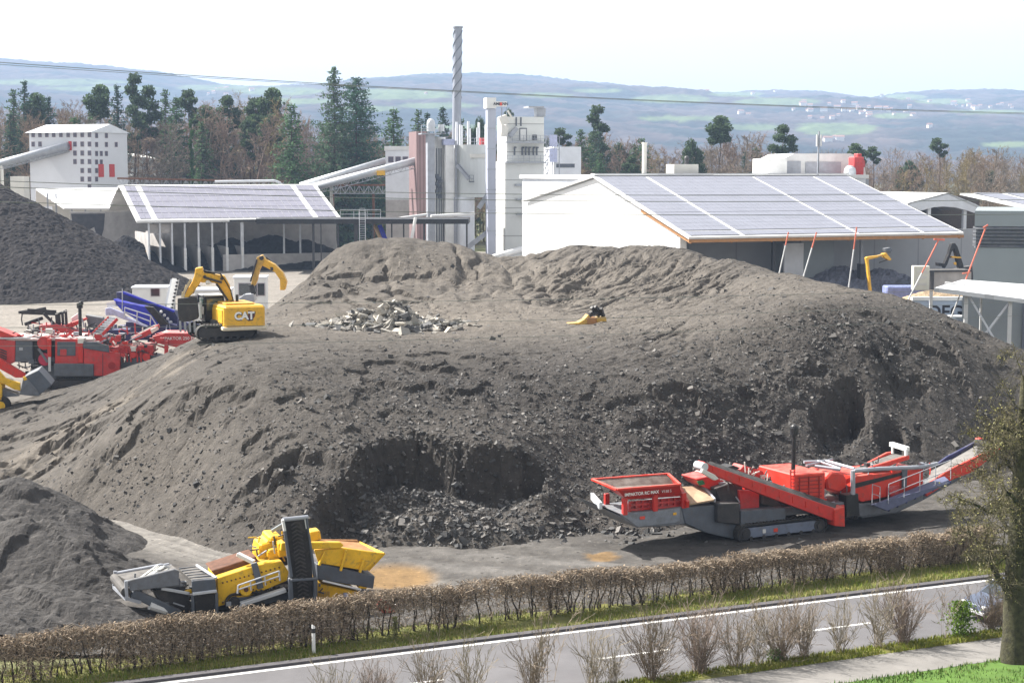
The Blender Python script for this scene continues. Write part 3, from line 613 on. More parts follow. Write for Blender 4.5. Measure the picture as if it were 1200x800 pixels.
def tone_a(X, Y, PX, PY, can):
    brown = np.array([0.07, 0.055, 0.05]); ever = np.array([0.02, 0.03, 0.028]); green = np.array([0.125, 0.165, 0.07])
    n = sst(-0.1, 0.3, fbm(X / 160, Y / 160, 5, 501, 0.65)); c = brown + (ever - brown) * n[..., None]; c = c * (1 + 0.9 * can[..., None])
    g = np.zeros(X.shape)
    for cx, cy_, rx, ry in ((470, 112, 75, 7), (330, 108, 60, 6), (640, 113, 45, 4), (790, 117, 55, 6), (905, 120, 55, 5), (980, 152, 60, 9), (1060, 115, 30, 4), (1150, 132, 60, 3), (60, 98, 120, 5), (250, 104, 50, 4), (560, 150, 60, 4), (1040, 137, 30, 4), (430, 128, 50, 4), (700, 108, 40, 3), (1180, 170, 40, 4), (130, 105, 80, 4), (800, 140, 70, 4), (880, 150, 40, 5), (345, 120, 60, 4), (510, 125, 60, 4), (1100, 120, 40, 4), (860, 112, 40, 4)):
        g = np.maximum(g, patch(PX, PY, cx, cy_, rx, ry))
    g = sst(0.42, 0.6, g + 0.22 * fbm(X / 130, Y / 130, 3, 505)); return c + (green - c) * g[..., None]
HILL, HX, HY, HZ, HPX, HPY = hills('hill', 2300, 5200, lambda q: 200 - np.interp(q, sx_, sy_) - 4, -8, 900, 260, 300, tone_a)
# ------------------------------------------------------------------ haze round everything, the sky outside it
hz = MB(); hz.box(-3600, 3600, -60, 8200, -2.2, 420)
m = bpy.data.materials.new('haze'); m.use_nodes = True; nt = m.node_tree; nt.nodes.remove(nt.nodes['Principled BSDF'])
pv = nt.nodes.new('ShaderNodeVolumePrincipled'); pv.inputs['Color'].default_value = (0.52, 0.70, 1.0, 1); pv.inputs['Density'].default_value = 0.00016; pv.inputs['Anisotropy'].default_value = 0.0
nt.links.new(pv.outputs[0], nt.nodes['Material Output'].inputs['Volume'])
o = hz.build('haze', m); tag(o, 'pale spring haze over the valley', 'haze', kind='stuff')
# ================================================================== BUILDINGS AND WORKS
def pv_grid(b, A, B, C, D_, nu, nv, gap=0.07, skip=(), lift=0.06, th=0.04):
    """solar panels on the roof quad A B (eave) C D (ridge)"""
    A, B, C, D_ = (Vector(x) for x in (A, B, C, D_))
    n = (B - A).cross(D_ - A).normalized()
    if n.z < 0: n = -n
    def q(u, v): return (A * (1 - u) + B * u) * (1 - v) + (D_ * (1 - u) + C * u) * v
    for i in range(nu):
        if i in skip: continue
        for j in range(nv):
            u0, u1, v0, v1 = (i + gap / 2) / nu, (i + 1 - gap / 2) / nu, (j + gap / 2) / nv, (j + 1 - gap / 2) / nv
            b.slab(*[q(*uv) + n * lift for uv in ((u0, v0), (u1, v0), (u1, v1), (u0, v1))], th)
    return b
def railing(b, pts, h=1.1, r=0.04, step=1.5, mid=True):
    for a, c in zip(pts[:-1], pts[1:]):
        a = Vector(a); c = Vector(c); L = (c - a).length; n = max(1, round(L / step))
        for i in range(n + 1): p = a.lerp(c, i / n); b.tube(p, p + Vector((0, 0, h)), r, n=4)
        for k in ((1, 0.5) if mid else (1,)): b.tube(a + Vector((0, 0, h * k)), c + Vector((0, 0, h * k)), r, n=4)
    return b
def lattice(b, p, q, h, w, n, r=0.06, zig=True):
    """an open truss between p and q, h high and w deep"""
    p = Vector(p); q = Vector(q); d = (q - p).normalized(); side = d.cross(Vector((0, 0, 1))).normalized() * (w / 2); up = side.cross(d).normalized() * h
    if up.z < 0: up = -up
    for sg in (-1, 1):
        o = side * sg; b.bar(p + o, q + o, r * 2, r * 2); b.bar(p + o + up, q + o + up, r * 2, r * 2)
        for i in range(n):
            a = p.lerp(q, i / n) + o; c = p.lerp(q, (i + 1) / n) + o
            b.tube(a, c + up, r * 0.7, n=4) if i % 2 else b.tube(a + up, c, r * 0.7, n=4)
            b.tube(c, c + up, r * 0.6, n=4)
    return b
ridge_m = seams(mat('white_roof_sheet', (0.80, 0.80, 0.79), 0.5, var=0.05, scale=0.2), 0, 6.0, 0.05, 0.7)

# ---- big hall with the solar roof
H0 = Vector((23.8, 230, 0)); fr = Frame(H0.x, H0.y, 22.5)
hall = empty('factory_hall', fr.loc(), fr.a, 'long white hall with a solar panel roof and an open side facing the pile', 'hall')
LN, ZE, ZR, ZB = 45.0, 9.1, 17.3, 13.2; RT, BT = 30.5, 57.0    # eave, ridge and back heights; depth of ridge and back
wt = 4.5                                              # front wall line of the gables
zw = ZE + (ZR - ZE) * wt / RT
gb = MB(); gb.add([], [])
def gable(s0, s1, wt=wt): 
    zw = ZE + (ZR - ZE) * wt / RT; g = MB(); pts = [(wt, 0), (wt, zw - 0.45), (RT, ZR - 0.45), (BT, ZB - 0.45), (BT, 0)]
    n = len(pts); g.add([(s0, t, z) for t, z in pts] + [(s1, t, z) for t, z in pts], [tuple(range(n - 1, -1, -1)), tuple(range(n, 2 * n))] + [(i, (i + 1) % n, (i + 1) % n + n, i + n) for i in range(n)]); return g
wsheet = seams(mat('hall_white_sheet', (0.68, 0.68, 0.67), 0.5, var=0.03, scale=0.2), 2, 3.2, 0.03, 0.93)
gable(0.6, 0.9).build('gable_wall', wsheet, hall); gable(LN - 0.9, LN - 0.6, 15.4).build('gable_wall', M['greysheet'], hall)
b = MB(); b.box(0.9, LN - 0.9, 15, 15.3, 0, 12.2); b.box(LN - 0.9, LN + 14, 15, 15.3, 0, 9.0); b.build('inner_wall', seams(mat('grey_panel_wall', (0.33, 0.34, 0.36), 0.7, var=0.08, scale=0.2), 0, 8.0, 0.12, 0.75), hall)
rf = MB(); rf.slab((0, 0, ZE), (LN, 0, ZE), (LN, RT, ZR), (0, RT, ZR), 0.3); rf.slab((0, RT + 0.02, ZR), (LN, RT + 0.02, ZR), (LN, BT + 1, ZB), (0, BT + 1, ZB), 0.3)
rfo = rf.build('roof', M['white'], hall)
k = lambda u, v: (u * LN, 0.02 + v * RT, ZE + 0.01 + v * (ZR - ZE))
pvb = MB()
for (u0, u1, nu) in ((0.010, 0.182, 8), (0.196, 0.595, 19), (0.607, 0.840, 11), (0.852, 0.990, 7)):
    for v0, v1, nv in ((0.015, 0.075, 1), (0.09, 0.36, 5), (0.364, 0.636, 5), (0.64, 0.97, 6)): pv_grid(pvb, k(u0, v0), k(u1, v0), k(u1, v1), k(u0, v1), nu, nv, 0.035, lift=0.10)
pvb.build('solar_array', M['pv'], rfo)
rc = MB(); rc.bar((0, RT, ZR + 0.16), (LN, RT, ZR + 0.16), 1.3, 0.22); rc.build('ridge_cap', M['white'], rfo)
b = MB(); b.bar((0, 0.1, ZE - 0.55), (LN, 0.1, ZE - 0.55), 0.25, 0.42)
for i in range(8): s = 0.5 + i * 6.28; b.bar((s, 0.2, ZE - 0.6), (s, 15, ZE + 3.3), 0.25, 0.6)
for t in (3.0, 6.5, 10, 13): b.bar((0.9, t, ZE - 0.55 + t * 0.268), (LN - 0.9, t, ZE - 0.55 + t * 0.268), 0.16, 0.22)
b.build('eave_timber', M['timber'], hall)
for s, mm in ((16.5, M['dark']), (31.2, M['galvd'])):
    c = MB(); c.box(s - 0.22, s + 0.22, 5.2, 5.7, 0.0, ZE + 0.6); po = c.build('post', mm, hall)
    if s > 30: c = MB(); c.box(s - 0.40, s + 0.40, 5.0, 5.9, 0, 4.6); c.build('post_guard', M['dark'], po)
b = MB(); b.box(20.2, 23.4, 8.5, 8.9, 0, 7.6); b.build('partition', M['whiteb'], hall)
b = MB(); b.box(23.6, 29.2, 9.5, 9.8, 0, 9.9); b.build('inner_panel', M['greysheet'], hall)
b = MB(); b.box(0.6, 1.6, 3.6, 4.5, 0, 9.0); b.build('corner_post', M['white'], hall)
# heaps and machines under the hall roof
w0 = fr.w2(33, 8, 0); heap('waste_heap', 'bluish heap of shredded scrap under the hall roof', cone_heap([(w0.x - 3, w0.y, 4.0, 1.5, 1.1), (w0.x + 3, w0.y, 3.6, 1.5, 1.1)], 0.6, 0.8), w0.x - 14, w0.x + 14, w0.y - 9, w0.y + 8, 0.35, (0.24, 0.25, 0.31), 240, 'shredded_scrap', 0.5, 'heap')
w0 = at(1104, 352, 192); heap('sand_heap', 'low beige sand heap beside the pale lettered wall', cone_heap([(w0.x, 196, 4.2, 2.0, 1.0), (w0.x + 5, 197, 4.0, 1.8, 1.0)], 0.6, 0.8), w0.x - 16, w0.x + 20, 186, 206, 0.35, (0.44, 0.33, 0.22), 244, 'beige_sand', 0.15, 'heap')

# ---- flat white building behind the hall, with its chimney and roof box
fb = Frame(45, 300, 22.5); flat = empty('flat_building', fb.loc(), fb.a, 'low white flat roofed building just behind the hall ridge', 'building')
sL_ = fb.p(683, 203, 0)[0]; b = MB(); b.box(sL_, 20, 0, 26, 0, 16.6); b.build('wall', M['whiteb'], flat)
b = MB(); b.box(sL_ - 0.4, 20.4, -0.4, 26.4, 16.6, 17.25); b.build('roof', M['white'], flat)
p = fb.p(755, 203, 8); b = MB(); b.tube((p[0], 8, 16.8), (p[0], 8, 22.6), 0.42, n=12); b.tube((p[0], 8, 22.6), (p[0], 8, 22.9), 0.50, n=12); b.build('flue_pipe', M['cream'], flat)
p = fb.p(801, 203, 6); b = MB(); b.box(p[0] - 2.4, p[0] + 2.4, 5, 8, 17.25, 19.1); rb = b.build('roof_box', M['cream'], flat); b = MB(); b.tube((p[0] + 0.6, 6, 19.1), (p[0] + 0.6, 6, 19.9), 0.4); b.ball((p[0] + 0.6, 6, 20.1), 0.5); b.build('roof_vent', M['dark'], rb)
b = MB(); p0, p1 = fb.p(775, 203, -0.2), fb.p(840, 203, -0.2); b.box(p0[0], p1[0], 1, 12, 17.25, 17.5); b.build('dark_sheet', M['slate'], flat)

# ---- white works with rounded roof and the red dust collector
fw = Frame(*at(955, 210, 315).xy, 8); wk = empty('rounded_roof_works', fw.loc(), fw.a, 'white works building with rounded roof edge beside a mast', 'building')
p0, p1, p2 = fw.p(921, 180, 2), fw.p(985, 184, 2), fw.p(999, 200, 2)
zt = p0[2]; pts = [(p0[0] - 0.5, 0), (p0[0] - 0.5, zt - 1.0), (p0[0] + 1.5, zt), (p1[0] + 2, zt), (p1[0] + 3.6, zt - 0.6), (p1[0] + 4.6, zt - 2.2), (p1[0] + 5.0, zt - 4), (p1[0] + 5, 0)]
MB().prism(pts, 2, 18).build('wall', M['white'], wk)
b = MB(); q0, q1 = fw.p(922, 189, 1.9), fw.p(938, 212, 1.9); b.box(q0[0], q1[0], 1.8, 2.2, 8, q0[2]); q0, q1 = fw.p(944, 190, 1.9), fw.p(985, 212, 1.9); b.box(q0[0], q1[0], 1.8, 2.2, 8, q0[2]); b.build('grey_panel', M['galvd'], wk)
q0, q1 = fw.p(900, 186, -1), fw.p(922, 212, -1); b = MB(); b.box(q0[0], q1[0], -1, 9, 0, q0[2]); b.build('annex', M['white'], wk)
dc = Frame(*at(1005, 210, 312).xy, 8); d_ = empty('dust_collector', dc.loc(), dc.a, 'red dust collector with rounded silver duct at the right end of the works', 'dust collector')
b = MB(); q0, q1 = dc.p(1001, 184), dc.p(1012, 216); b.box(q0[0], q1[0], 0, 3, 4, q0[2]); q0, q1 = dc.p(1006, 180), dc.p(1011, 186); b.box(q0[0], q1[0], 0.5, 2.5, q1[2], q0[2]); q0, q1 = dc.p(1011, 188), dc.p(1015, 196); b.box(q0[0], q1[0], 0.5, 2.5, q1[2], q0[2]); b.build('filter_body', M['red2'], d_, 0.1)
b = MB(); q0 = dc.p(996, 206, -0.5); b.tube((q0[0], -0.5, 3), (q0[0], -0.5, q0[2] + 0.8), 1.1, n=12); b.ball((q0[0], -0.5, q0[2] + 0.8), 1.1, 12, 6); b.build('duct', M['galv'], d_, smooth=False)
b = MB(); q0, q1 = dc.p(1012, 210), dc.p(1018, 220); b.box(q0[0], q1[0], 0, 3, 0, q0[2]); b.build('foot', M['galvd'], d_)
mp = at(957, 200, 300); b = MB(); mz = at(960, 154, 300).z; lattice(b, (mp.x, 300, 2), (mp.x + 0.3, 300, mz - 4), 0.01, 0.5, 24, 0.05); b.tube((mp.x, 300, 0), (mp.x + 0.3, 300, mz), 0.16, n=6); mast = b.build('radio_mast', M['galvd'])
tag(mast, 'thin grey lattice mast standing in front of the rounded roof works', 'mast')
b = MB(); 
for dx in (-0.35, 0.35): b.box(mp.x + 0.3 + dx - 0.12, mp.x + 0.3 + dx + 0.12, 299.6, 300.1, mz - 2.6, mz - 0.6)
b.build('antenna', M['white'], mast)

# ---- second open hall at the right
f2 = Frame(*at(1110, 240, 320).xy, 22.5); h2 = empty('open_hall', f2.loc(), f2.a, 'white open hall with arched front and solar roof at the right edge', 'hall')
top = f2.poly([(1064, 238), (1111, 226), (1143, 239), (1157, 246.5)]); bot = f2.poly([(1152, 249.5), (1144, 250), (1133, 246.5), (1119, 243), (1106, 242), (1094, 243), (1079, 247), (1066, 241)])
n = len(top + bot); MB().prism(top + bot, 0, 0.6).build('arched_fascia', M['whiteb'], h2)
zr_ = f2.p(1111, 226)[2]; sl_, sr_ = top[0][0], top[3][0]; sm_ = top[1][0]
rf = MB(); rf.slab((sl_, 0, top[0][1]), (sm_, 0, zr_), (sm_, 60, zr_), (sl_, 60, top[0][1]), 0.3); rf.slab((sm_ + 0.02, 0, zr_), (sr_, 0, top[3][1]), (sr_, 60, top[3][1]), (sm_ + 0.02, 60, zr_), 0.3); r2 = rf.build('roof', M['white'], h2)
# the long roof beyond turns to the right: a wing along u
wg = Frame(*f2.w2(sm_, 0.7, 0).xy, 6); wing = empty('solar_wing', wg.loc(), wg.a, 'grey hall wing with solar panels running out of the picture behind the slatted building', 'hall')
e0 = wg.p(1160, 247, -8); g0 = wg.p(1113, 226.5, 8); g1 = wg.p(1330, 226.5, 8); e1 = wg.p(1380, 247, -8)
b = MB(); b.slab((g0[0] + 11, -8, e0[2]), (e1[0], -8, e0[2]), (g1[0], 8, g0[2]), (g0[0] + 2, 8, g0[2]), 0.3); wr = b.build('roof', M['white'], wing)
pv_grid(MB(), *[(g0[0] + 13, -7.6, e0[2] + 0.03), (e1[0], -7.6, e0[2] + 0.03), (g1[0], 7.6, g0[2]), (g0[0] + 4.5, 7.6, g0[2])], 26, 9, 0.04, (4,), 0.12).build('solar_array', M['pv'], wr)
b = MB(); b.box(g0[0] + 12, e1[0], -5, -4.6, 0, e0[2] - 0.3); b.build('wall', M['dark'], wing)
for px in (1090.5, 1132.5):
    q = f2.p(px, 243, 0.3); b = MB(); b.box(q[0] - 0.35, q[0] + 0.35, 0.62, 1.2, 0, q[2]); b.build('post', M['whiteb'], h2)
b = MB(); b.box(sl_ - 1, sr_ + 9, 14, 14.4, 0, zr_ - 0.8); b.box(sl_ - 1, sl_ - 0.6, 0.7, 14, 0, top[0][1] - 0.3); b.build('back_wall', mat('brown_boards', (0.10, 0.075, 0.06), 0.8, var=0.2), h2)

# ---- grey slatted building, canopy and lettered wall at the right edge
f3 = Frame(*at(1140, 330, 178).xy, -16); sb = empty('slatted_building', f3.loc(), f3.a, 'grey sheet building with a band of louvres at the right edge', 'building')
q = f3.p(1142.5, 247); s0, zt = q[0], q[2]; l1, l0 = f3.p(1142, 265)[1 + 1], f3.p(1142, 290)[2]
gs = seams(mat('grey_cladding', (0.24, 0.275, 0.285), 0.5, var=0.06, scale=0.2), 0, 6.0, 0.03, 0.8)
b = MB(); b.box(s0, s0 + 24, 0, 20, l1, zt); b.box(s0, s0 + 24, 0, 20, 0, l0); b.box(s0 + 0.15, s0 + 23.9, 0.15, 19.9, l0, l1); b.build('wall', gs, sb)
b = MB(); 
for i in range(6): z = l0 + 0.1 + (l1 - l0) * i / 6; b.slab((s0 - 0.15, -0.15, z), (s0 + 24, -0.15, z), (s0 + 24, 0.12, z + 0.26), (s0 - 0.15, 0.12, z + 0.26), 0.05)
b.build('louvres', M['slate'], sb)
f4 = Frame(*at(1140, 400, 140).xy, -4); cn = empty('canopy', f4.loc(), f4.a, 'white sheet canopy on braced steel posts at the right edge beyond the pile', 'canopy')
A = f4.p(1095, 337, 0); B_ = f4.p(1230, 354, -2.5); C_ = f4.p(1230, 335, 9); D2 = f4.p(1128, 327.5, 9)
b = MB(); b.slab(A, B_, C_, D2, 0.35); b.build('roof', seams(mat('canopy_sheet', (0.62, 0.63, 0.64), 0.5, 0.2, var=0.08, scale=0.3), 1, 1.2, 0.1, 0.8), cn)
b = MB(); b.bar(f4.p(1107, 331.5, 4), f4.p(1215, 347, 2), 0.25, 0.22); b.build('roof_flashing', M['white'], cn)
for px, py, t in ((1132.5, 341, 0.4), (1184, 348, -1.0), (1150, 343, 7)):
    q = f4.p(px, py, t); b = MB(); b.bar((q[0], t, 0), (q[0], t, q[2]), 0.28 if t < 5 else 0.16, 0.28 if t < 5 else 0.16); b.build('post', M['white'], cn)
b = MB(); b.bar(f4.p(1135, 346, 0.3), f4.p(1164, 395, 0), 0.17, 0.17); b.bar(f4.p(1184, 353, -1), f4.p(1155, 391, 0.3), 0.17, 0.17); b.bar(f4.p(1135, 344, 0.3), f4.p(1184, 351, -1), 0.15, 0.15); b.build('cross_brace', M['whiteb'], cn)
f5 = Frame(*at(1160, 400, 152).xy, -15); lb = empty('blue_grey_shed', f5.loc(), f5.a, 'dark blue grey shed under the canopy at the right edge', 'shed')
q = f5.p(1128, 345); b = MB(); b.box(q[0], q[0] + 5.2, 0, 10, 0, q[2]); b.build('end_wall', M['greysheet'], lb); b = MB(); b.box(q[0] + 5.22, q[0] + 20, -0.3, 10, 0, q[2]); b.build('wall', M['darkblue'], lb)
f6 = Frame(*at(1105, 365, 158).xy, 0); lw = empty('lettered_wall', f6.loc(), f6.a, 'pale blue wall with large black letters between the pile and the canopy', 'wall')
q0 = f6.p(1070, 352); q1 = f6.p(1128, 380); b = MB(); b.box(q0[0], q1[0], 0, 0.4, 0, q0[2]); b.build('panel', mat('pale_blue_wall', (0.36, 0.42, 0.52), 0.6, var=0.05), lw)
b = MB(); b.box(q0[0] - 0.1, q1[0] + 0.1, -0.15, 0.55, q0[2], q0[2] + 0.32); b.build('coping', M['white'], lw)
q = f6.p(1108, 366); text('DEG', M['letter'], lw, 1.65, (q[0], -0.02, q[2]), (R(90), 0, 0), bold=0.035)
b = MB(); q = f6.p(1120, 370, -3); b.box(q[0] - 1.0, q[0] + 1.2, -3.2, -2.2, q[2] - 0.15, q[2]); b.bar((q[0] - 0.9, -2.7, q[2]), (q[0] - 0.9, -2.7, 0), 0.12, 0.12); b.bar((q[0] + 1.0, -2.7, q[2]), (q[0] + 1.0, -2.7, 0), 0.12, 0.12); tag(b.build('steel_platform', M['white']), 'small white steel platform in front of the lettered wall', 'platform')
bpy.data.objects['steel_platform'].location = f6.loc()
q = at(1081, 325, 150); b = MB(); b.box(-0.8, 0.62, 0, 0.8, q.z - 1.15, q.z + 1.0); bs = b.build('box_sign', mat('cream_box', (0.66, 0.64, 0.55), 0.6, var=0.06), None, 0.04); bs.location = (q.x, q.y, 0)
tag(bs, 'cream box sign on a white post at the canopy corner', 'sign')
b = MB(); b.bar((0.9, 0.4, 0), (0.9, 0.4, q.z - 1.15), 0.24, 0.24); b.build('post', M['white'], bs)
b = MB(); 
for z in (-0.6, 0.0, 0.5): b.box(-0.5, 0.4, -0.03, 0, q.z + z - 0.1, q.z + z + 0.12)
b.build('relief', M['cream'], bs)

# ---- left open shed with solar roof and storage bays
S0 = Vector((at(160, 258, 300).x, 300, 0)); fs = Frame(S0.x, S0.y, 23)
shed = empty('open_shed', fs.loc(), fs.a, 'open shed with gridded solar roof over concrete storage bays on the left', 'shed')
ZE, ZR, RT, LN = 9.25, 15.4, 16.5, 37.5
rf = MB(); rf.slab((0, 0, ZE), (LN, 0, ZE), (LN, RT, ZR), (0, RT, ZR), 0.28); rf.slab((0, RT + 0.02, ZR), (LN, RT + 0.02, ZR), (LN, RT * 2 - 2, ZE + 1.0), (0, RT * 2 - 2, ZE + 1.0), 0.28); rfo = rf.build('roof', M['white'], shed)
k = lambda u, v: (u * LN, v * RT, ZE + 0.01 + v * (ZR - ZE)); b = MB()
for u0, u1, nu in ((0.02, 0.075, 2), (0.10, 0.86, 22), (0.885, 0.98, 3)): pv_grid(b, k(u0, 0.04), k(u1, 0.04), k(u1, 0.97), k(u0, 0.97), nu, 6, 0.06, (7,) if False else (), 0.08)
b.build('solar_array', mat('shed_solar_cells', (0.21, 0.205, 0.25), 0.32, var=0.12, scale=0.5), rfo)
b = MB(); b.bar((0, -0.12, ZE - 0.15), (LN * 0.44, -0.12, ZE - 0.15), 0.16, 0.42); b.build('gutter', M['white'], shed); b = MB(); b.bar((LN * 0.44, -0.12, ZE - 0.15), (LN, -0.12, ZE - 0.15), 0.16, 0.36); b.build('gutter', M['dark'], shed)
for i, px in enumerate((175, 188, 202, 217, 233, 249, 266, 284, 333, 352)):
    q = fs.p(px, 300, 0.6); s = q[0]; tall = i < 3; b = MB(); b.bar((s, 0.6, 0), (s, 0.6, ZE - 0.5), 0.3 if i != 7 else 0.55, 0.3); b.build('post', M['galv'], shed)
    if i < 8: b = MB(); b.box(s - 0.14, s + 0.14, 0.9, 13, 0, 7.0 if tall else 4.4); b.build('bay_divider', M['concrete'], shed)
    if i >= 3 and i < 8: b = MB(); b.box(s - 0.25, s + 0.2, 0.2, 0.42, 0, 4.3); b.build('divider_edge', M['white'], shed)
b = MB(); b.box(fs.p(175, 300, 13)[0], LN + 3, 13.1, 13.6, 0, 8.6); b.build('back_wall', M['concrete'], shed)
b = MB(); b.box(fs.p(176, 300, 0.2)[0], fs.p(202, 300, 0.2)[0], 0.95, 1.15, 7.0, 8.6); b.build('front_beam', M['concrete'], shed)
for i in range(6): s = 3 + i * 6.2; b = MB(); b.bar((s, 13.3, 8.6), (s, RT, ZR - 0.5), 0.2, 0.2); b.bar((s, 0.6, ZE - 0.45), (s, 13, 12.5), 0.2, 0.3); b.build('rafter', M['dark'], shed)
w0 = fs.w2(24, 7.5, 0); heap('bay_heap', 'black heap of stored millings in the right shed bays', cone_heap([(w0.x - 5, w0.y - 1.5, 5.6, 1.3, 0.8), (w0.x + 2, w0.y + 1.5, 6.0, 1.6, 0.8), (w0.x + 8, w0.y + 4, 5.2, 1.3, 0.8)], 0.6, 0.9), w0.x - 17, w0.x + 20, w0.y - 10, w0.y + 12, 0.4, (0.035, 0.034, 0.036), 250, 'black_millings2', 0.3)
b = MB(); s0, s1 = fs.p(262, 310, 0)[0], fs.p(398, 310, 0)[0]; b.box(s0, s1, 0.25, 0.6, 0, 3.0); b.build('low_wall', M['concrete'], shed)
# left bay wall with wet stains, heap and little pale shed roof behind
fl = Frame(*at(128, 290, 318).xy, 16); bw = empty('stained_wall', fl.loc(), fl.a, 'high concrete bay wall with dark wet stains left of the open shed', 'wall')
q0, q1 = fl.p(82, 248), fl.p(180, 248); b = MB(); b.box(q0[0], q1[0], 0, 0.6, 0, q0[2]); b.build('concrete_face', M['concrete'], bw)
qa = fl.p(123, 249); b = MB(); b.prism([(q0[0] + 0.2, qa[2] - 0.2), (qa[0], qa[2] - 0.2), (qa[0] - 0.3, 7.2), (qa[0] - 1.2, 4.2), (qa[0] - 2.0, 7.6), (qa[0] - 3.1, 7.0), (qa[0] - 3.9, 2.6), (qa[0] - 4.6, 6.8), (qa[0] - 5.2, 4.8), (q0[0] + 0.6, 6.6)], -0.06, -0.01); b.build('wet_stain', mat('wet_stain', (0.07, 0.068, 0.075), 0.8, var=0.35, scale=0.8), bw)
w0 = at(135, 320, 296); heap('wet_heap', 'black heap against the stained concrete wall', cone_heap([(w0.x, 305, 6.6, 0.9, 0.7), (w0.x - 6, 306, 4.2, 1.2, 0.7), (w0.x + 4, 304, 3.6, 1.2, 0.8)], 0.66, 0.8), w0.x - 16, w0.x + 14, 294, 314, 0.4, (0.028, 0.027, 0.03), 254, 'wet_millings', 0.3)
fp = Frame(*at(80, 243, 320).xy, 16); ps = empty('pale_shed', fp.loc(), fp.a, 'pale low pitched shed roof in front of the tall white block', 'shed')
A, B_, C_, D2 = fp.p(75, 243.5, 0), fp.p(128, 244, 0), fp.p(142, 220, 16), fp.p(42, 221, 16)
b = MB(); b.slab(A, B_, C_, D2, 0.3); b.build('roof', mat('pale_roof', (0.72, 0.72, 0.72), 0.5, var=0.08, scale=0.15), ps)
b = MB(); b.slab(D2, C_, (C_[0], 26, A[2]), (D2[0], 26, A[2]), 0.3); b.build('roof', mat('pale_roof'  , (0.72, 0.72, 0.72)), ps)
for px in (56, 66, 84, 100, 118): q = fp.p(px, 244, 1 if px > 70 else 8); b = MB(); b.bar((q[0], 1 if px > 70 else 8, 0), (q[0], 1 if px > 70 else 8, A[2] + (0 if px > 70 else 2.6)), 0.3, 0.3); b.build('post', M['galvd'], ps)
b = MB(); b.box(D2[0] + 3, C_[0], 15, 15.4, 0, A[2]); b.build('wall', M['cream'], ps)

# ---- black canopy with railing and ladder right of the shed
fk = Frame(*at(284, 262, 301).xy, 0); bc = empty('black_canopy', fk.loc(), fk.a, 'flat black edged canopy on thin posts between the shed and the plant', 'canopy')
q0, q1 = fk.p(300, 256.5), fk.p(549, 256.5); zt = q0[2]; zb = fk.p(300, 262.5)[2]
b = MB(); b.box(q0[0], q1[0], 0, 12, zb, zt); b.build('roof', M['black'], bc)
b = MB(); b.bar((q0[0], -0.1, zt + 0.03), (q1[0], -0.1, zt + 0.03), 0.3, 0.14); b.build('gutter', M['galvd'], bc)
for px, w in ((367, 0.4), (376, 0.2), (396, 0.3), (417, 0.6), (437, 0.25), (459, 0.25), (473, 0.25), (497, 0.35), (520, 0.3), (547, 0.3)): q = fk.p(px, 262, 1); b = MB(); b.bar((q[0], 1, 0), (q[0], 1, zb), w, w); b.build('post', M['dark'], bc)
b = MB(); railing(b, [(fk.p(399, 255, 0.5)[0], 0.5, zt), (fk.p(446, 255, 0.5)[0], 0.5, zt)], 1.6, 0.06, 2.4); b.build('railing', M['galv'], bc)
b = MB(); 
for px in (421, 428): q = fk.p(px, 250, -0.3); b.tube((q[0], -0.3, 2), (q[0], -0.3, zt + 1.6), 0.07, n=5)
for i in range(22): z = 3 + i * 0.4; b.tube((fk.p(421, 250, -0.3)[0], -0.3, z), (fk.p(428, 250, -0.3)[0], -0.3, z), 0.04, n=4)
b.build('ladder', M['galv'], bc)
for nm, px0, px1, mm, lb_ in (('timber_board', 439, 450, M['wood'], 'pale timber board leaning under the black canopy'), ('blue_board', 445, 454, M['blue'], 'blue board leaning under the black canopy')):
    b = MB(); b.bar(fk.p(px0, 264, 3), fk.p(px1, 287, 2), 0.9, 0.3); o = b.build(nm, mm); o.location = fk.loc(); tag(o, lb_, 'board')
b = MB(); b.tube(fk.p(487, 255, -0.6), fk.p(480.5, 290, -0.6), 0.28, n=8); o = b.build('slanted_pipe', M['white']); o.location = fk.loc(); tag(o, 'white pipe slanting down in front of the black canopy', 'pipe')

# ---- tall white block with rows of small windows
ft = Frame(*at(109, 290, 372).xy, -24); tb = empty('window_block', ft.loc(), ft.a, 'tall white block with rows of small square windows above the conveyor on the left', 'building')
# in this frame the long front runs to negative s; the side face runs back along t
z1 = ft.p(109, 155)[2]; sL = ft.p(34, 155)[0]
tR = 13.0
b = MB(); b.box(sL, 0, 0, tR, 0, z1); b.build('wall', mat('block_render', (0.62, 0.63, 0.67), 0.7, var=0.06, scale=0.15), tb)
b = MB(); b.add([(sL - 0.6, -0.7, z1), (0.4, -0.7, z1), (0.4, tR + 0.7, z1), (sL - 0.6, tR + 0.7, z1), (sL - 0.6, tR / 2, z1 + 1.9), (0.4, tR / 2, z1 + 1.9)], [(0, 1, 5, 4), (2, 3, 4, 5), (1, 2, 5), (3, 0, 4), (0, 3, 2, 1)]); b.build('roof', M['whiteb'], tb)
winm = mat('window_glass', (0.10, 0.09, 0.12), 0.25, var=0.2); pink = mat('pink_frame', (0.42, 0.37, 0.40), 0.6, var=0.1)
def window(o, x, y, z, w, h, rot, m=None):
    f = MB(); f.box(-w / 2 - 0.08, w / 2 + 0.08, -0.06, 0.02, -h / 2 - 0.08, h / 2 + 0.08); a = f.build('window', pink, o); a.location = (x, y, z); a.rotation_euler = (0, 0, rot)
    g = MB(); g.box(-w / 2, w / 2, -0.09, -0.06, -h / 2, h / 2); g.build('pane', m or winm, a); return a
rows = {158: (39, 47, 55, 63, 71.5, 80, 88, 96.5, 105), 169: (39, 47, 88, 96.5, 105), 179.5: (88, 96.5, 105), 189.5: (88, 96.5, 105), 200: (96.5, 105), 210: (96.5, 105), 219: (105,)}
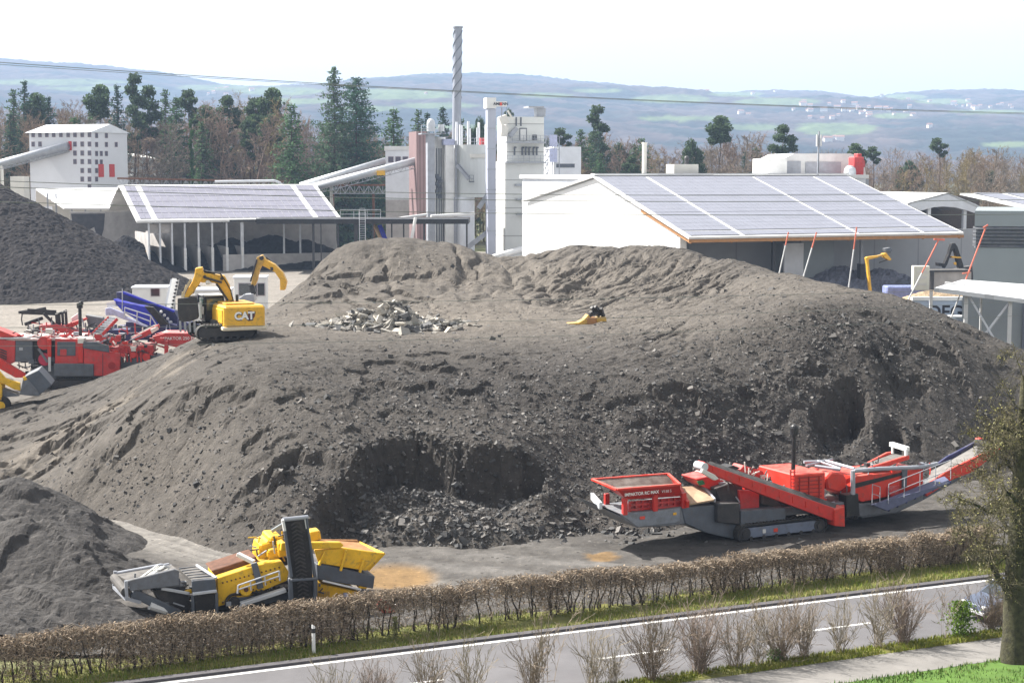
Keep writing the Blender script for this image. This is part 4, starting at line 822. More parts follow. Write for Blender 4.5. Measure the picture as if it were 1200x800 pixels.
for y_, xs_ in rows.items():
    for x_ in xs_: q = ft.p(x_, y_); window(tb, q[0], 0, q[2], 0.85, 1.0, 0)
fside = Frame(*ft.w2(0, 0, 0).xy, 66)
for y_, xs_ in {159: (113, 124.5), 169.5: (113, 124.5, 136), 180: (113, 118.5, 124.5), 190: (113, 118.5), 200: (113,), 210: (113,)}.items():
    for x_ in xs_: q = fside.p(x_, y_); window(tb, 0, q[0], q[2], 0.9, 1.0, R(90))
for x_, y_ in ((118.3, 200), (131, 200)): q = fside.p(x_, y_); b = MB(); b.box(0, 0.12, q[0] - 0.9, q[0] + 0.9, q[2] - 1.4, q[2] + 1.4); b.build('red_hatch', M['red2'], tb)
q = ft.p(82, 171, -0.1); b = MB(); b.box(q[0] - 0.4, q[0] + 0.4, -0.12, 0, q[2] - 1, q[2] + 1); b.build('red_shutter', M['red2'], tb)
# conveyor gallery into the block
def gallery(name, label, f, a, b_, r, dz, truss=True, m=None, nt_=10):
    o = empty(name, f.loc(), f.a, label, 'conveyor'); a = Vector(a); b_ = Vector(b_)
    g = MB(); g.tube(a, b_, r, n=10); g.build('cover', m or M['galv'], o, smooth=True)
    if truss: g = MB(); lattice(g, a - Vector((0, 0, dz + r * 0.4)), b_ - Vector((0, 0, dz + r * 0.4)), dz, r * 1.4, nt_, 0.06); g.build('truss', M['galvd'], o)
    return o
o = gallery('conveyor_gallery', 'grey conveyor gallery rising into the tall white block at the left edge', ft, ft.p(-60, 208, -2), ft.p(79, 171, -1.0), 0.95, 0.9, True, M['galvd'], 26)
b = MB(); q = ft.p(2, 193, -2); b.bar((q[0], -2, 0), (q[0], -2, q[2]), 0.5, 0.5); b.build('leg', M['cream'], o)
b = MB(); q = at(20, 212, 350); b.box(q.x - 1.4, q.x + 1.4, 350, 354, 10.5, q.z + 0.9); b.box(q.x - 1.2, q.x - 0.8, 350.5, 351, 0, 10.5); b.box(q.x + 0.8, q.x + 1.2, 350.5, 351, 0, 10.5); tag(b.build('beige_cabin', M['cream']), 'small beige cabin on legs left of the tall white block', 'cabin')

# ---- white storage hall with sloped end behind
fa = Frame(*at(170, 210, 430).xy, 12); sh = empty('storage_hall', fa.loc(), fa.a, 'white storage hall with a sloping end wall beside the tall block', 'hall')
rows_ = [(125, 210, 180, -6), (163, 210, 180, -6)]
zt = fa.p(160, 180, 6)[2]; zm = fa.p(160, 206, 0)[2]; s0 = fa.p(120, 200)[0]; sA = fa.p(163, 180, 6)[0]; sB = fa.p(184, 186, 0)[0]; sC = fa.p(208.5, 206, 0)[0]; z2 = fa.p(184, 186, 0)[2]
b = MB(); 
prof = lambda t: [(s0, 0), (s0, t[0]), (t[1], t[0]), (t[2], t[3]), (t[4], t[5]), (t[4], 0)]
vA = [(s0, 6, zt), (sA, 6, zt), (sB, 0.4, z2), (sC, 0, zm), (s0, 0, zm)]
b.add([(s0, 0, 0), (sC, 0, 0), (sC, 0, zm), (s0, 0, zm), (s0, 7, zt), (sA, 7, zt), (sB, 1.6, z2), (sC, 20, zm), (s0, 20, zm), (s0, 20, 0), (sC, 20, 0), (s0, 14, zt), (sA, 14, zt)],
      [(0, 1, 2, 3), (3, 2, 6, 5, 4), (2, 7, 12, 5, 6), (4, 5, 12, 11), (11, 12, 7, 8), (8, 7, 10, 9), (1, 10, 7, 2), (0, 3, 4, 11, 8, 9)]); b.build('shell', ridge_m, sh)
# ---- long gantry girder
fg = Frame(*at(300, 215, 352).xy, 0)
def girder(px0, px1, py0, py1, n, label):
    a, b_ = fg.p(px0, py0), fg.p(px1, py1); o = empty('crane_girder', fg.loc(), 0, label, 'girder'); g = MB(); lattice(g, (a[0], 0, a[2] - 1.7), (b_[0], 0, b_[2] - 1.7), 1.6, 1.0, n, 0.07); g.build('truss', M['galvd'], o)
    g = MB(); g.bar(a, b_, 1.3, 0.35); g.build('rail_beam', M['rust'], o)
    for k_ in (0.02, 0.5, 0.98): p = Vector(a).lerp(Vector(b_), k_); g = MB(); g.bar((p.x, 0, 0), (p.x, 0, p.z - 1.7), 0.5, 0.5); g.build('leg', M['rust'], o)
    return o
girder(138, 332, 209, 213, 34, 'rusty crane girder above the solar shed, from the storage hall to the spruce')
girder(388, 487, 217, 217, 18, 'rusty crane girder below the twin conveyor tubes')
b = MB(); b.path([fg.p(252, 213, -1), fg.p(322, 212, -1), fg.p(329, 215, -1), fg.p(331, 219, -1)], 0.28, 8); o = b.build('silver_pipe', M['galv']); o.location = fg.loc(); tag(o, 'bent silver pipe lying along the crane girder', 'pipe')

# ---- asphalt plant
fq = Frame(*at(560, 290, 330).xy, 14)
def plant_thing(name, label, cat): return empty(name, fq.loc(), fq.a, label, cat)
def pbox(px0, px1, py0, t0, dep, m, parent, name, z0=0.0, py1=None, bev=0):
    a, c = fq.p(px0, py0, t0), fq.p(px1, py0, t0); zb = z0 if py1 is None else fq.p(px0, py1, t0)[2]
    b = MB(); b.box(a[0], c[0], t0, t0 + dep, zb, (a[2] + c[2]) / 2); return b.build(name, m, parent, bev)
def pcyl(px, r, py0, t, m, parent, name, z0=0.0, py1=None, n=24):
    q = fq.p(px, py0, t); zb = z0 if py1 is None else fq.p(px, py1, t)[2]; b = MB(); b.tube((q[0], t, zb), (q[0], t, q[2]), r, n=n)
    return b.build(name, m, parent)
tow = plant_thing('mixing_tower', 'white asphalt mixing tower with walkways and a signboard bracket above the hall roof', 'plant tower')
tsh = seams(mat('tower_sheet', (0.62, 0.63, 0.61), 0.55, var=0.07, scale=0.2), 2, 5.4, 0.10, 0.55)
pbox(592, 637.5, 189, 0, 9, tsh, tow, 'lower_body'); pbox(594, 637.5, 148, 0.5, 8, tsh, tow, 'middle_body', py1=189); pbox(593, 637.5, 137, 0.8, 7.5, tsh, tow, 'upper_body', py1=148)
for y_ in (166, 189.5):
    a, c = fq.p(594, y_, -1.4), fq.p(640, y_, -1.4); b = MB(); b.box(a[0], c[0], -1.4, 0.6, a[2] - 0.25, a[2]); wp = b.build('walkway', M['galvd'], tow)
    b = MB(); railing(b, [(a[0], -1.35, a[2]), (c[0], -1.35, a[2])], 1.2, 0.05, 1.2); b.build('railing', M['galvd'], wp)
q = fq.p(613, 158, 0.4); b = MB(); b.box(q[0] - 0.6, q[0] + 0.6, 0.36, 0.5, q[2] - 1.1, q[2] + 1.1); dr = b.build('door', M['white'], tow); b = MB(); 
for dx in (-0.7, 0.62): b.box(q[0] + dx, q[0] + dx + 0.12, 0.33, 0.5, q[2] - 1.1, q[2] + 1.25)
b.box(q[0] - 0.7, q[0] + 0.74, 0.33, 0.5, q[2] + 1.1, q[2] + 1.3); b.build('door_frame', M['slate'], dr)
q = fq.p(626.5, 161, 0.4); b = MB(); b.box(q[0] - 0.45, q[0] + 0.45, 0.38, 0.5, q[2] - 0.5, q[2] + 0.5); b.build('window', M['glass'], tow)
for x_ in (603, 612, 616, 620, 625, 629): q = fq.p(x_, 173, -0.1); b = MB(); b.tube((q[0], -0.1, q[2] - 1.5), (q[0], -0.1, q[2]), 0.16, n=6); b.tube((q[0], -0.1, q[2]), (q[0] + 0.4, 0.4, q[2]), 0.16, n=6); b.build('vent_pipe', M['slate'], tow)
for x_ in (605, 610.5): q = fq.p(x_, 143, 0.7); b = MB(); b.box(q[0] - 0.12, q[0] + 0.12, 0.6, 0.8, q[2] - 1.1, q[2] + 0.9); b.build('cable_duct', M['slate'], tow)
b = MB(); b.bar(fq.p(588, 136, 0), fq.p(591.5, 146, 0), 1.6, 1.6); b.bar(fq.p(591, 147, 0), fq.p(590, 160, 0), 1.3, 1.3); b.bar(fq.p(595, 130, 0), fq.p(601, 140, 0), 0.3, 0.3); b.build('chute', M['cream'], tow)
b = MB(); b.bar(fq.p(597, 160, 0.2), fq.p(606, 150, 0.2), 0.3, 0.8); b.build('stair', M['galvd'], tow)
b = MB(); a, c = fq.p(618, 126.5, 2), fq.p(636, 126.5, 2); b.box(a[0], c[0], 1, 5, a[2], a[2] + 0.3); q = fq.p(632, 137, 3); b.box(q[0] - 0.8, q[0] + 1.0, 2, 4, q[2], a[2]); b.build('hoist_shed', M['galvd'], tow)
pbox(604, 618, 216, -0.6, 0.7, M['galvd'], tow, 'service_ledge', py1=218); 
for y_ in (233, 250): pbox(606, 622, y_, -1.0, 1.0, M['galvd'], tow, 'service_ledge', py1=y_ + 2)
st = plant_thing('stair_tower', 'lattice stair tower with blue panels right of the mixing tower', 'stair tower')
b = MB(); a, c = fq.p(637.5, 160, 2), fq.p(653, 160, 2); zt = a[2]
for s_ in (a[0], (a[0] + c[0]) / 2, c[0]):
    for t in (0.5, 4): b.tube((s_, t, 0), (s_, t, zt), 0.09, n=5)
for i in range(9):
    z = 4 + i * (zt - 4) / 8.0
    for t in (0.5, 4): b.tube((a[0], t, z), (c[0], t, z), 0.07, n=4); b.tube((a[0], t, z - 2.4), ((a[0] + c[0]) / 2, t, z), 0.07, n=4)
b.build('lattice', M['galvd'], st)
for y0_, y1_ in ((158, 172), (174, 190)): pbox(644, 653, y0_, 0.3, 0.15, M['paleblue'], st, 'panel', py1=y1_)
wb = plant_thing('white_works', 'plain white works building with dark window band right of the stair tower', 'building'); pbox(650, 681, 172, 14, 14, M['whiteb'], wb, 'wall'); pbox(652, 673.5, 192, 13.9, 0.1, M['slate'], wb, 'window_band', py1=196.5); pbox(644, 662, 219, 13.8, 0.2, mat('lilac_band', (0.35, 0.32, 0.5), 0.6), wb, 'lower_band', py1=222)
el = plant_thing('bucket_elevator', 'tall grey bucket elevator with white head and signboard', 'elevator'); pbox(571.5, 581, 128, -12, 1.8, mat('elevator_grey', (0.36, 0.38, 0.45), 0.55, var=0.08, scale=0.3), el, 'shaft')
pbox(570.5, 581.5, 114.5, -12.4, 2.6, M['white'], el, 'head', py1=127)
for i in range(6): pbox(571, 581.6, 150 + i * 24, -12.08, 0.1, M['galvd'], el, 'flange', py1=151 + i * 24)
sgn = plant_thing('plant_sign', 'white sign with dark letters beside the elevator head', 'sign'); pbox(579.5, 594, 119, -12.5, 0.25, M['white'], sgn, 'board', py1=125)
q = fq.p(583.2, 122, -12.52); text('AMM', M['letter'], sgn, 0.72, (q[0], -12.54, q[2]), (R(90), 0, 0), bold=0.02); q = fq.p(590.6, 122, -12.52); text('ANN', M['letter'], sgn, 0.72, (q[0], -12.54, q[2]), (R(90), 0, 0), bold=0.02)
q = fq.p(587, 122, -12.52); b = MB(); b.box(q[0] - 0.2, q[0] + 0.2, -12.56, -12.5, q[2] - 0.28, q[2] + 0.28); b.build('red_mark', M['redwhite'], sgn)
b = MB(); b.bar(fq.p(588, 126, -12.3), fq.p(588, 137, -11), 0.18, 0.18); b.build('bracket', M['galvd'], sgn)
si = plant_thing('hot_bin_silo', 'big white round silo with a stair on its side in the middle of the plant', 'silo'); pcyl(555, 3.75, 170, -2, mat('silo_white', (0.56, 0.58, 0.575), 0.5, var=0.06, scale=0.15), si, 'drum', py1=231, n=32)
pcyl(545, 1.8, 231, -3, M['whiteb'], si, 'lower_drum'); 
b = MB(); b.bar(fq.p(536, 193, -6.0), fq.p(550, 210, -6.3), 0.25, 0.9); b.build('stair', M['galvd'], si); b = MB(); a, c = fq.p(536, 191, -6.3), fq.p(550, 208, -6.4); b.bar(a, c, 0.1, 0.1); a, c = fq.p(550, 213, -6.4), fq.p(555, 213, -6.4); b.bar(a, c, 1.0, 0.2); railing(b, [a, c], 1.2, 0.05, 0.7); b.build('railing', M['slate'], si)
pbox(551, 570.5, 180.5, -5.9, 0.2, M['cream'], si, 'sign_band', py1=185)
a, c = fq.p(536, 170, -2), fq.p(574, 170, -2); b = MB(); 
for i in range(12): t = i / 12 * 6.283; p = ((a[0] + c[0]) / 2 + 3.4 * math.cos(t), -2 + 3.4 * math.sin(t), a[2]); b.tube(p, (p[0], p[1], p[2] + 3.2 + (i % 3) * 0.6), 0.22, n=6)
b.build('top_pipes', M['whiteb'], si)
b = MB(); railing(b, [(a[0], -5.6, a[2]), (c[0], -5.6, a[2]), (c[0], 1.5, a[2])], 1.2, 0.05, 1.2); b.build('top_railing', M['galv'], si)
b = MB(); q = fq.p(567, 166, -3); b.box(q[0] - 0.8, q[0] + 0.9, -3.5, -2.5, q[2] - 0.6, q[2] + 0.7); b.build('red_motor', M['red2'], si)
b = MB(); b.bar(fq.p(561, 244, -9), fq.p(578, 218, -10), 0.8, 0.8); b.bar(fq.p(548, 290, -9), fq.p(570, 273, -10), 1.2, 0.9); b.build('chute', M['galvd'], si)
fl_ = plant_thing('filler_silo', 'slim white square silo left of the round silo', 'silo'); pbox(522, 531.5, 166, -4, 2.0, M['white'], fl_, 'shaft'); pbox(520, 533, 163, -4.2, 2.2, M['paleblue'], fl_, 'top_cap', py1=170)
b = MB(); 
for x_ in (533.5, 535): q = fq.p(x_, 165, -4.3); b.tube((q[0], -4.3, 0), (q[0], -4.3, q[2]), 0.09, n=5)
for i in range(40): z = 2 + i * 0.55; b.tube((fq.p(533.5, 165, -4.3)[0], -4.3, z), (fq.p(535, 165, -4.3)[0], -4.3, z), 0.04, n=4)
b.build('ladder', M['galvd'], fl_)
sc = plant_thing('round_tank', 'narrow white round tank behind the grey duct on the left of the plant', 'tank'); pcyl(514, 1.3, 161, -1, M['white'], sc, 'drum')
b = MB(); 
for i in range(9): q = fq.p(512.5 + (i % 3) * 1.6, 206 + i * 3, -3); b.box(q[0] - 0.35, q[0] + 0.35, -3.3, -2.6, q[2] - 0.4, q[2] + 0.3)
for x_ in (511.5, 514.5, 517): q = fq.p(x_, 205, -2.8); b.tube((q[0], -2.8, 2), (q[0], -2.8, q[2] + 5), 0.10, n=5)
b.build('pipework', M['slate'], sc)
dk = plant_thing('grey_duct', 'broad grey duct tower with a rounded top platform at the left of the plant', 'duct'); pbox(501, 509.5, 156, -4, 1.8, M['galvd'], dk, 'shaft')
q = fq.p(505, 154, -3); b = MB(); b.tube((q[0], -3, q[2]), (q[0], -3, q[2] + 1.6), 0.8, n=12); b.ball((q[0], -3, q[2] + 1.6), 0.8, 12, 6); b.tube((q[0] + 2.0, -3, q[2]), (q[0] + 2.0, -3, q[2] + 1.3), 0.6, n=10); b.build('top_drum', M['galv'], dk)
a, c = fq.p(494, 156, -4.4), fq.p(517, 156, -4.4); b = MB(); b.box(a[0], c[0], -4.4, -1.2, a[2] - 0.25, a[2]); wp = b.build('platform', M['galvd'], dk); b = MB(); railing(b, [(a[0], -4.3, a[2]), (c[0], -4.3, a[2])], 1.5, 0.06, 1.1); b.build('railing', M['galv'], wp)
pr = plant_thing('red_ribbed_tower', 'faded red ribbed sheet tower at the left of the plant', 'plant tower'); pbox(488, 500, 154, 4, 8, M['pinkrib'], pr, 'wall')
ow = Frame(*at(470, 260, 350).xy, 4); of = empty('white_office', ow.loc(), ow.a, 'plain white building with a small window row left of the red ribbed tower', 'building')
q0, q1 = ow.p(451.5, 176), ow.p(492, 176); zb = ow.p(452, 234)[2]; b = MB(); b.box(q0[0], q1[0], 0, 14, zb, q0[2]); b.build('wall', M['whiteb'], of); b = MB(); b.box(q0[0], q1[0], -0.05, 14, 0, zb); b.build('plinth', M['concrete'], of); b = MB(); b.box(q0[0] - 0.2, q1[0], -0.25, 14.2, q0[2], q0[2] + 0.8); b.build('parapet', M['white'], of)
for x_ in (458, 466.5, 475, 483): q = ow.p(x_, 187); window(of, q[0], 0, q[2], 1.0, 1.1, 0)
# chimney with spiral strakes
cb = at(533, 290, 347); ct = at(536.5, 33, 347); r0 = 1.0; b = MB(); b.tube((0, 0, 0), (ct.x - cb.x, 0, ct.z), 0.95, 0.86, n=24); ch = b.build('chimney', mat('chimney_steel', (0.30, 0.32, 0.37), 0.5, 0.3, var=0.1, scale=0.3)); ch.location = (cb.x, 347, 0); tag(ch, 'tall slim grey steel chimney with spiral strakes at its top', 'chimney')
b = MB(); H = ct.z
for k_ in range(3):
    pts = []
    for i in range(60): t = i / 59; z = H * (0.70 + 0.29 * t); an = t * 12.5 + k_ * 2.094; r = 0.93; pts.append((math.cos(an) * r + (ct.x - cb.x) * z / H, math.sin(an) * r, z))
    MB().path(pts, 0.07, 4).build('spiral_strake', M['slate'], ch)
b = MB(); b.tube((ct.x - cb.x, 0, H), (ct.x - cb.x, 0, H + 0.3), 1.05, n=24); b.build('rim', M['galvd'], ch)
# twin conveyor tubes
fc = Frame(*at(430, 260, 336).xy, 2)
o = gallery('conveyor_tube', 'lower silver conveyor tube on a truss rising from the solar shed to the grey duct', fc, fc.p(362, 221, -3), fc.p(501, 185, -3), 0.75, 1.1, True, M['galv'], 22)
q = fc.p(447, 202.5, -4.0); b = MB(); b.box(q[0] - 0.9, q[0] + 0.7, -4.2, -3.6, q[2] - 0.5, q[2] + 0.4); b.build('yellow_box', M['catyellow'], o)
b = MB(); q = fc.p(388, 218, -3); b.bar((q[0], -3, 0), (q[0], -3, q[2]), 0.5, 0.3); b.bar((q[0] + 1.1, -3, 0), (q[0], -3, q[2]), 0.3, 0.3); b.build('leg', M['cream'], o)
gallery('conveyor_tube', 'upper silver conveyor tube behind the lower one, ending at the white building', fc, fc.p(352, 217.5, 2), fc.p(452, 188, 2), 0.62, 1.0, True, M['galv'], 14)
o = gallery('loading_pipe', 'white sloping pipe at the foot of the elevator beside the hall', fq, fq.p(578, 302, -16), fq.p(612, 292, -14), 0.6, 0.5, False, M['white'])
b = MB(); b.path([fq.p(460, 257, -14), fq.p(500, 251.5, -12)], 0.25, 8); b.path([fq.p(505, 253.5, -12), fq.p(556, 250.5, -10)], 0.3, 8); o = b.build('white_pipe_run', M['white']); o.location = fq.loc(); o.rotation_euler = (0, 0, fq.a); tag(o, 'long white pipe run just above the black canopy', 'pipe')
# ================================================================== MACHINES
class Rig:
    """one machine: outlines read at its near face, extruded to real widths"""
    def __init__(r, name, label, cat, frame, group=None):
        r.f = frame; r.o = empty(name, frame.loc(), frame.a, label, cat, group)
    def P(r, name, pts, t0, t1, m, parent=None, bev=0.03): 
        return MB().prism(r.f.poly(pts, t0), t0, t1).build(name, m, parent or r.o, bev)
    def B(r, name, a, b, w, h, m, parent=None, bev=0.02):        # beam between (px,py,t) points
        return MB().bar(r.f.p(*a), r.f.p(*b), w, h).build(name, m, parent or r.o, bev)
    def T(r, name, pts, rad, m, parent=None, n=8):
        return MB().path([r.f.p(*p) for p in pts], rad, n).build(name, m, parent or r.o)
    def Q(r, name, pts, th, m, parent=None):
        return MB().slab(*[r.f.p(*p) for p in pts], th).build(name, m, parent or r.o)
    def C(r, name, px, py, t0, t1, rad, m, parent=None, n=20, bev=0.0):   # disc or drum across the machine
        s, z = r.f.sz(px, py, t0); return MB().tube((s, t0, z), (s, t1, z), rad, n=n).build(name, m, parent or r.o, bev)
    def text(r, body, px, py, t, size, m, parent=None, rot=0.0, bold=0.0):
        q = r.f.p(px, py, t); return text(body, m, parent or r.o, size, (q[0], q[1] - 0.012, q[2]), (R(90), 0, 0) if not rot else (R(90), -rot, 0), 0.003, bold=bold)
def crawler(o, s0, s1, z0, z1, t0, t1, m_side=None, name='crawler_track'):
    """a track: shoe loop with grousers, side frame, sprocket, idler and rollers"""
    r = (z1 - z0) / 2; zc = (z0 + z1) / 2; loop = []
    for i in range(13): a = math.pi / 2 + math.pi * i / 12; loop.append((s0 + r + r * math.cos(a), zc + r * math.sin(a)))
    for i in range(13): a = -math.pi / 2 + math.pi * i / 12; loop.append((s1 - r + r * math.cos(a), zc + r * math.sin(a)))
    inner = [(x + (0.08 if x < (s0 + s1) / 2 else -0.08) * 0 , z) for x, z in loop]
    b = MB(); n = len(loop); k = (r - 0.10) / r
    inn = [((s0 + r + (x - s0 - r) * k) if x <= s0 + r else ((s1 - r + (x - s1 + r) * k) if x >= s1 - r else x), zc + (z - zc) * k) for x, z in loop]
    V = [(x, t, z) for t in (t0, t1) for x, z in loop] + [(x, t, z) for t in (t0, t1) for x, z in inn]; F = []
    for i in range(n):
        j = (i + 1) % n; F += [(i, i + n, j + n, j), (2 * n + i, 2 * n + j, 3 * n + j, 3 * n + i), (i, j, 2 * n + j, 2 * n + i), (n + i, 3 * n + i, 3 * n + j, n + j)]
    b.add(V, F)
    L = s1 - s0 - 2 * r; k = int(L / 0.2)
    for i in range(k): x = s0 + r + (i + 0.5) * L / k; b.box(x - 0.03, x + 0.03, t0, t1, z0 - 0.05, z0 + 0.01); b.box(x - 0.03, x + 0.03, t0, t1, z1 - 0.01, z1 + 0.05)
    tr = b.build(name, M['rubber'], o)
    b = MB(); b.box(s0 + r, s1 - r, t0 + 0.06, t1 - 0.06, z0 + 0.22, z1 - 0.2); b.build('side_frame', m_side or M['slate'], tr, 0.02)
    for x in (s0 + r, s1 - r): b = MB(); b.tube((x, t0 + 0.03, zc), (x, t1 - 0.03, zc), r - 0.14, n=16); b.tube((x, t0 - 0.02, zc), (x, t1 + 0.02, zc), r * 0.4, n=12); b.build('track_wheel', M['dark'], tr)
    b = MB(); k = 6
    for i in range(k): x = s0 + r + (i + 0.5) * L / k; MB().tube((x, t0 + 0.05, z0 + 0.2), (x, t1 - 0.05, z0 + 0.2), 0.11, n=10).build('roller', M['dark'], tr)
    return tr

# ---- red crusher by the hedge
F1 = Frame(13.0, 84.2, 27); G = Rig('mobile_crusher', 'red tracked crusher with feed hopper and long discharge conveyor in front of the pile', 'crusher', F1)
s0, s1 = F1.sz(859, 630, -1.35)[0], F1.sz(964, 616, -1.35)[0]
crawler(G.o, s0, s1, 0.03, 0.95, -1.75, -1.2, mat('track_frame_blue', (0.16, 0.19, 0.26), 0.5, var=0.15, dust=0.4)); crawler(G.o, s0, s1, 0.03, 0.92, 0.85, 1.35, M['slate'])
t = -1.25
G.P('chassis', [(704, 594), (727, 604), (797, 594), (832, 592), (869, 598), (921, 594), (990, 588), (1010, 590), (1040, 588), (1078, 577), (1078, 586), (1050, 600), (1000, 606), (965, 600), (900, 606), (868, 614), (862, 626), (829, 624), (803, 613.5), (784, 616), (747, 618), (724, 605)], t, 1.25, M['chassis'])
G.P('support_frame', [(706, 593), (728, 602), (784, 596.5), (797, 595), (797, 612), (748, 617.5), (727, 603)], -1.3, 1.3, mat('pale_grey_paint', (0.19, 0.21, 0.24), 0.5, var=0.35, dust=0.5, scale=1.5))  # support frame in a paler, mottled grey than the chassis
G.B('lit_end_bar', (704, 592.5, -1.3), (694, 581, 1.3), 0.16, 0.34, M['galv']); G.P('chassis_beam', [(799, 594), (830, 592), (868, 590), (868, 630), (858, 631), (829, 624.5), (803, 613)], -1.32, 1.3, M['slate'])  # end bar: pale bar added for the sunlit white end of the frame
# hopper: open box with flaring walls
rim = [F1.p(723, 573.5, -1.65), F1.p(797, 567.5, -1.65), F1.p(783, 555, 1.45), F1.p(694, 561.5, 1.45)]
bot = [F1.p(734, 585, -1.1), F1.p(797, 581, -1.1), F1.p(790, 569, 0.9), F1.p(716, 573, 0.9)]
b = MB(); b.add(rim + bot, [(0, 4, 5, 1), (1, 5, 6, 2), (2, 6, 7, 3), (3, 7, 4, 0), (4, 7, 6, 5)])
iw = [tuple(Vector(x) + Vector((0, 0, 0)) for x in rim)]
hp = b.build('feed_hopper', M['red'], G.o)
inn = [Vector(p).lerp((Vector(rim[0]) + Vector(rim[2])) / 2, 0.025) for p in rim]; ib = [Vector(p) + Vector((0, 0, 0.12)) for p in bot]
b = MB(); b.add(inn + ib, [(0, 1, 5, 4), (1, 2, 6, 5), (2, 3, 7, 6), (3, 0, 4, 7), (4, 5, 6, 7)]); b.build('hopper_lining', mat('scoured_lining', (0.13, 0.065, 0.045), 0.75, var=0.5, scale=1.2, col2=(0.25, 0.21, 0.185)), hp)
b = MB(); 
for i, j in ((0, 1), (1, 2), (2, 3), (3, 0)): b.bar(rim[i], rim[j], 0.13, 0.10)
b.build('rim_bar', M['orange'], hp, 0.01)
G.text('IMPAKTOR RC MAX', 752, 577.8, -1.50, 0.21, M['letterw'], hp, bold=0.006); G.text('V150 S', 781, 575.3, -1.47, 0.19, M['letterw'], hp)
for px, py0, py1, tt in ((732, 583, 603, -1.25), (767.5, 579, 598.5, -1.25), (801, 577, 595, -1.25), (711, 578, 593, 1.1)):
    a, c = F1.p(px, py0, tt), F1.p(px, py1, tt); b = MB(); b.bar(a, c, 0.24, 0.2); b.build('hopper_leg', M['red'], G.o, 0.02)
b = MB(); a, c = F1.p(737, 587, -0.9), F1.p(797, 582, -0.9); bb, dd = F1.p(737, 601, -0.9), F1.p(797, 596, -0.9); b.add([a, c, dd, bb], [(0, 1, 2, 3)])
for i in range(9): p = Vector(a).lerp(Vector(c), i / 8); q = Vector(bb).lerp(Vector(dd), i / 8); b.bar(p - Vector((0, 0.06, 0)), q - Vector((0, 0.06, 0)), 0.1, 0.1)
for k_ in (0.3, 0.7): b.bar(Vector(a).lerp(Vector(bb), k_) - Vector((0, 0.08, 0)), Vector(c).lerp(Vector(dd), k_) - Vector((0, 0.08, 0)), 0.1, 0.1)
b.build('feeder_pan', M['red2'], G.o)
# sand plate of the side chute, with orange edges
G.Q('chute_plate', [(808, 590, -1.5), (837, 585, -1.5), (820, 569, 0.4), (796, 570, 0.4)], 0.08, mat('sandy_plate', (0.36, 0.26, 0.17), 0.8, var=0.3, scale=1.5))
G.B('chute_edge', (806, 591, -1.52), (794, 568, 0.45), 0.16, 0.34, M['orange']); G.B('chute_edge', (838, 586, -1.5), (822, 568, 0.4), 0.10, 0.2, M['galvd'])
G.P('feeder_head', [(816, 561), (838, 556), (852, 566), (840, 578), (822, 568)], -0.5, 0.9, M['red']); G.P('green_cover', [(817, 564), (824, 562), (827, 567), (820, 569)], -0.56, -0.48, mat('green_tarp', (0.02, 0.16, 0.07), 0.6)); G.P('rock_box', [(860, 559), (872, 545), (895, 552), (897, 562), (870, 570)], 0.3, 1.2, M['red'])
G.P('black_guard', [(845, 550), (860, 545), (868, 548), (852, 556)], 0.2, 1.0, M['black']); G.P('pale_hood', [(822, 559), (829, 554), (842, 557), (836, 562)], 0.0, 1.0, mat('sunbleached_red', (0.60, 0.38, 0.36), 0.6, var=0.15))
G.P('crusher_box', [(838, 572), (870, 562), (905, 570), (905, 598), (868, 600), (845, 590)], -0.95, 1.1, M['dark']); G.P('red_gearbox', [(866, 574), (890, 574), (890, 596), (868, 597)], -1.1, -0.9, M['red2'])
G.P('tool_box', [(868.5, 598.5), (921, 594.5), (921, 611), (868.5, 616)], -1.62, -0.9, M['slate']); G.P('side_locker', [(841, 590), (867, 589), (867, 614), (841, 612)], -1.6, -0.9, M['dark'])
G.P('belt_guard', [(905, 578), (935, 576), (940, 596), (905, 598)], -1.15, 0.9, M['black']); G.P('grey_deck', [(896, 574), (916, 592), (922, 595), (922, 598), (893, 590)], -1.2, -0.6, M['belt'])
# engine house
eh = G.P('engine_house', [(930, 556), (967.5, 553), (966.5, 590), (930, 577)], -1.25, 1.75, M['orange'], bev=0.05)
b = MB(); 
for i in range(6): p = F1.p(935, 560 + i * 4.3, -1.27); q = F1.p(963, 557.5 + i * 4.6, -1.27); b.bar(p, q, 0.03, 0.05)
for x in (937, 948, 960): b.bar(F1.p(x, 558.5 - (x - 937) * .07, -1.27), F1.p(x, 580 + (x - 937) * .2, -1.27), 0.03, 0.06)
b.build('grille', mat('grille_red', (0.28, 0.018, 0.012), 0.5), eh)
b = MB(); 
for tt in (-0.2, 0.7): s_, z_ = F1.sz(931, 562, -1.25); b.box(s_ - 0.05, s_ - 0.0, tt - 0.35, tt + 0.35, z_ - 0.75, z_ - 0.05)
b.build('access_panel', M['orange'], eh)
b = MB(); 
for x in (926.5, 931): b.bar(F1.p(x, 550, -1.4), F1.p(x, 586, -1.4), 0.06, 0.06)
for i in range(8): b.bar(F1.p(926.5, 553 + i * 4, -1.4), F1.p(931, 553 + i * 4, -1.4), 0.04, 0.04)
b.build('ladder', M['red'], G.o)
q = F1.p(929.5, 550, -0.6); b = MB(); zt = F1.p(931.5, 508, -0.6)[2]; b.tube((q[0], -0.6, q[2]), (q[0] + 0.03, -0.6, zt), 0.11, n=12); ex = b.build('exhaust_stack', M['black'], G.o); b = MB(); b.tube((q[0] + 0.03, -0.6, zt - 0.05), (q[0] + 0.03, -0.6, zt + 0.28), 0.21, n=12); b.ball((q[0] + 0.03, -0.6, zt + 0.28), 0.21, 12, 6); b.build('rain_cap', M['black'], ex)
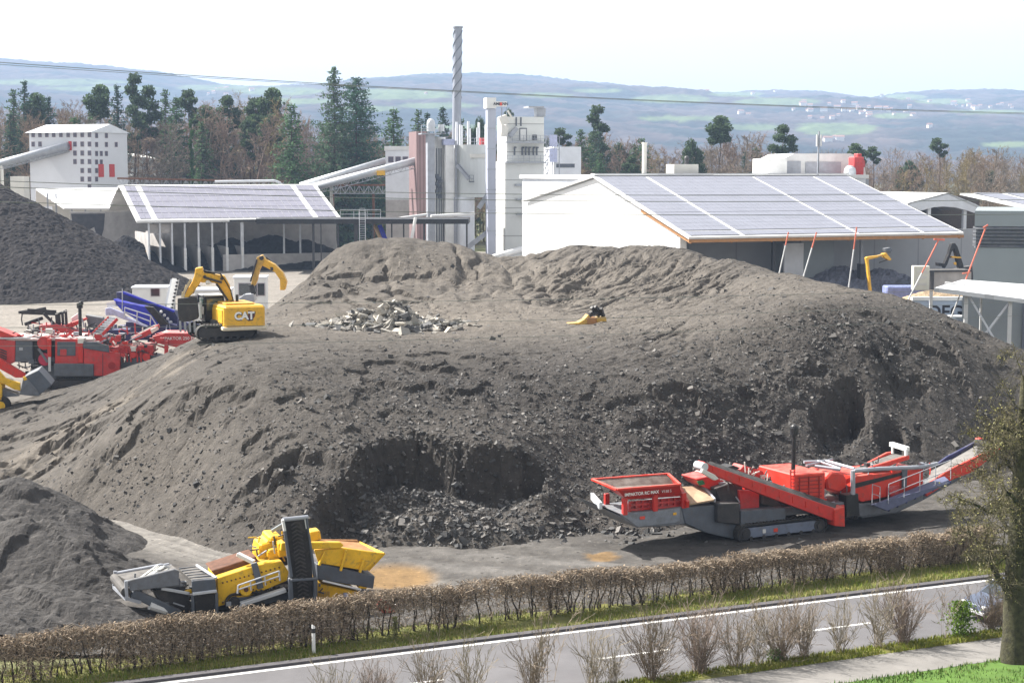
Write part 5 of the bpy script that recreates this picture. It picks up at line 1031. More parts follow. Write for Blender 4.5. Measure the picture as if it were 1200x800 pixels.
# side conveyor in front
sc_ = G.P('side_conveyor', [(826, 541), (834, 545), (905, 570), (990, 599), (990, 612), (972, 609), (895, 580), (823, 551)], -2.05, -1.45, M['red'], bev=0.02)
G.Q('conveyor_belt', [(828, 543.6, -1.98), (984, 597, -1.98), (987, 592.5, -1.5), (832, 540, -1.5)], 0.05, M['rubber'], sc_)
G.P('tail_box', [(978, 597), (990, 593), (990.5, 617), (978, 616)], -2.15, -1.3, M['orange'], sc_); G.C('head_drum', 826, 547, -2.1, -1.4, 0.2, M['galv'], sc_, 14); G.P('gearmotor', [(824, 549), (838, 556), (843, 561), (838, 563), (822, 554)], -2.25, -2.06, M['cream'], sc_)
b = MB(); 
for i in range(10): u = i / 9; b.bar(F1.p(836 + 140 * u, 546.5 + 52 * u, -2.07), F1.p(836 + 140 * u, 552 + 55 * u, -2.07), 0.05, 0.03)
b.build('stiffener', M['orange'], sc_)
# hydraulics and dark drive bay
G.P('drive_bay', [(968, 589), (1006, 586), (1006, 608), (968, 609)], -1.1, 1.1, M['dark']); b = MB()
rr = random.Random(4)
for i in range(12): x = 970 + rr.random() * 34; y = 590 + rr.random() * 8; b.path([F1.p(x, y, -1.2), F1.p(x + rr.uniform(-4, 4), y + 6, -1.3), F1.p(x + rr.uniform(-4, 4), y + 12, -1.2)], 0.04, 5)
b.build('hoses', M['rubber'], G.o)
G.P('control_cabinet', [(991, 580), (1006, 578), (1008, 604), (992, 606)], -1.4, -0.8, M['black']); G.P('red_valve', [(985, 592), (990, 591), (990, 597), (985, 598)], -1.36, -1.25, M['red'])
# red drum cover and screen box
G.P('drum_cover', [(968, 560), (974, 553), (988, 554), (993, 561), (992, 571), (984, 577), (970, 573)], -0.9, 0.9, M['orange'], bev=0.08)
scb = G.P('screen_box', [(1003, 558), (1061, 551), (1082, 549), (1082, 567), (1054, 579), (1010, 588), (1001, 582)], -1.2, 1.2, M['orange'])
G.P('dark_stripe', [(1002.5, 566), (1062, 552), (1062, 555.5), (1002.5, 572)], -1.24, -1.21, M['black'], scb); G.P('screen_rib', [(1058, 550), (1064, 549.5), (1063, 570), (1058, 573)], -1.34, -1.21, M['slate'], scb); G.P('flange_plate', [(1040, 570), (1054, 568), (1054, 578), (1040, 582)], -1.28, -1.21, M['red2'], scb)
G.C('eccentric', 1048, 577, -1.4, -1.2, 0.28, M['red2'], scb)
# upper return conveyor over the screen
uc = G.P('return_conveyor', [(1018, 548), (1023, 546), (1062, 534), (1066, 533), (1066, 538), (1024, 552)], -0.9, -0.75, M['orange']); G.P('side_rail', [(1000, 551), (1040, 530), (1046, 529), (1046, 533), (1002, 555)], 0.75, 0.9, M['orange'], uc); G.Q('conveyor_belt', [(1010, 551, -0.74), (1060, 534, -0.74), (1047, 531, 0.74), (1002, 548, 0.74)], 0.06, M['belt'], uc)
b = MB(); b.bar(F1.p(1044, 520, 0.6), F1.p(1064, 526, -0.8), 0.22, 0.22); b.bar(F1.p(1046, 520, 0.6), F1.p(1046, 531, 0.6), 0.1, 0.1); b.bar(F1.p(1062, 526, -0.8), F1.p(1062, 536, -0.8), 0.14, 0.14); b.build('white_arch', M['white'], uc)
# grey pipe frame
b = MB(); b.path([F1.p(1001, 551.5, -1.3), F1.p(1030, 549, -1.3), F1.p(1080, 547, -1.3), F1.p(1098, 543, -1.2)], 0.11, 8); b.tube(F1.p(999.5, 551, -1.35), F1.p(999.5, 579, -1.35), 0.12)
b.path([F1.p(942, 541, 1.2), F1.p(968, 540, 0.9), F1.p(1001, 549, -1.2)], 0.09, 6); b.path([F1.p(955, 546, 0.0), F1.p(985, 550, -1.0)], 0.09, 6); b.path([F1.p(958, 540, 0.9), F1.p(985, 549, -0.4)], 0.07, 6); b.path([F1.p(945, 545, 0.1), F1.p(975, 538, 1.3)], 0.07, 6)
b.build('pipe_frame', M['galvd'], G.o)
# main discharge conveyor
mc = G.P('discharge_conveyor', [(1083, 570), (1113, 550), (1166, 524.5), (1174, 521), (1175, 526), (1140, 553), (1116, 562), (1086, 582)], -0.85, -0.7, M['orange']); G.P('side_rail', [(1095, 546), (1110, 535), (1148, 515), (1152, 515), (1152, 519), (1100, 546)], 0.7, 0.85, M['navy'], mc)
G.Q('conveyor_belt', [(1086, 567, -0.7), (1168, 523.5, -0.7), (1152, 516.5, 0.7), (1090, 552, 0.7)], 0.07, mat('bright_belt', (0.17, 0.16, 0.15), 0.9, var=0.3, scale=2), mc); G.C('head_drum', 1168, 524, -0.8, 0.8, 0.22, M['rubber'], mc); G.P('motor', [(1147, 514), (1152, 513), (1153, 518), (1148, 519)], 0.85, 1.2, M['redwhite'], mc)
G.P('tail_beam', [(1080, 575), (1125, 555), (1128, 560), (1082, 586)], -0.6, 0.6, M['slate'], mc)
# walkway
wk_ = G.Q('walkway', [(1022, 591, -2.0), (1040, 598, -2.0), (1115, 565, -2.0), (1107, 558, -1.2)], 0.12, mat('walkway_blue', (0.10, 0.11, 0.18), 0.6, var=0.2)); b = MB()
railing(b, [F1.p(1041, 590, -2.05), F1.p(1114, 561, -2.05)], 1.0, 0.022, 1.0); railing(b, [F1.p(1022, 589, -1.9), F1.p(1031, 592, -1.95)], 0.95, 0.022, 0.8); b.build('railing', M['galvd'], wk_)
b = MB(); 
for i in range(8): u = i / 7; b.bar(F1.p(1030 + 76 * u, 591 - 29 * u, -1.3), F1.p(1042 + 72 * u, 598 - 33 * u, -2.0), 0.06, 0.10)
b.build('tread_bars', M['navy'], wk_)
G.P('lower_beam', [(1008, 590), (1040, 594), (1082, 577), (1082, 586), (1050, 601), (1010, 607)], -1.0, 1.0, M['chassis'])
G.P('warning_label', [(750, 605), (756, 604.5), (756, 608), (750, 608.5)], -1.335, -1.31, M['redwhite']); G.P('yellow_label', [(789, 600.5), (793, 600), (793, 603), (789, 603.5)], -1.335, -1.31, M['catyellow']); G.P('round_mark', [(907, 619), (912, 618.5), (912, 623), (907, 623.5)], -1.73, -1.68, M['redwhite']); G.P('white_label', [(894, 620), (898, 619.7), (898, 624.5), (894, 625)], -1.73, -1.68, M['white'])

# ---- yellow screener by the hedge
a = gnd(292, 715, 0); F2 = Frame(a.x, a.y + 1.2, 20); Y = Rig('mobile_screener', 'yellow and grey mobile screener with three conveyors behind the hedge', 'screener', F2)
X2 = lambda cx, cy: (120 + cx * 0.3, 590 + cy * 0.3)
def yp(*pts): return [X2(*p) for p in pts]
def yq(cx, cy, t): x, y = X2(cx, cy); return (x, y, t)
Y.P('chassis', yp((300, 440), (460, 395), (720, 350), (1000, 345), (1010, 400), (840, 470), (460, 520), (330, 520)), -0.9, 0.9, M['slate'])
s0, s1 = F2.sz(*X2(480, 480), -1.2)[0], F2.sz(*X2(820, 450), -1.2)[0]
crawler(Y.o, s0, s1, 0.03, 0.8, -1.25, -0.8); crawler(Y.o, s0, s1, 0.03, 0.8, 0.8, 1.25)
sbx = Y.P('screen_box', yp((448, 290), (600, 240), (700, 222), (728, 265), (722, 300), (640, 335), (540, 375), (452, 402)), -1.15, 1.0, M['yellow'], bev=0.03)
Y.P('rusty_deck', yp((425, 262), (600, 205), (612, 236), (450, 290)), -0.6, 0.9, M['rust'], sbx); b = MB(); 
for i in range(14): u = i / 13; x, z = F2.sz(*X2(470 + 220 * u, 300 - 60 * u + 8), -1.16); b.tube((x, -1.2, z), (x, -1.15, z), 0.035, n=6); x, z = F2.sz(*X2(470 + 220 * u, 385 - 95 * u), -1.16); b.tube((x, -1.2, z), (x, -1.15, z), 0.035, n=6)
b.build('bolts', M['rust'], sbx); Y.C('eccentric', *X2(562, 335), -1.42, -1.1, 0.27, M['yellow'], sbx, 24, 0.03); Y.C('eccentric_hub', *X2(562, 335), -1.46, -1.4, 0.10, M['rust'], sbx, 12)
Y.B('white_beam', yq(528, 196, -0.6), yq(592, 228, -1.0), 0.25, 0.16, M['white'], sbx); Y.B('grey_strut', yq(592, 230, -1.24), yq(618, 330, -1.24), 0.12, 0.26, M['slate'], sbx)
b = MB(); b.path([F2.p(*yq(528, 350, -1.55)), F2.p(*yq(530, 318, -1.55)), F2.p(*yq(690, 262, -1.55)), F2.p(*yq(694, 300, -1.55))], 0.035, 6); b.tube(F2.p(*yq(530, 335, -1.55)), F2.p(*yq(692, 282, -1.55)), 0.03, n=5)
for u in (0.3, 0.65): b.tube(F2.p(*yq(530 + 160 * u, 318 - 56 * u, -1.55)), F2.p(*yq(533 + 160 * u, 355 - 56 * u, -1.55)), 0.03, n=5)
b.build('railing', M['galv'], Y.o); Y.B('walkway_edge', yq(540, 392, -1.5), yq(715, 335, -1.5), 0.35, 0.16, M['galv']); Y.B('walkway_leg', yq(546, 390, -1.5), yq(525, 430, -1.5), 0.08, 0.12, M['galv'])
# engine and yellow bodies behind the middle conveyor
Y.P('engine_cover', yp((610, 195), (618, 158), (648, 150), (652, 128), (700, 125), (712, 150), (700, 210), (650, 225), (612, 228)), -0.3, 1.1, M['yellow'], bev=0.06); Y.P('battery_box', yp((650, 180), (690, 172), (690, 215), (650, 222)), -0.6, -0.3, M['yellow'], bev=0.04); Y.P('side_cover', yp((688, 155), (712, 148), (720, 205), (690, 210)), -0.9, -0.2, M['yellow']); Y.P('dark_bay', yp((604, 226), (660, 200), (725, 210), (725, 240), (620, 250)), -0.3, 0.8, M['dark']); Y.B('green_post', yq(660, 108, 0.4), yq(712, 76, 0.4), 0.1, 0.14, M['greysheet'])
Y.P('rear_box', yp((812, 110), (850, 104), (856, 140), (815, 148)), 0.5, 1.2, M['yellow'])
# middle (side) conveyor standing almost upright
mid = Y.P('side_rail', yp((703, 62), (714, 66), (745, 285), (734, 292)), -1.95, -1.8, M['slate']); mid.name = 'lifting_conveyor'
Y.P('side_rail', yp((793, 52), (802, 56), (838, 290), (827, 296)), -1.72, -1.55, M['slate'], mid)
bl = Y.Q('conveyor_belt', [yq(712, 68, -1.86), yq(800, 58, -1.65), yq(832, 400, -1.65), yq(742, 405, -1.86)], 0.08, M['rubber'], mid)
b = MB(); 
for i in range(22):
    u = i / 21; c0 = Vector(F2.p(*yq(756 + 33 * u, 72 + 320 * u, -1.90))); e0 = Vector(F2.p(*yq(738 + 33 * u, 84 + 320 * u, -1.92))); e1 = Vector(F2.p(*yq(778 + 33 * u, 82 + 320 * u, -1.86))); b.bar(c0, e0, 0.05, 0.04, (0, 1, 0)); b.bar(c0, e1, 0.05, 0.04, (0, 1, 0))
b.build('chevrons', mat('worn_chevron', (0.055, 0.05, 0.048), 0.8), bl); Y.B('cross_bar', yq(735, 298, -1.97), yq(840, 292, -1.75), 0.14, 0.10, M['slate'], mid); Y.P('lower_frame', yp((728, 292), (742, 288), (750, 420), (730, 425)), -1.96, -1.75, M['slate'], mid); Y.P('lower_frame', yp((826, 290), (842, 288), (838, 410), (824, 412)), -1.8, -1.5, M['slate'], mid)
Y.T('roller', [yq(705, 62, -1.9), yq(802, 52, -1.6)], 0.09, M['galvd'], mid, 10)
b = MB(); b.bar(F2.p(*yq(790, 50, -1.6)), F2.p(*yq(798, 95, -1.6)), 0.10, 0.16); b.bar(F2.p(*yq(704, 62, -1.95)), F2.p(*yq(712, 105, -1.95)), 0.10, 0.16); b.build('bearing', M['white'], mid)
# hopper at the right
hp = Y.P('feed_hopper', yp((828, 180), (940, 172), (1075, 190), (1100, 192), (1040, 255), (1030, 262), (845, 232)), -1.3, -1.15, M['yellow']); Y.P('hopper_wall', yp((850, 140), (1000, 142), (1004, 176), (860, 178)), 1.1, 1.25, M['rustmud'], hp); Y.Q('end_wall', [yq(1100, 190, -1.3), yq(1005, 146, 1.2), yq(985, 205, 0.9), yq(1035, 258, -1.1)], 0.1, M['yellow'], hp)
Y.Q('hopper_lining', [yq(845, 176, -1.2), yq(1070, 188, -1.2), yq(1000, 150, 1.1), yq(850, 140, 1.1)], 0.5, M['rustmud'], hp); Y.P('top_rail', yp((700, 152), (840, 150), (930, 150), (944, 162), (930, 174), (820, 178), (695, 185)), -1.42, -1.2, M['yellow'], hp)
for x0, y0, x1, y1 in ((868, 185, 846, 240), (952, 180, 930, 262), (1020, 215, 1005, 268)): Y.B('hopper_rib', yq(x0, y0, -1.36), yq(x1, y1, -1.36), 0.16, 0.10, M['yellow'], hp)
Y.P('feeder_side', yp((838, 236), (880, 238), (1065, 282), (1058, 332), (1000, 320), (842, 295)), -1.2, 1.0, M['slate']); Y.P('lower_frame', yp((840, 310), (880, 318), (1005, 345), (1005, 362), (930, 390), (840, 385)), -1.0, 0.9, M['yellow']); b = MB()
for x0, x1, y0, y1 in ((842, 886, 342, 388), (912, 944, 350, 388)):
    for i in range(7): x = x0 + (x1 - x0) * i / 6; b.bar(F2.p(*yq(x, y0, -1.03)), F2.p(*yq(x, y1, -1.03)), 0.05, 0.03)
b.build('grille', M['olive'], Y.o); Y.P('jack_leg', yp((1005, 318), (1030, 320), (1030, 400), (1010, 400)), -1.1, -0.8, M['slate']); Y.P('jack_pad', yp((1002, 316), (1034, 316), (1034, 332), (1002, 332)), -1.15, -0.75, M['yellow']); Y.B('pale_bar', yq(860, 300, -1.25), yq(1010, 335, -1.25), 0.10, 0.08, M['white']); Y.P('tank', yp((945, 350), (962, 350), (962, 385), (945, 385)), -1.2, -0.95, M['paleblue'])
# left tail conveyor and folding conveyor
tc_ = Y.P('tail_conveyor', yp((100, 300), (280, 255), (300, 262), (300, 320), (110, 342)), -1.5, -1.35, M['chassis']); Y.P('side_rail', yp((50, 268), (230, 235), (275, 240), (275, 258), (55, 288)), 0.9, 1.05, M['galvd'], tc_)
Y.Q('conveyor_belt', [yq(100, 302, -1.3), yq(300, 262, -1.3), yq(270, 238, 0.9), yq(55, 275, 0.9)], 0.08, M['belt'], tc_); Y.T('head_roller', [yq(92, 345, -1.4), yq(48, 290, 0.95)], 0.2, M['belt'], tc_, 12)
b = MB(); b.bar(F2.p(*yq(92, 300, -1.45)), F2.p(*yq(95, 372, -1.45)), 0.12, 0.12); b.bar(F2.p(*yq(95, 370, -1.45)), F2.p(*yq(150, 385, -1.45)), 0.10, 0.12); b.bar(F2.p(*yq(50, 262, 1.0)), F2.p(*yq(45, 325, 1.0)), 0.12, 0.12); b.bar(F2.p(*yq(45, 325, 1.0)), F2.p(*yq(95, 372, -1.45)), 0.12, 0.12)
b.bar(F2.p(*yq(55, 270, 1.0)), F2.p(*yq(260, 236, 1.0)), 0.08, 0.10); b.build('frame', M['galvd'], tc_)
b = MB(); 
for i in range(9): u = i / 8; b.bar(F2.p(*yq(150 + 90 * u, 288 - 18 * u, -0.9 + 1.4 * (i % 2))), F2.p(*yq(215 + 70 * u, 240 + 20 * u, 0.4 - 0.9 * (i % 2))), 0.07, 0.05)
b.path([F2.p(*yq(190, 280, -0.8)), F2.p(*yq(215, 262, -0.3)), F2.p(*yq(240, 246, 0.2)), F2.p(*yq(270, 252, 0.3))], 0.07, 6); b.build('hoses', mat('pale_hose', (0.52, 0.52, 0.5), 0.6), tc_)
Y.B('lower_beam', yq(115, 345, -1.2), yq(300, 430, -1.2), 0.3, 0.35, M['slate']); Y.B('ram', yq(230, 330, -1.3), yq(340, 350, -1.3), 0.12, 0.12, M['galv']); Y.P('orange_part', yp((320, 340), (350, 335), (352, 350), (322, 356)), -1.2, -1.0, M['yellow']); Y.T('pale_drum', [yq(185, 398, -1.35), yq(250, 418, -1.2)], 0.16, M['white']); Y.P('dark_bay2'.replace('2', ''), yp((200, 340), (320, 320), (350, 400), (340, 450), (240, 420)), -1.1, 0.8, M['dark'])
fo = Y.Q('folding_conveyor', [yq(350, 300, -1.5), yq(440, 292, -1.4), yq(375, 245, 1.0), yq(300, 255, 1.0)], 0.12, M['belt']); b = MB(); 
for i in range(6): u = i / 5; b.bar(F2.p(*yq(350 - 50 * u, 298 - 44 * u, -1.5 + 2.5 * u)), F2.p(*yq(440 - 66 * u, 290 - 46 * u, -1.4 + 2.4 * u)), 0.05, 0.06)
b.build('rollers', M['slate'], fo); Y.P('end_frame', yp((350, 300), (442, 292), (446, 345), (352, 356)), -1.6, -1.45, M['slate'], fo); Y.B('frame_bar', yq(352, 352, -1.65), yq(446, 340, -1.65), 0.12, 0.12, M['galv'], fo); Y.P('belt_apron', yp((358, 356), (440, 350), (440, 440), (362, 452)), -1.58, -1.48, M['rubber'], fo); Y.B('frame_post', yq(352, 356, -1.6), yq(356, 460, -1.6), 0.12, 0.1, M['slate'], fo); Y.B('frame_post', yq(445, 346, -1.6), yq(448, 440, -1.6), 0.12, 0.1, M['slate'], fo); Y.B('side_bracket', yq(368, 240, 0.3), yq(446, 290, -1.3), 0.10, 0.10, M['galv'], fo)

def clutter(rig, spots, t0, t1, n, seed, mats, size=1.0):
    """pipes, brackets and small boxes that fill a machine's working parts"""
    r = random.Random(seed); (x0, y0), (x1, y1), h = spots
    bs = [MB() for _ in mats]
    for i in range(n):
        u = r.random(); x = x0 + (x1 - x0) * u; y = y0 + (y1 - y0) * u + r.uniform(-h, h); t = r.uniform(t0, t1); p = Vector(rig.f.p(x, y, t)); b = bs[r.randrange(len(bs))]; k = r.random(); z = size
        if k < 0.45: b.bar(p, p + Vector((r.uniform(-0.9, 0.9), r.uniform(-0.3, 0.3), r.uniform(-0.35, 0.35))) * z, 0.07 * z, 0.07 * z)
        elif k < 0.7: b.tube(p, p + Vector((r.uniform(-0.15, 0.15), 0, r.uniform(0.3, 0.8))) * z, 0.05 * z, n=6)
        else: w = r.uniform(0.08, 0.22) * z; b.box(p.x - w, p.x + w, t - w, t + w, p.z - w * 0.8, p.z + w * 0.8)
    for b, m, nm in zip(bs, mats, ('fittings', 'pipework', 'brackets', 'fastenings')):
        if b.v: b.build(nm, m, rig.o)['kind'] = 'stuff'
clutter(G, ((840, 570), (1000, 590), 9), -1.3, -0.4, 70, 1, (M['dark'], M['red'], M['galvd']), 0.8)
clutter(G, ((1000, 552), (1090, 548), 9), -1.3, 0.9, 60, 2, (M['dark'], M['orange'], M['galvd']), 0.7)
clutter(G, ((870, 556), (900, 562), 7), -0.6, 1.0, 30, 3, (M['dark'], M['red2'], M['cream']), 0.7)
clutter(Y, ((150, 690), (240, 700), 14), -1.3, 0.6, 80, 4, (M['slate'], M['galvd'], M['dark']), 0.7)
clutter(Y, ((300, 640), (345, 640), 12), -0.9, 0.6, 40, 5, (M['yellow'], M['dark'], M['galvd']), 0.7)
clutter(Y, ((250, 700), (400, 690), 9), -1.3, 0.2, 60, 6, (M['slate'], M['dark'], M['galvd']), 0.7)

# ---- excavators
def bucket(o, f, pts, t0, t1, m, teeth):
    k = MB().prism(f.poly(pts, t0), t0, t1).build('bucket', m, o, 0.03); b = MB()
    for px, py, qx, qy, t in teeth: b.bar(f.p(px, py, t), f.p(qx, qy, t), 0.14, 0.12)
    b.build('teeth', M['galvd'], k); return k
zx = pile_z(at(270, 393, 111).x, 111.5)
F3 = Frame(at(278, 393, 112).x, 112, 22, 0); E = Rig('excavator', 'yellow tracked excavator working on the bench of the pile with its bucket lowered', 'excavator', F3)
X3 = lambda cx, cy: (120 + cx * 0.2, 280 + cy * 0.2)
ep = lambda *pts: [X3(*p) for p in pts]
def eq(cx, cy, t): x, y = X3(cx, cy); return (x, y, t)
zg = F3.sz(*X3(745, 592), -1.6)[1]
s0, s1 = F3.sz(*X3(520, 560), -1.6)[0], F3.sz(*X3(890, 560), -1.6)[0]
crawler(E.o, s0 + 0.35, s1 + 0.2, zg, zg + 1.0, -1.6, -1.0, M['dark']); crawler(E.o, s0 + 0.35, s1 + 0.2, zg, zg + 1.0, 1.0, 1.6, M['dark'])
b = MB(); c_ = (s0 + s1) / 2 + 0.3; b.box(c_ - 1.2, c_ + 1.2, -1.0, 1.0, zg + 0.35, zg + 0.95); b.tube((c_, 0, zg + 0.9), (c_, 0, zg + 1.2), 0.75, n=20); b.build('undercarriage', M['dark'], E.o)
# upper body in its own heading: the tail faces the photographer
cab0 = F3.w2(c_, 0, 0); up = Frame(cab0.x, cab0.y, 23)
U3 = Rig('excavator_house', 'x', 'x', up); hs = U3.o
for k_ in ('label', 'category'): del hs[k_]
def house(): pass
q0, q1 = up.sz(*X3(714, 395), -2.2), up.sz(*X3(955, 520), -2.2)
b = MB(); r_ = 0.35; b.zprism([(q0[0], -2.2), (q1[0], -2.2), (q1[0] + 0.02, -1.3), (q1[0], 1.6), (q0[0], 1.6)], q1[1] + 0.05, q0[1]); body = b.build('counterweight', M['catyellow'], hs, 0.12)
b = MB(); b.box(q0[0] - 0.12, q1[0] + 0.1, -2.28, 1.5, q1[1] - 0.12, q1[1] + 0.12); b.build('lower_rim', mat('pale_rim_paint', (0.62, 0.55, 0.42), 0.6, var=0.2), body, 0.05)  # lower rim: paler strip along the bottom of the body
q2 = up.sz(*X3(640, 450), -1.0); b = MB(); b.box(q0[0] - 0.06, q0[0] + 0.02, -1.8, 1.3, q1[1] + 0.3, q0[1] - 0.25); b.build('engine_cover', M['catyellow'], hs, 0.08)
b = MB(); b.box(q0[0] + 0.3, q1[0] - 0.5, -1.4, 1.3, q0[1], q0[1] + 0.12); b.build('roof_panel', M['catyellow'], hs, 0.03); b = MB(); b.tube((q1[0] - 1.2, 0.4, q0[1]), (q1[0] - 1.2, 0.4, q0[1] + 0.55), 0.1); b.build('exhaust_pipe', M['dark'], hs)
qt = up.p(*X3(832, 452), -2.21); text('CAT', M['letterw'], body, 0.66, (qt[0], -2.215, qt[2]), (R(90), 0, 0), 0.004, bold=0.03); text('CAT', M['letter'], body, 0.66, (qt[0] + 0.03, -2.207, qt[2] - 0.03), (R(90), 0, 0), 0.003, bold=0.06)
z_ = qt[2]; x_ = qt[0]; b = MB().prism([(x_ + 0.25, z_ + 0.36), (x_ + 0.52, z_ + 0.32), (x_ + 0.72, z_ + 0.03), (x_ + 0.52, z_ - 0.30), (x_ + 0.25, z_ - 0.34)], -2.206, -2.202); b.build('dark_hexagon', mat('dark_red_mark', (0.12, 0.03, 0.03), 0.5), body)
b = MB().prism([(x_ - 0.17, z_ - 0.27), (x_ + 0.13, z_ - 0.27), (x_ - 0.02, z_ - 0.07)], -2.224, -2.219); b.build('yellow_triangle', M['catyellow'], body)
# cab left of the boom
c0, c1 = up.sz(*X3(600, 338), 1.0), up.sz(*X3(716, 470), 1.0); cx0 = c0[0]; cx1 = c1[0]
b = MB(); b.box(cx0, cx1, 1.0, 2.6, q1[1] + 0.25, c0[1]); cabn = b.build('cab', M['black'], hs, 0.06)
b = MB(); b.box(cx0 + 0.12, cx1 - 0.12, 0.96, 1.01, q0[1] - 0.5, c0[1] - 0.15); b.build('rear_window', M['glassg'], cabn); b = MB(); b.box(cx0 - 0.03, cx0 + 0.01, 1.15, 1.75, q1[1] + 0.7, c0[1] - 0.15); b.box(cx0 - 0.03, cx0 + 0.01, 1.85, 2.5, q1[1] + 0.4, c0[1] - 0.15); b.build('side_window', M['glassg'], cabn)
b = MB(); b.box(cx0 - 0.05, cx1 + 0.05, 0.92, 2.65, c0[1], c0[1] + 0.1); b.build('cab_roof', mat('cab_roof_grey', (0.45, 0.46, 0.47), 0.5), cabn, 0.03)
b = MB(); b.bar((cx0 - 0.25, 2.4, c0[1] - 0.3), (cx0 - 0.05, 2.4, c0[1] - 0.3), 0.05, 0.05); b.box(cx0 - 0.45, cx0 - 0.2, 2.35, 2.45, c0[1] - 0.75, c0[1] - 0.25); b.build('mirror', M['black'], cabn)
# boom, stick and bucket reaching left and away
tb_ = 0.9
def arm(f, pts, t0, t1, name, m, o): return MB().prism(f.poly(pts, t0), t0, t1).build(name, m, o, 0.04)
Fa = Frame(up.w2(cx1, 0.4, 0).x, up.w2(cx1, 0.4, 0).y, 8)
bo = arm(Fa, ep((735, 385), (775, 378), (760, 330), (745, 270), (715, 215), (690, 212), (600, 200), (550, 205), (555, 235), (580, 255), (660, 258), (690, 285), (715, 345)), 0.2, 0.85, 'boom', M['catyellow'], hs)
bo.parent = None
def reparent(o, f, par):
    """hang a part built in frame f under an object standing in another frame"""
    o.parent = par; mw = Matrix.Translation(f.o) @ Matrix.Rotation(f.a, 4, 'Z'); pf = Matrix.Translation(par.location) @ Matrix.Rotation(par.rotation_euler.z, 4, 'Z'); o.matrix_basis = pf.inverted() @ mw @ o.matrix_basis
reparent(bo, Fa, hs)
b = MB(); b.bar(Fa.p(*eq(600, 225, 0.1)), Fa.p(*eq(700, 255, 0.1)), 0.14, 0.14); b.bar(Fa.p(*eq(735, 360, 0.1)), Fa.p(*eq(668, 262, 0.1)), 0.14, 0.14); b.bar(Fa.p(*eq(575, 182, 0.5)), Fa.p(*eq(660, 205, 0.5)), 0.16, 0.16); b.build('boom_ram', M['dark'], bo)
b = MB(); b.bar(Fa.p(*eq(575, 182, 0.5)), Fa.p(*eq(620, 193, 0.5)), 0.09, 0.09); b.build('ram_rod', M['galv'], bo)
sk = arm(Fa, ep((545, 172), (585, 165), (598, 205), (570, 262), (530, 320), (500, 345), (478, 345), (490, 310), (525, 250), (538, 215)), 0.1, 0.95, 'stick', M['catyellow'], bo)
b = MB(); b.bar(Fa.p(*eq(520, 235, 0.0)), Fa.p(*eq(478, 310, 0.0)), 0.14, 0.14); b.bar(Fa.p(*eq(475, 310, 0.2)), Fa.p(*eq(470, 350, 0.2)), 0.2, 0.2); b.bar(Fa.p(*eq(492, 270, 0.2)), Fa.p(*eq(470, 330, 0.2)), 0.18, 0.1); b.build('bucket_link', mat('pale_link', (0.55, 0.46, 0.3), 0.55, var=0.2), sk)
bucket(bo, Fa, ep((440, 348), (548, 338), (556, 400), (562, 465), (530, 480), (450, 490), (440, 420)), -0.25, 1.2, M['dark'], [(X3(455 + i * 28, 480) + X3(458 + i * 28, 545) + (-0.2 + i * 0.02,)) for i in range(4)])
b = MB(); b.ball(Fa.p(*eq(618, 255, 0.1)), 0.16); b.bar(Fa.p(*eq(615, 245, 0.05)), Fa.p(*eq(640, 262, 0.05)), 0.2, 0.12); b.build('work_light', M['white'], bo)
b = MB()
for o_ in (-0.02, 0.06, 0.14): b.path([Fa.p(*eq(770, 372, 0.15 + o_)), Fa.p(*eq(752, 300, 0.12 + o_)), Fa.p(*eq(715, 236, 0.10 + o_)), Fa.p(*eq(690, 204 - 40 * o_, 0.12 + o_)), Fa.p(*eq(620, 190, 0.2 + o_)), Fa.p(*eq(585, 186, 0.2 + o_))], 0.035, 5)
b.build('hydraulic_hoses', M['rubber'], bo)
for x_, y_ in ((565, 192), (700, 232), (757, 368), (600, 222)): MB().tube(Fa.p(*eq(x_, y_, 0.12)), Fa.p(*eq(x_, y_, 0.95)), 0.11, n=12).build('pin', M['dark'], bo)
# the house is one part of the excavator
hs.name = 'superstructure'
mwh = Matrix.Translation(up.o) @ Matrix.Rotation(up.a, 4, 'Z'); mwe = Matrix.Translation(E.o.location) @ Matrix.Rotation(F3.a, 4, 'Z')
for ch in list(bpy.data.objects):
    if ch.parent == hs: ch.parent = E.o; ch.matrix_basis = mwe.inverted() @ mwh @ ch.matrix_basis
bpy.data.objects.remove(hs)

# ---- second excavator behind the pile: only its arm shows over the slope
F7 = Frame(at(335, 340, 168).x, 168, 0); A2 = Rig('excavator', 'yellow excavator arm with hanging bucket rising behind the left slope of the pile', 'excavator', F7)
bo = A2.P('boom', ep((905, 110), (935, 92), (955, 120), (1010, 150), (1055, 195), (1080, 250), (1068, 300), (1040, 300), (1040, 240), (1010, 195), (960, 168), (920, 150)), -0.4, 0.5, M['catyellow'], bev=0.06); bo2 = A2.P('stick', ep((905, 105), (938, 95), (948, 130), (920, 180), (905, 245), (892, 275), (870, 272), (880, 225), (895, 165)), -0.5, 0.3, M['olive'], bo)
A2.B('bucket_link', eq(905, 120, -0.6), eq(868, 250, -0.6), 0.16, 0.16, M['dark'], bo2); A2.B('link', eq(872, 265, -0.3), eq(890, 325, -0.3), 0.4, 0.5, M['dark'], bo2); A2.B('boom_ram', eq(955, 108, 0.6), eq(1030, 165, 0.6), 0.2, 0.2, M['dark'], bo)
A2.P('bucket', ep((802, 345), (830, 325), (885, 322), (892, 360), (870, 382), (805, 380)), -0.8, 0.8, M['galvd'], bo); A2.P('letter_mark', ep((983, 165), (1000, 165), (1002, 185), (985, 185)), -0.42, -0.40, M['dark'], bo); A2.C('pin', *X3(932, 112), -0.55, 0.55, 0.22, M['dark'], bo, 12)
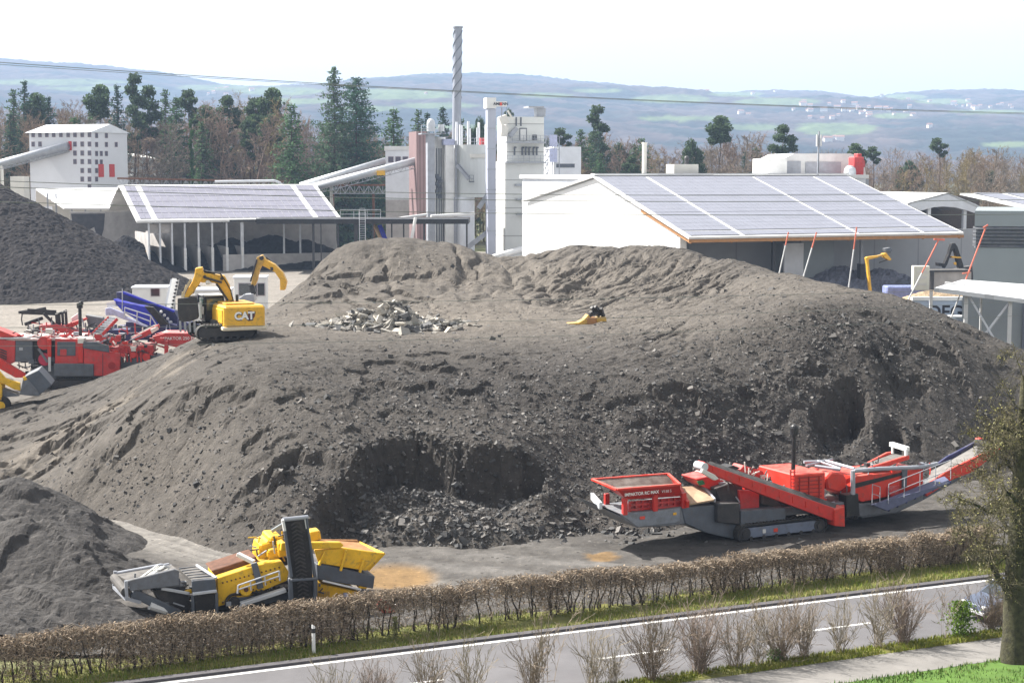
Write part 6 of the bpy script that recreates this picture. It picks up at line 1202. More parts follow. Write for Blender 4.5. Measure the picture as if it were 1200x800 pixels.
q = F7.sz(*X3(1062, 300)); b = MB(); b.box(q[0] - 0.8, q[0] + 3.4, -1.3, 1.5, 1.2, 3.0); b.build('counterweight', M['catyellow'], A2.o, 0.1); crawler(A2.o, q[0] - 1.5, q[0] + 3.2, 0.02, 0.98, -1.6, -1.0); crawler(A2.o, q[0] - 1.5, q[0] + 3.2, 0.02, 0.98, 1.0, 1.6); b = MB(); b.box(q[0] - 0.9, q[0] + 0.5, -1.3, -0.2, 3.0, 3.6); b.build('cab', M['glassg'], A2.o, 0.05)

# ---- ochre bucket half buried on the bench
z0 = at(697, 383, 119); F8 = Frame(z0.x, 119, 10); Z8 = Rig('dozer_ripper', 'ochre machine bucket with dark hydraulics lying half buried on the pile bench', 'bucket', F8); X8 = lambda cx, cy: (650 + cx * 0.1, 330 + cy * 0.1)
e8 = lambda *p: [X8(*x) for x in p]; Z8.o.name = 'spare_bucket'
Z8.P('shell', e8((380, 420), (490, 420), (500, 510), (470, 545), (400, 560), (385, 490)), -0.5, 0.5, M['timber']); Z8.P('jaw', e8((160, 490), (280, 480), (350, 440), (395, 385), (420, 420), (390, 500), (310, 530), (230, 520)), -0.45, 0.4, M['olive']); Z8.P('side_plate', e8((490, 425), (605, 415), (610, 480), (590, 500), (500, 520)), -0.4, 0.6, M['olive']); Z8.P('foot_plate', e8((470, 520), (600, 500), (595, 525), (480, 548)), -0.45, 0.6, M['cream']); b = MB()
for p, q in (((400, 400), (560, 340)), ((430, 300), (520, 400)), ((470, 290), (575, 400)), ((540, 310), (570, 410)), ((410, 380), (480, 330))): b.bar(F8.p(*X8(*p), -0.2), F8.p(*X8(*q), 0.2), 0.22, 0.2)
b.build('hydraulics', M['dark'], Z8.o); 
# ---- grey cabins and a white chute behind the excavator
def cabin(name, label, px0, px1, py0, py1, d, wins, ang=4, roof=None):
    f = Frame(*at((px0 + px1) / 2, py1, d).xy, ang); o = empty(name, f.loc(), f.a, label, 'site cabin'); a, c = f.p(px0, py0), f.p(px1, py1); zb = 0.12
    b = MB(); b.box(a[0], c[0], 0, 3.2, zb, a[2]); b.build('wall', M['white'], o, 0.03); b = MB(); b.box(a[0] - 0.12, c[0] + 0.12, -0.15, 3.35, a[2], a[2] + 0.2); b.build('roof', roof or M['whiteb'], o, 0.02)
    b = MB(); b.box(a[0] + .1, c[0] - .1, 0.1, 3.1, 0, zb); b.build('skid', M['dark'], o)
    for wx, wy, w, h in wins: q = f.p(wx, wy); window(o, q[0], 0, q[2], w, h, 0, M['glass'])
cabin('site_cabin', 'white site cabin with three windows between the two excavator arms', 274, 312, 326, 356, 205, [(288, 339, 1.6, 1.4), (306, 339, 0.8, 1.4), (314, 339, .6, 1.4)] [:2] + [(297, 340, 0.8, 1.4)], 4)
cabin('site_cabin', 'long white site cabin behind the blue screener', 155, 196, 338, 360, 190, [(182, 342.5, 0.9, 0.8)], 4)
cabin('site_cabin', 'low white site cabin right behind the excavator cab', 228, 270, 341, 362, 186, [(236, 350, 0.8, 0.8)], 4)
f = Frame(*at(200, 365, 178).xy, 0); o = empty('loading_chute', f.loc(), 0, 'white upright loading conveyor left of the excavator bucket', 'conveyor'); b = MB(); b.bar(f.p(199, 362, 0), f.p(206, 327, 2), 0.7, 0.3, (0, 1, 0)); b.build('belt_frame', M['white'], o); b = MB(); b.bar(f.p(196, 358, 0.2), f.p(203, 328, 2.2), 0.5, 0.3, (0, 1, 0)); b.build('belt', M['galvd'], o); b = MB()
for i in range(9): u = i / 8; b.bar(f.p(200.5 + 7 * u, 361 - 34 * u, 2 * u - 0.2), f.p(202.5 + 7 * u, 360 - 34 * u, 2 * u - 0.2), 0.35, 0.2)
b.build('idlers', M['dark'], o); b = MB(); b.bar(f.p(199, 362, 0.4), (f.p(199, 362, 0.4)[0], 0.4, 0), 0.2, 0.2); b.bar(f.p(204, 340, 1.2), (f.p(204, 340, 1.2)[0], 1.2, 0), 0.2, 0.2); b.build('leg', M['galvd'], o)

# ---- blue screener
F9 = Frame(at(170, 380, 160).x, 160, -8); B9 = Rig('mobile_screener', 'blue mobile screener with pale walkways behind the red crushers', 'screener', F9); X9 = lambda cx, cy: (100 + cx * 0.1125, 340 + cy * 0.1125)
e9 = lambda *p: [X9(*x) for x in p]
def q9(cx, cy, t): x, y = X9(cx, cy); return (x, y, t)
B9.P('hull', e9((290, 90), (330, 110), (620, 170), (700, 260), (760, 360), (690, 380), (560, 320), (400, 230), (320, 150)), -1.0, 1.4, M['blue']); B9.P('top_conveyor', e9((320, 20), (390, 20), (640, 125), (920, 215), (975, 310), (940, 370), (860, 340), (640, 170), (330, 90)), 0.2, 1.2, M['navy']); B9.B('top_rail', q9(390, 22, 0.1), q9(930, 222, 0.1), 0.2, 0.2, M['blue'])
B9.P('belt_side', e9((610, 165), (700, 175), (870, 360), (780, 365)), -1.5, -1.1, M['rubber']); B9.P('walkway_panel', e9((205, 190), (250, 180), (395, 235), (400, 265), (650, 375), (640, 390), (390, 300), (300, 262), (210, 262)), -1.7, -1.4, M['paleblue']); b = MB()
for (a_, c_) in (((410, 180), (680, 265)), ((410, 225), (680, 325))): b.tube(F9.p(*q9(*a_, -1.7)), F9.p(*q9(*c_, -1.7)), 0.06, n=5)
for x_, y_ in ((410, 180), (540, 225), (680, 265)): b.tube(F9.p(*q9(x_, y_, -1.7)), F9.p(*q9(x_ - 4, y_ + 105, -1.7)), 0.06, n=5)
b.tube(F9.p(*q9(680, 265, -1.7)), F9.p(*q9(740, 360, -1.7)), 0.06, n=5); b.tube(F9.p(*q9(385, -15, -1)), F9.p(*q9(385, 230, -1)), 0.05, n=5); b.build('railing', M['galv'], B9.o)
B9.P('chassis', e9((420, 330), (900, 350), (960, 370), (960, 520), (430, 520)), -0.9, 0.9, M['navy']); B9.P('tail', e9((960, 300), (1120, 360), (1180, 400), (1100, 430), (950, 400)), -0.8, 0.8, M['navy']); b = MB()
for i in range(5): p = F9.p(*q9(790 + 34 * i, 225 + 36 * i, -0.2)); b.ball(p, 0.16, 6, 4)
b.build('idler_ends', M['white'], B9.o); crawler(B9.o, F9.sz(*X9(480, 500))[0], F9.sz(*X9(840, 500))[0], 0.03, 0.9, -1.3, -0.8)
b = MB(); b.bar(F9.p(*q9(230, 160, -1)), F9.p(*q9(320, 140, -1)), 0.4, 0.5); b.build('white_hood', M['white'], B9.o)

# ---- red crushers at the left
FA = Frame(at(90, 440, 141).x, 141, 6); RA = Rig('mobile_crusher', 'red tracked crusher with grey panels nearest the pile on the left', 'crusher', FA); XA = lambda cx, cy: (cx * 0.2, 320 + cy * 0.2)
ea = lambda *p: [XA(*x) for x in p]
def qa(cx, cy, t): x, y = XA(cx, cy); return (x, y, t)
k_ = RA.P('power_pack', ea((490, 400), (640, 460), (640, 460), (705, 470), (705, 602), (490, 602)), -1.4, 1.3, M['red2'])
RA.P('grey_panel', ea((488, 400), (560, 402), (638, 425), (640, 465), (488, 440)), -1.5, -1.35, M['slate'], k_); RA.P('panel_gap', ea((600, 470), (604, 470), (604, 600), (600, 600)), -1.43, -1.38, M['dark'], k_)
RA.C('round_mark', *XA(655, 542), -1.45, -1.38, 0.3, mat('dark_red_disc', (0.3, 0.015, 0.015), 0.5), k_, 16)
w_ = RA.P('machine_house', ea((322, 385), (488, 385), (488, 530), (322, 530)), -1.3, 1.3, M['red2']); RA.P('window', ea((335, 402), (442, 402), (442, 484), (335, 484)), -1.36, -1.28, M['slate'], w_); RA.P('window_inset', ea((352, 446), (390, 446), (390, 482), (352, 482)), -1.4, -1.35, M['red2'], w_); RA.P('corner_column', ea((458, 388), (486, 388), (486, 526), (458, 526)), -1.42, -1.25, M['red'], w_)
RA.P('tank', ea((315, 530), (548, 532), (548, 604), (315, 604)), -1.6, -0.8, M['slate']); crawler(RA.o, FA.sz(*XA(290, 640), -1.4)[0], FA.sz(*XA(640, 620), -1.4)[0], 0.03, 1.0, -1.4, -0.85, M['dark']); crawler(RA.o, FA.sz(*XA(290, 640), -1.4)[0], FA.sz(*XA(640, 620), -1.4)[0], 0.03, 1.0, 0.85, 1.4, M['dark'])
RA.P('chassis', ea((200, 560), (320, 540), (640, 600), (750, 500), (900, 480), (990, 500), (990, 590), (700, 640), (240, 660)), -1.1, 1.1, M['slate'])
RA.Q('top_deck', [qa(40, 385, -1.2), qa(560, 385, -1.2), qa(520, 350, 1.4), qa(20, 352, 1.4)], 0.15, mat('sunlit_pink_deck', (0.52, 0.43, 0.41), 0.8, var=0.3, scale=1.2)); b = MB(); rr = random.Random(9)  # top deck: sun glare on the machine top painted as a pale colour
for i in range(20): x = rr.uniform(60, 560); b.bar(FA.p(*qa(x, 378 - rr.random() * 25, rr.uniform(-1, 1.2))), FA.p(*qa(x + rr.uniform(-60, 60), 375 - rr.random() * 28, rr.uniform(-1, 1.2))), 0.12, 0.12)
b.build('deck_pipework', M['red2'], RA.o)['kind'] = 'stuff'
q = FA.p(*qa(472, 375, 0.2)); b = MB(); zt = FA.p(*qa(472, 205, 0.2))[2]; b.tube((q[0], 0.2, q[2] - 0.5), (q[0], 0.2, zt), 0.14, n=10); ex = b.build('exhaust_stack', M['black'], RA.o); b = MB(); b.tube((q[0], 0.2, zt), (q[0], 0.2, zt + 0.4), 0.25, n=10); b.ball((q[0] + 0.1, 0.2, zt + 0.4), 0.22, 8, 5); b.build('rain_cap', M['black'], ex)
RA.C('red_drum', *XA(258, 410), -1.3, -0.4, 0.55, M['red2']); RA.C('round_guard', *XA(262, 505), -1.3, -0.5, 0.52, mat('crimson_paint', (0.38, 0.02, 0.06), 0.5, dust=0.3)); RA.B('white_ram', qa(290, 450, -1.4), qa(292, 575, -1.4), 0.22, 0.2, M['galv']); RA.B('red_ram', qa(290, 385, -1.38), qa(290, 490, -1.38), 0.3, 0.3, M['red']); RA.B('grey_fin', qa(225, 440, -1.2), qa(280, 520, -1.2), 0.3, 0.2, M['chassis'])
RA.P('dark_bay', ea((190, 390), (322, 390), (322, 600), (200, 640), (180, 520)), -0.9, 1.1, M['dark']); RA.P('radiator', ea((92, 398), (190, 402), (192, 520), (88, 520)), -1.3, 1.2, M['slate']); RA.P('red_side', ea((-30, 385), (90, 395), (88, 520), (40, 545), (-30, 520)), -1.2, 1.2, M['red2']); RA.P('red_boom', ea((-30, 490), (0, 500), (150, 590), (140, 612), (90, 612), (-30, 545)), -1.6, -1.2, M['red']); RA.P('upper_conveyor', ea((-30, 325), (0, 335), (95, 372), (60, 375), (-30, 375)), -1.3, 0.8, M['red']); RA.B('pale_rail', qa(-20, 382, -1.35), qa(180, 380, -1.35), 0.1, 0.12, M['galv']); b = MB()
for y_ in (455, 470, 485, 498): b.bar(FA.p(*qa(0, y_ - 10, -1.26)), FA.p(*qa(40, y_ + 6, -1.26)), 0.05, 0.1)
b.build('vent_slats', M['dark'], RA.o)
# front part of the same machine: hopper end to the right
h_ = RA.P('feed_hopper', ea((890, 372), (968, 350), (1118, 352), (1130, 420), (1060, 440), (920, 410)), -1.3, 1.3, M['red2']); RA.Q('hopper_lining', [qa(895, 372, -1.25), qa(970, 353, -1.25), qa(1115, 340, 1.2), qa(975, 333, 1.2)], 0.12, mat('dusty_cream', (0.58, 0.50, 0.44), 0.9, var=0.2, scale=1), h_); RA.text('IMPAKTOR 250 EVO', 210.5, 396.5, -1.31, 0.36, M['letterw'], h_); 
for x_, y0_, y1_ in ((975, 395, 522), (950, 380, 400)): RA.B('hopper_leg', qa(x_, y0_, -1.4), qa(x_, y1_, -1.4), 0.32, 0.3, M['red2'])
b = MB()
for x_ in (712, 738): b.bar(FA.p(*qa(x_, 488, -1.5)), FA.p(*qa(x_ + 2, 592, -1.5)), 0.08, 0.08)
for i in range(7): b.bar(FA.p(*qa(712, 498 + i * 14, -1.5)), FA.p(*qa(738, 498 + i * 14, -1.5)), 0.06, 0.06)
b.build('ladder', M['dark'], RA.o); RA.P('red_frames', ea((640, 440), (700, 430), (900, 420), (900, 460), (860, 520), (790, 520), (770, 470), (660, 470)), -1.0, 1.1, M['red2']); RA.C('red_wheel', *XA(857, 492), -1.3, -1.0, 0.32, M['red']); RA.C('red_wheel', *XA(780, 480), -1.3, -1.0, 0.25, M['red'])
for x_ in (740, 762, 800, 822): RA.B('red_pipe', qa(x_, 440, -1.2), qa(x_ + 6, 520, -1.2), 0.12, 0.12, M['red'])
RA.P('cross_conveyor', ea((770, 380), (905, 310), (930, 298), (938, 318), (880, 360), (800, 395)), -0.4, -0.2, M['red2']); RA.P('conveyor_tail', ea((880, 330), (920, 312), (930, 330), (890, 355)), -0.7, -0.4, M['cream']); RA.Q('conveyor_belt', [qa(780, 380, -0.2), qa(925, 305, -0.2), qa(905, 300, 0.8), qa(765, 372, 0.8)], 0.1, M['belt'])
sm = RA.Q('small_conveyor', [qa(548, 352, -0.3), qa(600, 358, -0.9), qa(686, 268, -0.9), qa(640, 258, -0.3)], 0.15, M['belt']); RA.B('side_rail', qa(545, 352, -0.25), qa(640, 256, -0.25), 0.12, 0.22, M['red'], sm); RA.B('side_rail', qa(600, 360, -0.95), qa(688, 268, -0.95), 0.12, 0.25, M['red'], sm); b = MB()
for i in range(8): u = i / 7; b.bar(FA.p(*qa(550 + 90 * u, 350 - 92 * u, -0.3)), FA.p(*qa(600 + 86 * u, 356 - 90 * u, -0.9)), 0.1, 0.14)
b.build('idlers', M['galvd'], sm)
FB = Frame(at(60, 400, 152).x, 152, 8); RB = Rig('mobile_crusher', 'second red crusher with a dark steel gantry behind the first on the left', 'crusher', FB)
RB.P('body', ea((225, 310), (330, 300), (420, 330), (700, 380), (700, 480), (200, 480), (205, 340)), -1.2, 1.2, M['red2']); b = MB()
for (a_, c_) in (((125, 232), (340, 240)), ((130, 232), (270, 205)), ((340, 240), (390, 220)), ((330, 238), (335, 305)), ((345, 235), (350, 300)), ((365, 225), (370, 300)), ((385, 222), (390, 300)), ((255, 235), (320, 300)), ((160, 215), (330, 225)), ((110, 230), (160, 222))): b.bar(FB.p(*qa(*a_, -0.9)), FB.p(*qa(*c_, -0.5)), 0.22, 0.24)
b.build('steel_gantry', M['dark'], RB.o); b = MB(); b.path([FB.p(*qa(130, 240, -1)), FB.p(*qa(126, 270, -1)), FB.p(*qa(132, 305, -1))], 0.06, 6); b.build('hose', M['dark'], RB.o)
RB.B('black_roller', qa(145, 300, -1.0), qa(250, 262, -0.4), 0.3, 0.3, M['black']); RB.P('red_conveyor', ea((390, 300), (500, 262), (512, 270), (420, 320), (380, 330)), -0.8, 0.2, M['red']); RB.P('engine_drum', ea((200, 320), (228, 312), (232, 348), (205, 350)), -1.3, -0.6, M['black']); RB.P('tail_chassis', ea((420, 340), (760, 330), (770, 430), (430, 430)), -0.8, 0.8, M['navy']); RB.P('blue_grey_hood', ea((500, 245), (600, 262), (640, 330), (520, 320)), -0.3, 1.0, M['chassis']); RB.P('white_box', ea((415, 262), (455, 235), (460, 268), (420, 290)), 0.6, 1.4, M['white']); crawler(RB.o, FB.sz(*XA(280, 480))[0], FB.sz(*XA(600, 480))[0], 0.03, 1.0, -1.4, -0.8)

clutter(RA, ((10, 395), (190, 400), 10), -1.2, 0.8, 120, 7, (M['red2'], M['dark'], M['galvd'], M['cream']), 1.2)
clutter(RA, ((120, 412), (185, 415), 11), -1.3, 0.5, 90, 8, (M['red2'], M['dark'], M['red']), 1.1)
clutter(RA, ((20, 420), (65, 430), 14), -1.3, 0.5, 60, 9, (M['dark'], M['slate'], M['galvd']), 1.1)
clutter(RB, ((40, 388), (150, 395), 9), -1.2, 0.6, 110, 10, (M['dark'], M['slate'], M['red2'], M['galvd']), 1.3)
clutter(B9, ((125, 385), (200, 395), 8), -1.2, 0.6, 80, 11, (M['navy'], M['dark'], M['paleblue']), 1.2)

# ---- wheel loaders
FL = Frame(at(4, 488, 126).x, 126, 10); WL = Rig('wheel_loader', 'yellow wheel loader with raised bucket cut by the left edge of the picture', 'wheel loader', FL); XL = lambda cx, cy: (cx * 0.11245, 380 + cy * 0.1125)
el_ = lambda *p: [XL(*x) for x in p]
WL.P('lift_arm', el_((-60, 470), (0, 490), (60, 560), (210, 610), (215, 690), (150, 680), (40, 620), (-60, 620)), -0.9, -0.6, M['yellow']); WL.P('lift_arm', el_((-60, 470), (0, 490), (60, 560), (210, 610), (215, 690), (150, 680), (40, 620), (-60, 620)), 0.5, 0.8, M['yellow']); WL.P('tilt_link', el_((40, 555), (120, 575), (200, 640), (190, 660), (80, 620)), -0.3, 0.2, M['black'])
bk = WL.P('bucket', el_((205, 730), (240, 560), (265, 540), (390, 690), (415, 740), (330, 745)), -1.5, 1.5, M['chassis']); WL.P('bucket_lip', el_((265, 540), (400, 475), (540, 630), (400, 745), (330, 745)), -1.4, 1.45, M['slate'], bk); WL.P('yellow_corner', el_((235, 545), (265, 540), (285, 575), (250, 590)), -1.53, -1.4, M['yellow'], bk)
for px_, tt in ((-90, -1.1), (-90, 0.7)): WL.C('wheel', *XL(px_ + 95, 850), tt, tt + 0.6, 0.72, M['rubber'], None, 24, 0.06)
WL.C('rim', *XL(2, 850), -1.16, -1.0, 0.35, M['yellow']); WL.P('body', el_((-700, 420), (-160, 430), (-40, 560), (20, 640), (20, 790), (-700, 800)), -1.1, 1.1, M['yellow']); WL.P('cab', el_((-420, 180), (-200, 180), (-160, 430), (-420, 430)), -0.8, 0.8, M['glass']); WL.P('axle_guard', el_((-20, 660), (200, 740), (200, 745), (30, 760)), -0.7, 0.7, M['chassis'])
for tt in (-1.1, 0.7): WL.C('wheel', *XL(-480, 850), tt, tt + 0.6, 0.72, M['rubber'], None, 24, 0.06)
FM = Frame(at(168, 306, 304).x, 304, 15); LM = Rig('wheel_loader', 'dusty yellow loader deep in the left shed bay', 'wheel loader', FM)
e6 = lambda *p: [(0.25 * x, 200 + 0.25 * y) for x, y in p]
LM.P('body', e6((650, 385), (700, 372), (720, 420), (715, 438), (660, 432)), -1.0, 1.0, M['catyellow'], bev=0.1); LM.P('cab', e6((668, 372), (700, 370), (700, 388), (668, 390)), -0.7, 0.7, M['glass']); LM.P('bucket', e6((636, 408), (655, 405), (668, 425), (650, 438), (638, 428)), -1.3, 1.3, M['olive'])
for x_ in (668, 702): LM.C('wheel', 0.25 * x_, 310, -1.2, -0.7, 0.65, M['rubber']); LM.C('wheel', 0.25 * x_, 310, 0.7, 1.2, 0.65, M['rubber'])
# ---- small machines under the hall
FX = Frame(at(1030, 330, 225).x, 236, 10); SX = Rig('excavator', 'yellow loading arm with dark grapple under the hall roof', 'excavator', FX); X0 = lambda cx, cy: (1000 + cx * 0.15, 250 + cy * 0.15)
e0 = lambda *p: [X0(*x) for x in p]
bo = SX.P('boom', e0((98, 350), (110, 340), (190, 330), (195, 345), (130, 360), (120, 362), (150, 650), (132, 650), (108, 400)), -0.3, 0.3, M['catyellow']); SX.P('stick', e0((190, 330), (240, 315), (250, 325), (195, 345)), -0.25, 0.25, M['olive'], bo); SX.P('grapple', e0((235, 315), (260, 310), (300, 360), (285, 370), (245, 345)), -0.5, 0.5, M['catyellow'], bo); SX.P('grapple_head', e0((248, 275), (290, 268), (305, 285), (290, 310), (255, 300)), -0.5, 0.5, M['slate'], bo); SX.B('hose', X0(200, 385) + (0,), X0(270, 360) + (0,), 0.12, 0.12, M['black'], bo); SX.P('base_machine', e0((90, 640), (170, 640), (175, 820), (80, 820)), -1.0, 1.0, M['catyellow'])
FY = Frame(at(1115, 330, 228).x, 240, 10); SY = Rig('material_handler', 'black loading crane with yellow parts in the dark right bay of the hall', 'crane')if False else Rig('material_handler', 'black loading crane with yellow parts in the dark right bay of the hall', 'crane', FY)
SY.P('arm', e0((770, 235), (795, 232), (815, 260), (860, 400), (870, 480), (840, 480), (820, 400), (790, 275), (770, 300), (735, 400), (715, 430), (705, 410), (745, 320)), -0.4, 0.4, M['black']); SY.P('yellow_hood', e0((772, 335), (845, 340), (845, 352), (772, 348)), -0.6, 0.5, M['catyellow']); SY.P('yellow_panel', e0((785, 385), (805, 380), (808, 405), (790, 402)), -0.6, -0.4, M['catyellow']); SY.P('yellow_base', e0((808, 490), (870, 495), (880, 520), (808, 522)), -0.8, 0.8, M['catyellow']); SY.P('grab', e0((665, 385), (720, 395), (725, 415), (670, 412)), -0.6, 0.6, M['black']); SY.P('tower', e0((800, 440), (930, 410), (940, 520), (830, 520), (830, 760), (800, 760)), -0.8, 0.8, M['dark'])
fz = Frame(at(1080, 320, 228).x, 234, 10); pw = empty('dark_platform', fz.loc(), fz.a, 'dark platform on grey wall inside the right bay of the hall', 'platform'); a_, c_ = fz.p(*X0(560, 445)), fz.p(*X0(930, 460)); b = MB(); b.box(a_[0], c_[0], 0, 3, a_[2] - 0.25, a_[2]); b.build('deck', M['dark'], pw); b = MB(); b.box(a_[0] + 0.6, c_[0], 0.3, 0.6, 0, a_[2] - 0.25); b.build('wall', M['concrete'], pw); b = MB(); b.box(a_[0] + 0.9, a_[0] + 1.3, -0.1, 0.2, 0, a_[2] - 0.25); b.build('post', M['dark'], pw)
q = at(1065, 343, 200); b = MB(); b.box(-2.6, 2.4, 0, 2.5, 0, q.z + 0.75); o = b.build('blue_bale', mat('blue_bale', (0.17, 0.20, 0.38), 0.8, var=0.3, scale=1.5, bump=0.1, bscale=3), None, 0.15); o.location = (q.x, q.y, 0); tag(o, 'pale blue bale wall in front of the scrap heap under the hall roof', 'bale')
# ================================================================== TREES, HEDGE, BUSHES, HOUSES, WIRES
def segs_mesh(name, A, B, RA_, RB_, tone, m, parent=None, n=3):
    """many tapered twigs in one mesh; arrays of ends and radii"""
    A = np.asarray(A, float); B = np.asarray(B, float); d = B - A; L = np.linalg.norm(d, axis=1, keepdims=True) + 1e-9; d = d / L
    h = np.where(np.abs(d[:, 2:3]) > 0.9, np.array([[1.0, 0, 0]]), np.array([[0, 0, 1.0]])); a = np.cross(d, h); a /= np.linalg.norm(a, axis=1, keepdims=True) + 1e-9; b = np.cross(d, a)
    k = np.arange(n) * 2 * math.pi / n; ring = a[:, None] * np.cos(k)[None, :, None] + b[:, None] * np.sin(k)[None, :, None]
    V = np.concatenate([A[:, None] + ring * np.asarray(RA_)[:, None, None], B[:, None] + ring * np.asarray(RB_)[:, None, None]], 1).reshape(-1, 3)
    q = np.array([(i, (i + 1) % n, (i + 1) % n + n, i + n) for i in range(n)]); F = (q[None] + 2 * n * np.arange(len(A))[:, None, None]).reshape(-1, 4)
    return npmesh(name, V, F, False, {'tone': np.repeat(np.asarray(tone), 2 * n, 0)})
def cards(P, size, r, flat=0.0, asp=0.6):
    """small leaf quads at points"""
    n = len(P); u = r.normal(size=(n, 3)); u /= np.linalg.norm(u, axis=1, keepdims=True); v = np.cross(u, r.normal(size=(n, 3))); v /= np.linalg.norm(v, axis=1, keepdims=True)
    s = np.asarray(size)[:, None] * 0.5; u = u * s; v = v * s * asp
    V = np.stack([P - u - v, P + u - v * 0.6, P + u * 1.1 + v * 0.5, P - u * 0.7 + v], 1).reshape(-1, 3); return V, np.arange(4 * n).reshape(-1, 4)
M['bark'] = mat('twig_bark', (0.96, 0.96, 0.96), 0.9, var=0.2, scale=3, attr='tone', spec=0.15)
M['leaf'] = mat('needle_leaf', (1.0, 1.0, 1.0), 0.85, var=0.2, scale=1, attr='tone', spec=0.2)
_nt = M['leaf'].node_tree; _b = _nt.nodes['Principled BSDF']; _tr = _nt.nodes.new('ShaderNodeBsdfTranslucent'); _ms = _nt.nodes.new('ShaderNodeMixShader'); _ms.inputs[0].default_value = 0.38
_nt.links.new(_b.inputs['Base Color'].links[0].from_socket, _tr.inputs['Color']); _nt.links.new(_b.outputs[0], _ms.inputs[1]); _nt.links.new(_tr.outputs[0], _ms.inputs[2]); _nt.links.new(_ms.outputs[0], _nt.nodes['Material Output'].inputs['Surface'])
class Skel:
    def __init__(s): s.a = []; s.b = []; s.ra = []; s.rb = []
    def add(s, a, b, ra, rb): s.a.append(a); s.b.append(b); s.ra.append(ra); s.rb.append(rb)
def branch(sk, p, d, L, r, depth, rnd, up=0.15, wig=0.25, kids=(3, 5), nseg=3, ratio=0.62, rmin=0.012, tips=None, ang=0.75):
    p = np.array(p, float); d = np.array(d, float); st = L / nseg
    for i in range(nseg):
        d = d + rnd.normal(0, wig, 3) * 0.6 + np.array([0, 0, up]); d /= np.linalg.norm(d); q = p + d * st; r2 = max(r * 0.82, rmin)
        sk.add(p, q, r, r2)
        if depth > 0 and i >= (0 if depth < 3 else 1):
            for _ in range(max(1, int(rnd.integers(kids[0], kids[1] + 1) / nseg + rnd.random()))):
                e = d * (0.9 - ang * 0.4) + rnd.normal(0, ang * 0.62, 3); e /= np.linalg.norm(e); branch(sk, p + (q - p) * rnd.random(), e, L * ratio * (0.7 + 0.5 * rnd.random()), max(r2 * 0.55, rmin), depth - 1, rnd, up, wig, kids, max(2, nseg - 1), ratio, rmin, tips, ang)
        p = q; r = r2
    if tips is not None: tips.append(p)
def rg(seed): return np.random.default_rng(seed)
def bare_meshes(seed, H, spread, col, depth=4, rmin=0.03, name='bare_tree'):
    rnd = rg(seed); sk = Skel(); tr = Skel(); p = np.zeros(3); r = H * 0.0135; d = np.array([0, 0, 1.0]); n = 9
    for i in range(n):
        d = d + rnd.normal(0, 0.05, 3); d[2] = abs(d[2]); d /= np.linalg.norm(d); q = p + d * H * 0.86 / n; tr.add(p, q, r, r * 0.86)
        if i >= 2:
            for _ in range(3 if i < 7 else 4):
                a = rnd.random() * 6.283; t = i / n; e = np.array([math.cos(a), math.sin(a), 0.55 + 0.9 * t]); e /= np.linalg.norm(e)
                branch(sk, p + (q - p) * rnd.random(), e, spread * (1.15 - 0.75 * t) * (0.6 + 0.6 * rnd.random()), max(r * 0.45, rmin), depth - 1, rnd, 0.10, 0.22, (3, 5), 3, 0.6, rmin)
        p = q; r *= 0.86
    col = np.array(col); k = len(sk.a); t1 = col * (0.75 + 0.5 * rnd.random((k, 1)))
    crown = segs_mesh(name + '_crown', sk.a, sk.b, sk.ra, sk.rb, t1, None); trunk = segs_mesh(name + '_trunk', tr.a, tr.b, tr.ra, tr.rb, np.tile(col * 0.9, (len(tr.a), 1)), None, n=7)
    for me in (crown, trunk): me.materials.append(M['bark'])
    return trunk, crown
def conifer_meshes(seed, H, Rr, col, z0=0.12, droop=0.35, dens=1.0, name='spruce', irregular=0.3, ex=0.72):
    rnd = rg(seed); P = []; S = []; B = Skel(); z = z0 * H
    while z < H * 0.985:
        t = (z / H - z0) / (1 - z0); rr = Rr * (1 - t) ** ex * (1 - irregular + 2 * irregular * rnd.random()) + 0.25
        nb = max(4, int(7 * dens))
        for k in range(nb):
            a = rnd.random() * 6.283; L = rr * (0.65 + 0.5 * rnd.random()); e = np.array([math.cos(a), math.sin(a), 0.25 - droop * (1 - t) - 0.2 * rnd.random()])
            B.add((0, 0, z), tuple(np.array([0, 0, z]) + e * L), 0.05, 0.02)
            m = max(3, int(L * 2.6 * dens))
            for j in range(m):
                u = (j + rnd.random()) / m; u = u ** 0.7; c = np.array([0, 0, z]) + e * L * u + rnd.normal(0, 0.16, 3) * (0.4 + L * 0.25) - np.array([0, 0, 0.12 * u * L * (1 - t)]); P.append(c); S.append(0.75 * (0.6 + 0.7 * rnd.random()) * (1 - 0.35 * t))
        z += 0.42 + 0.35 * (1 - t) * rnd.random()
    P = np.array(P); V, F = cards(P, np.array(S), np.random.RandomState(seed), asp=0.55); cl = fbm(P[:, 0] * 0.8 + P[:, 1], P[:, 2] * 0.6, 3, seed % 50)[:, None]
    tone = 1.6 * np.array(col) * (1 + 0.5 * cl) * (0.75 + 0.5 * np.random.RandomState(seed).rand(len(P), 1)); crown = npmesh(name + '_crown', V, F, False, {'tone': np.repeat(tone, 4, 0)}); crown.materials.append(M['leaf'])
    nz = 8; tr = Skel()
    for i in range(nz): tr.add((0, 0, H * i / nz), (0, 0, H * (i + 1) / nz), H * 0.012 * (1 - i / nz) + 0.03, H * 0.012 * (1 - (i + 1) / nz) + 0.02)
    for i in range(len(B.a)): tr.add(B.a[i], B.b[i], B.ra[i], B.rb[i])
    trunk = segs_mesh(name + '_trunk', tr.a, tr.b, tr.ra, tr.rb, np.tile(np.array([0.085, 0.06, 0.045]), (len(tr.a), 1)), None, n=5); trunk.materials.append(M['bark']); return trunk, crown
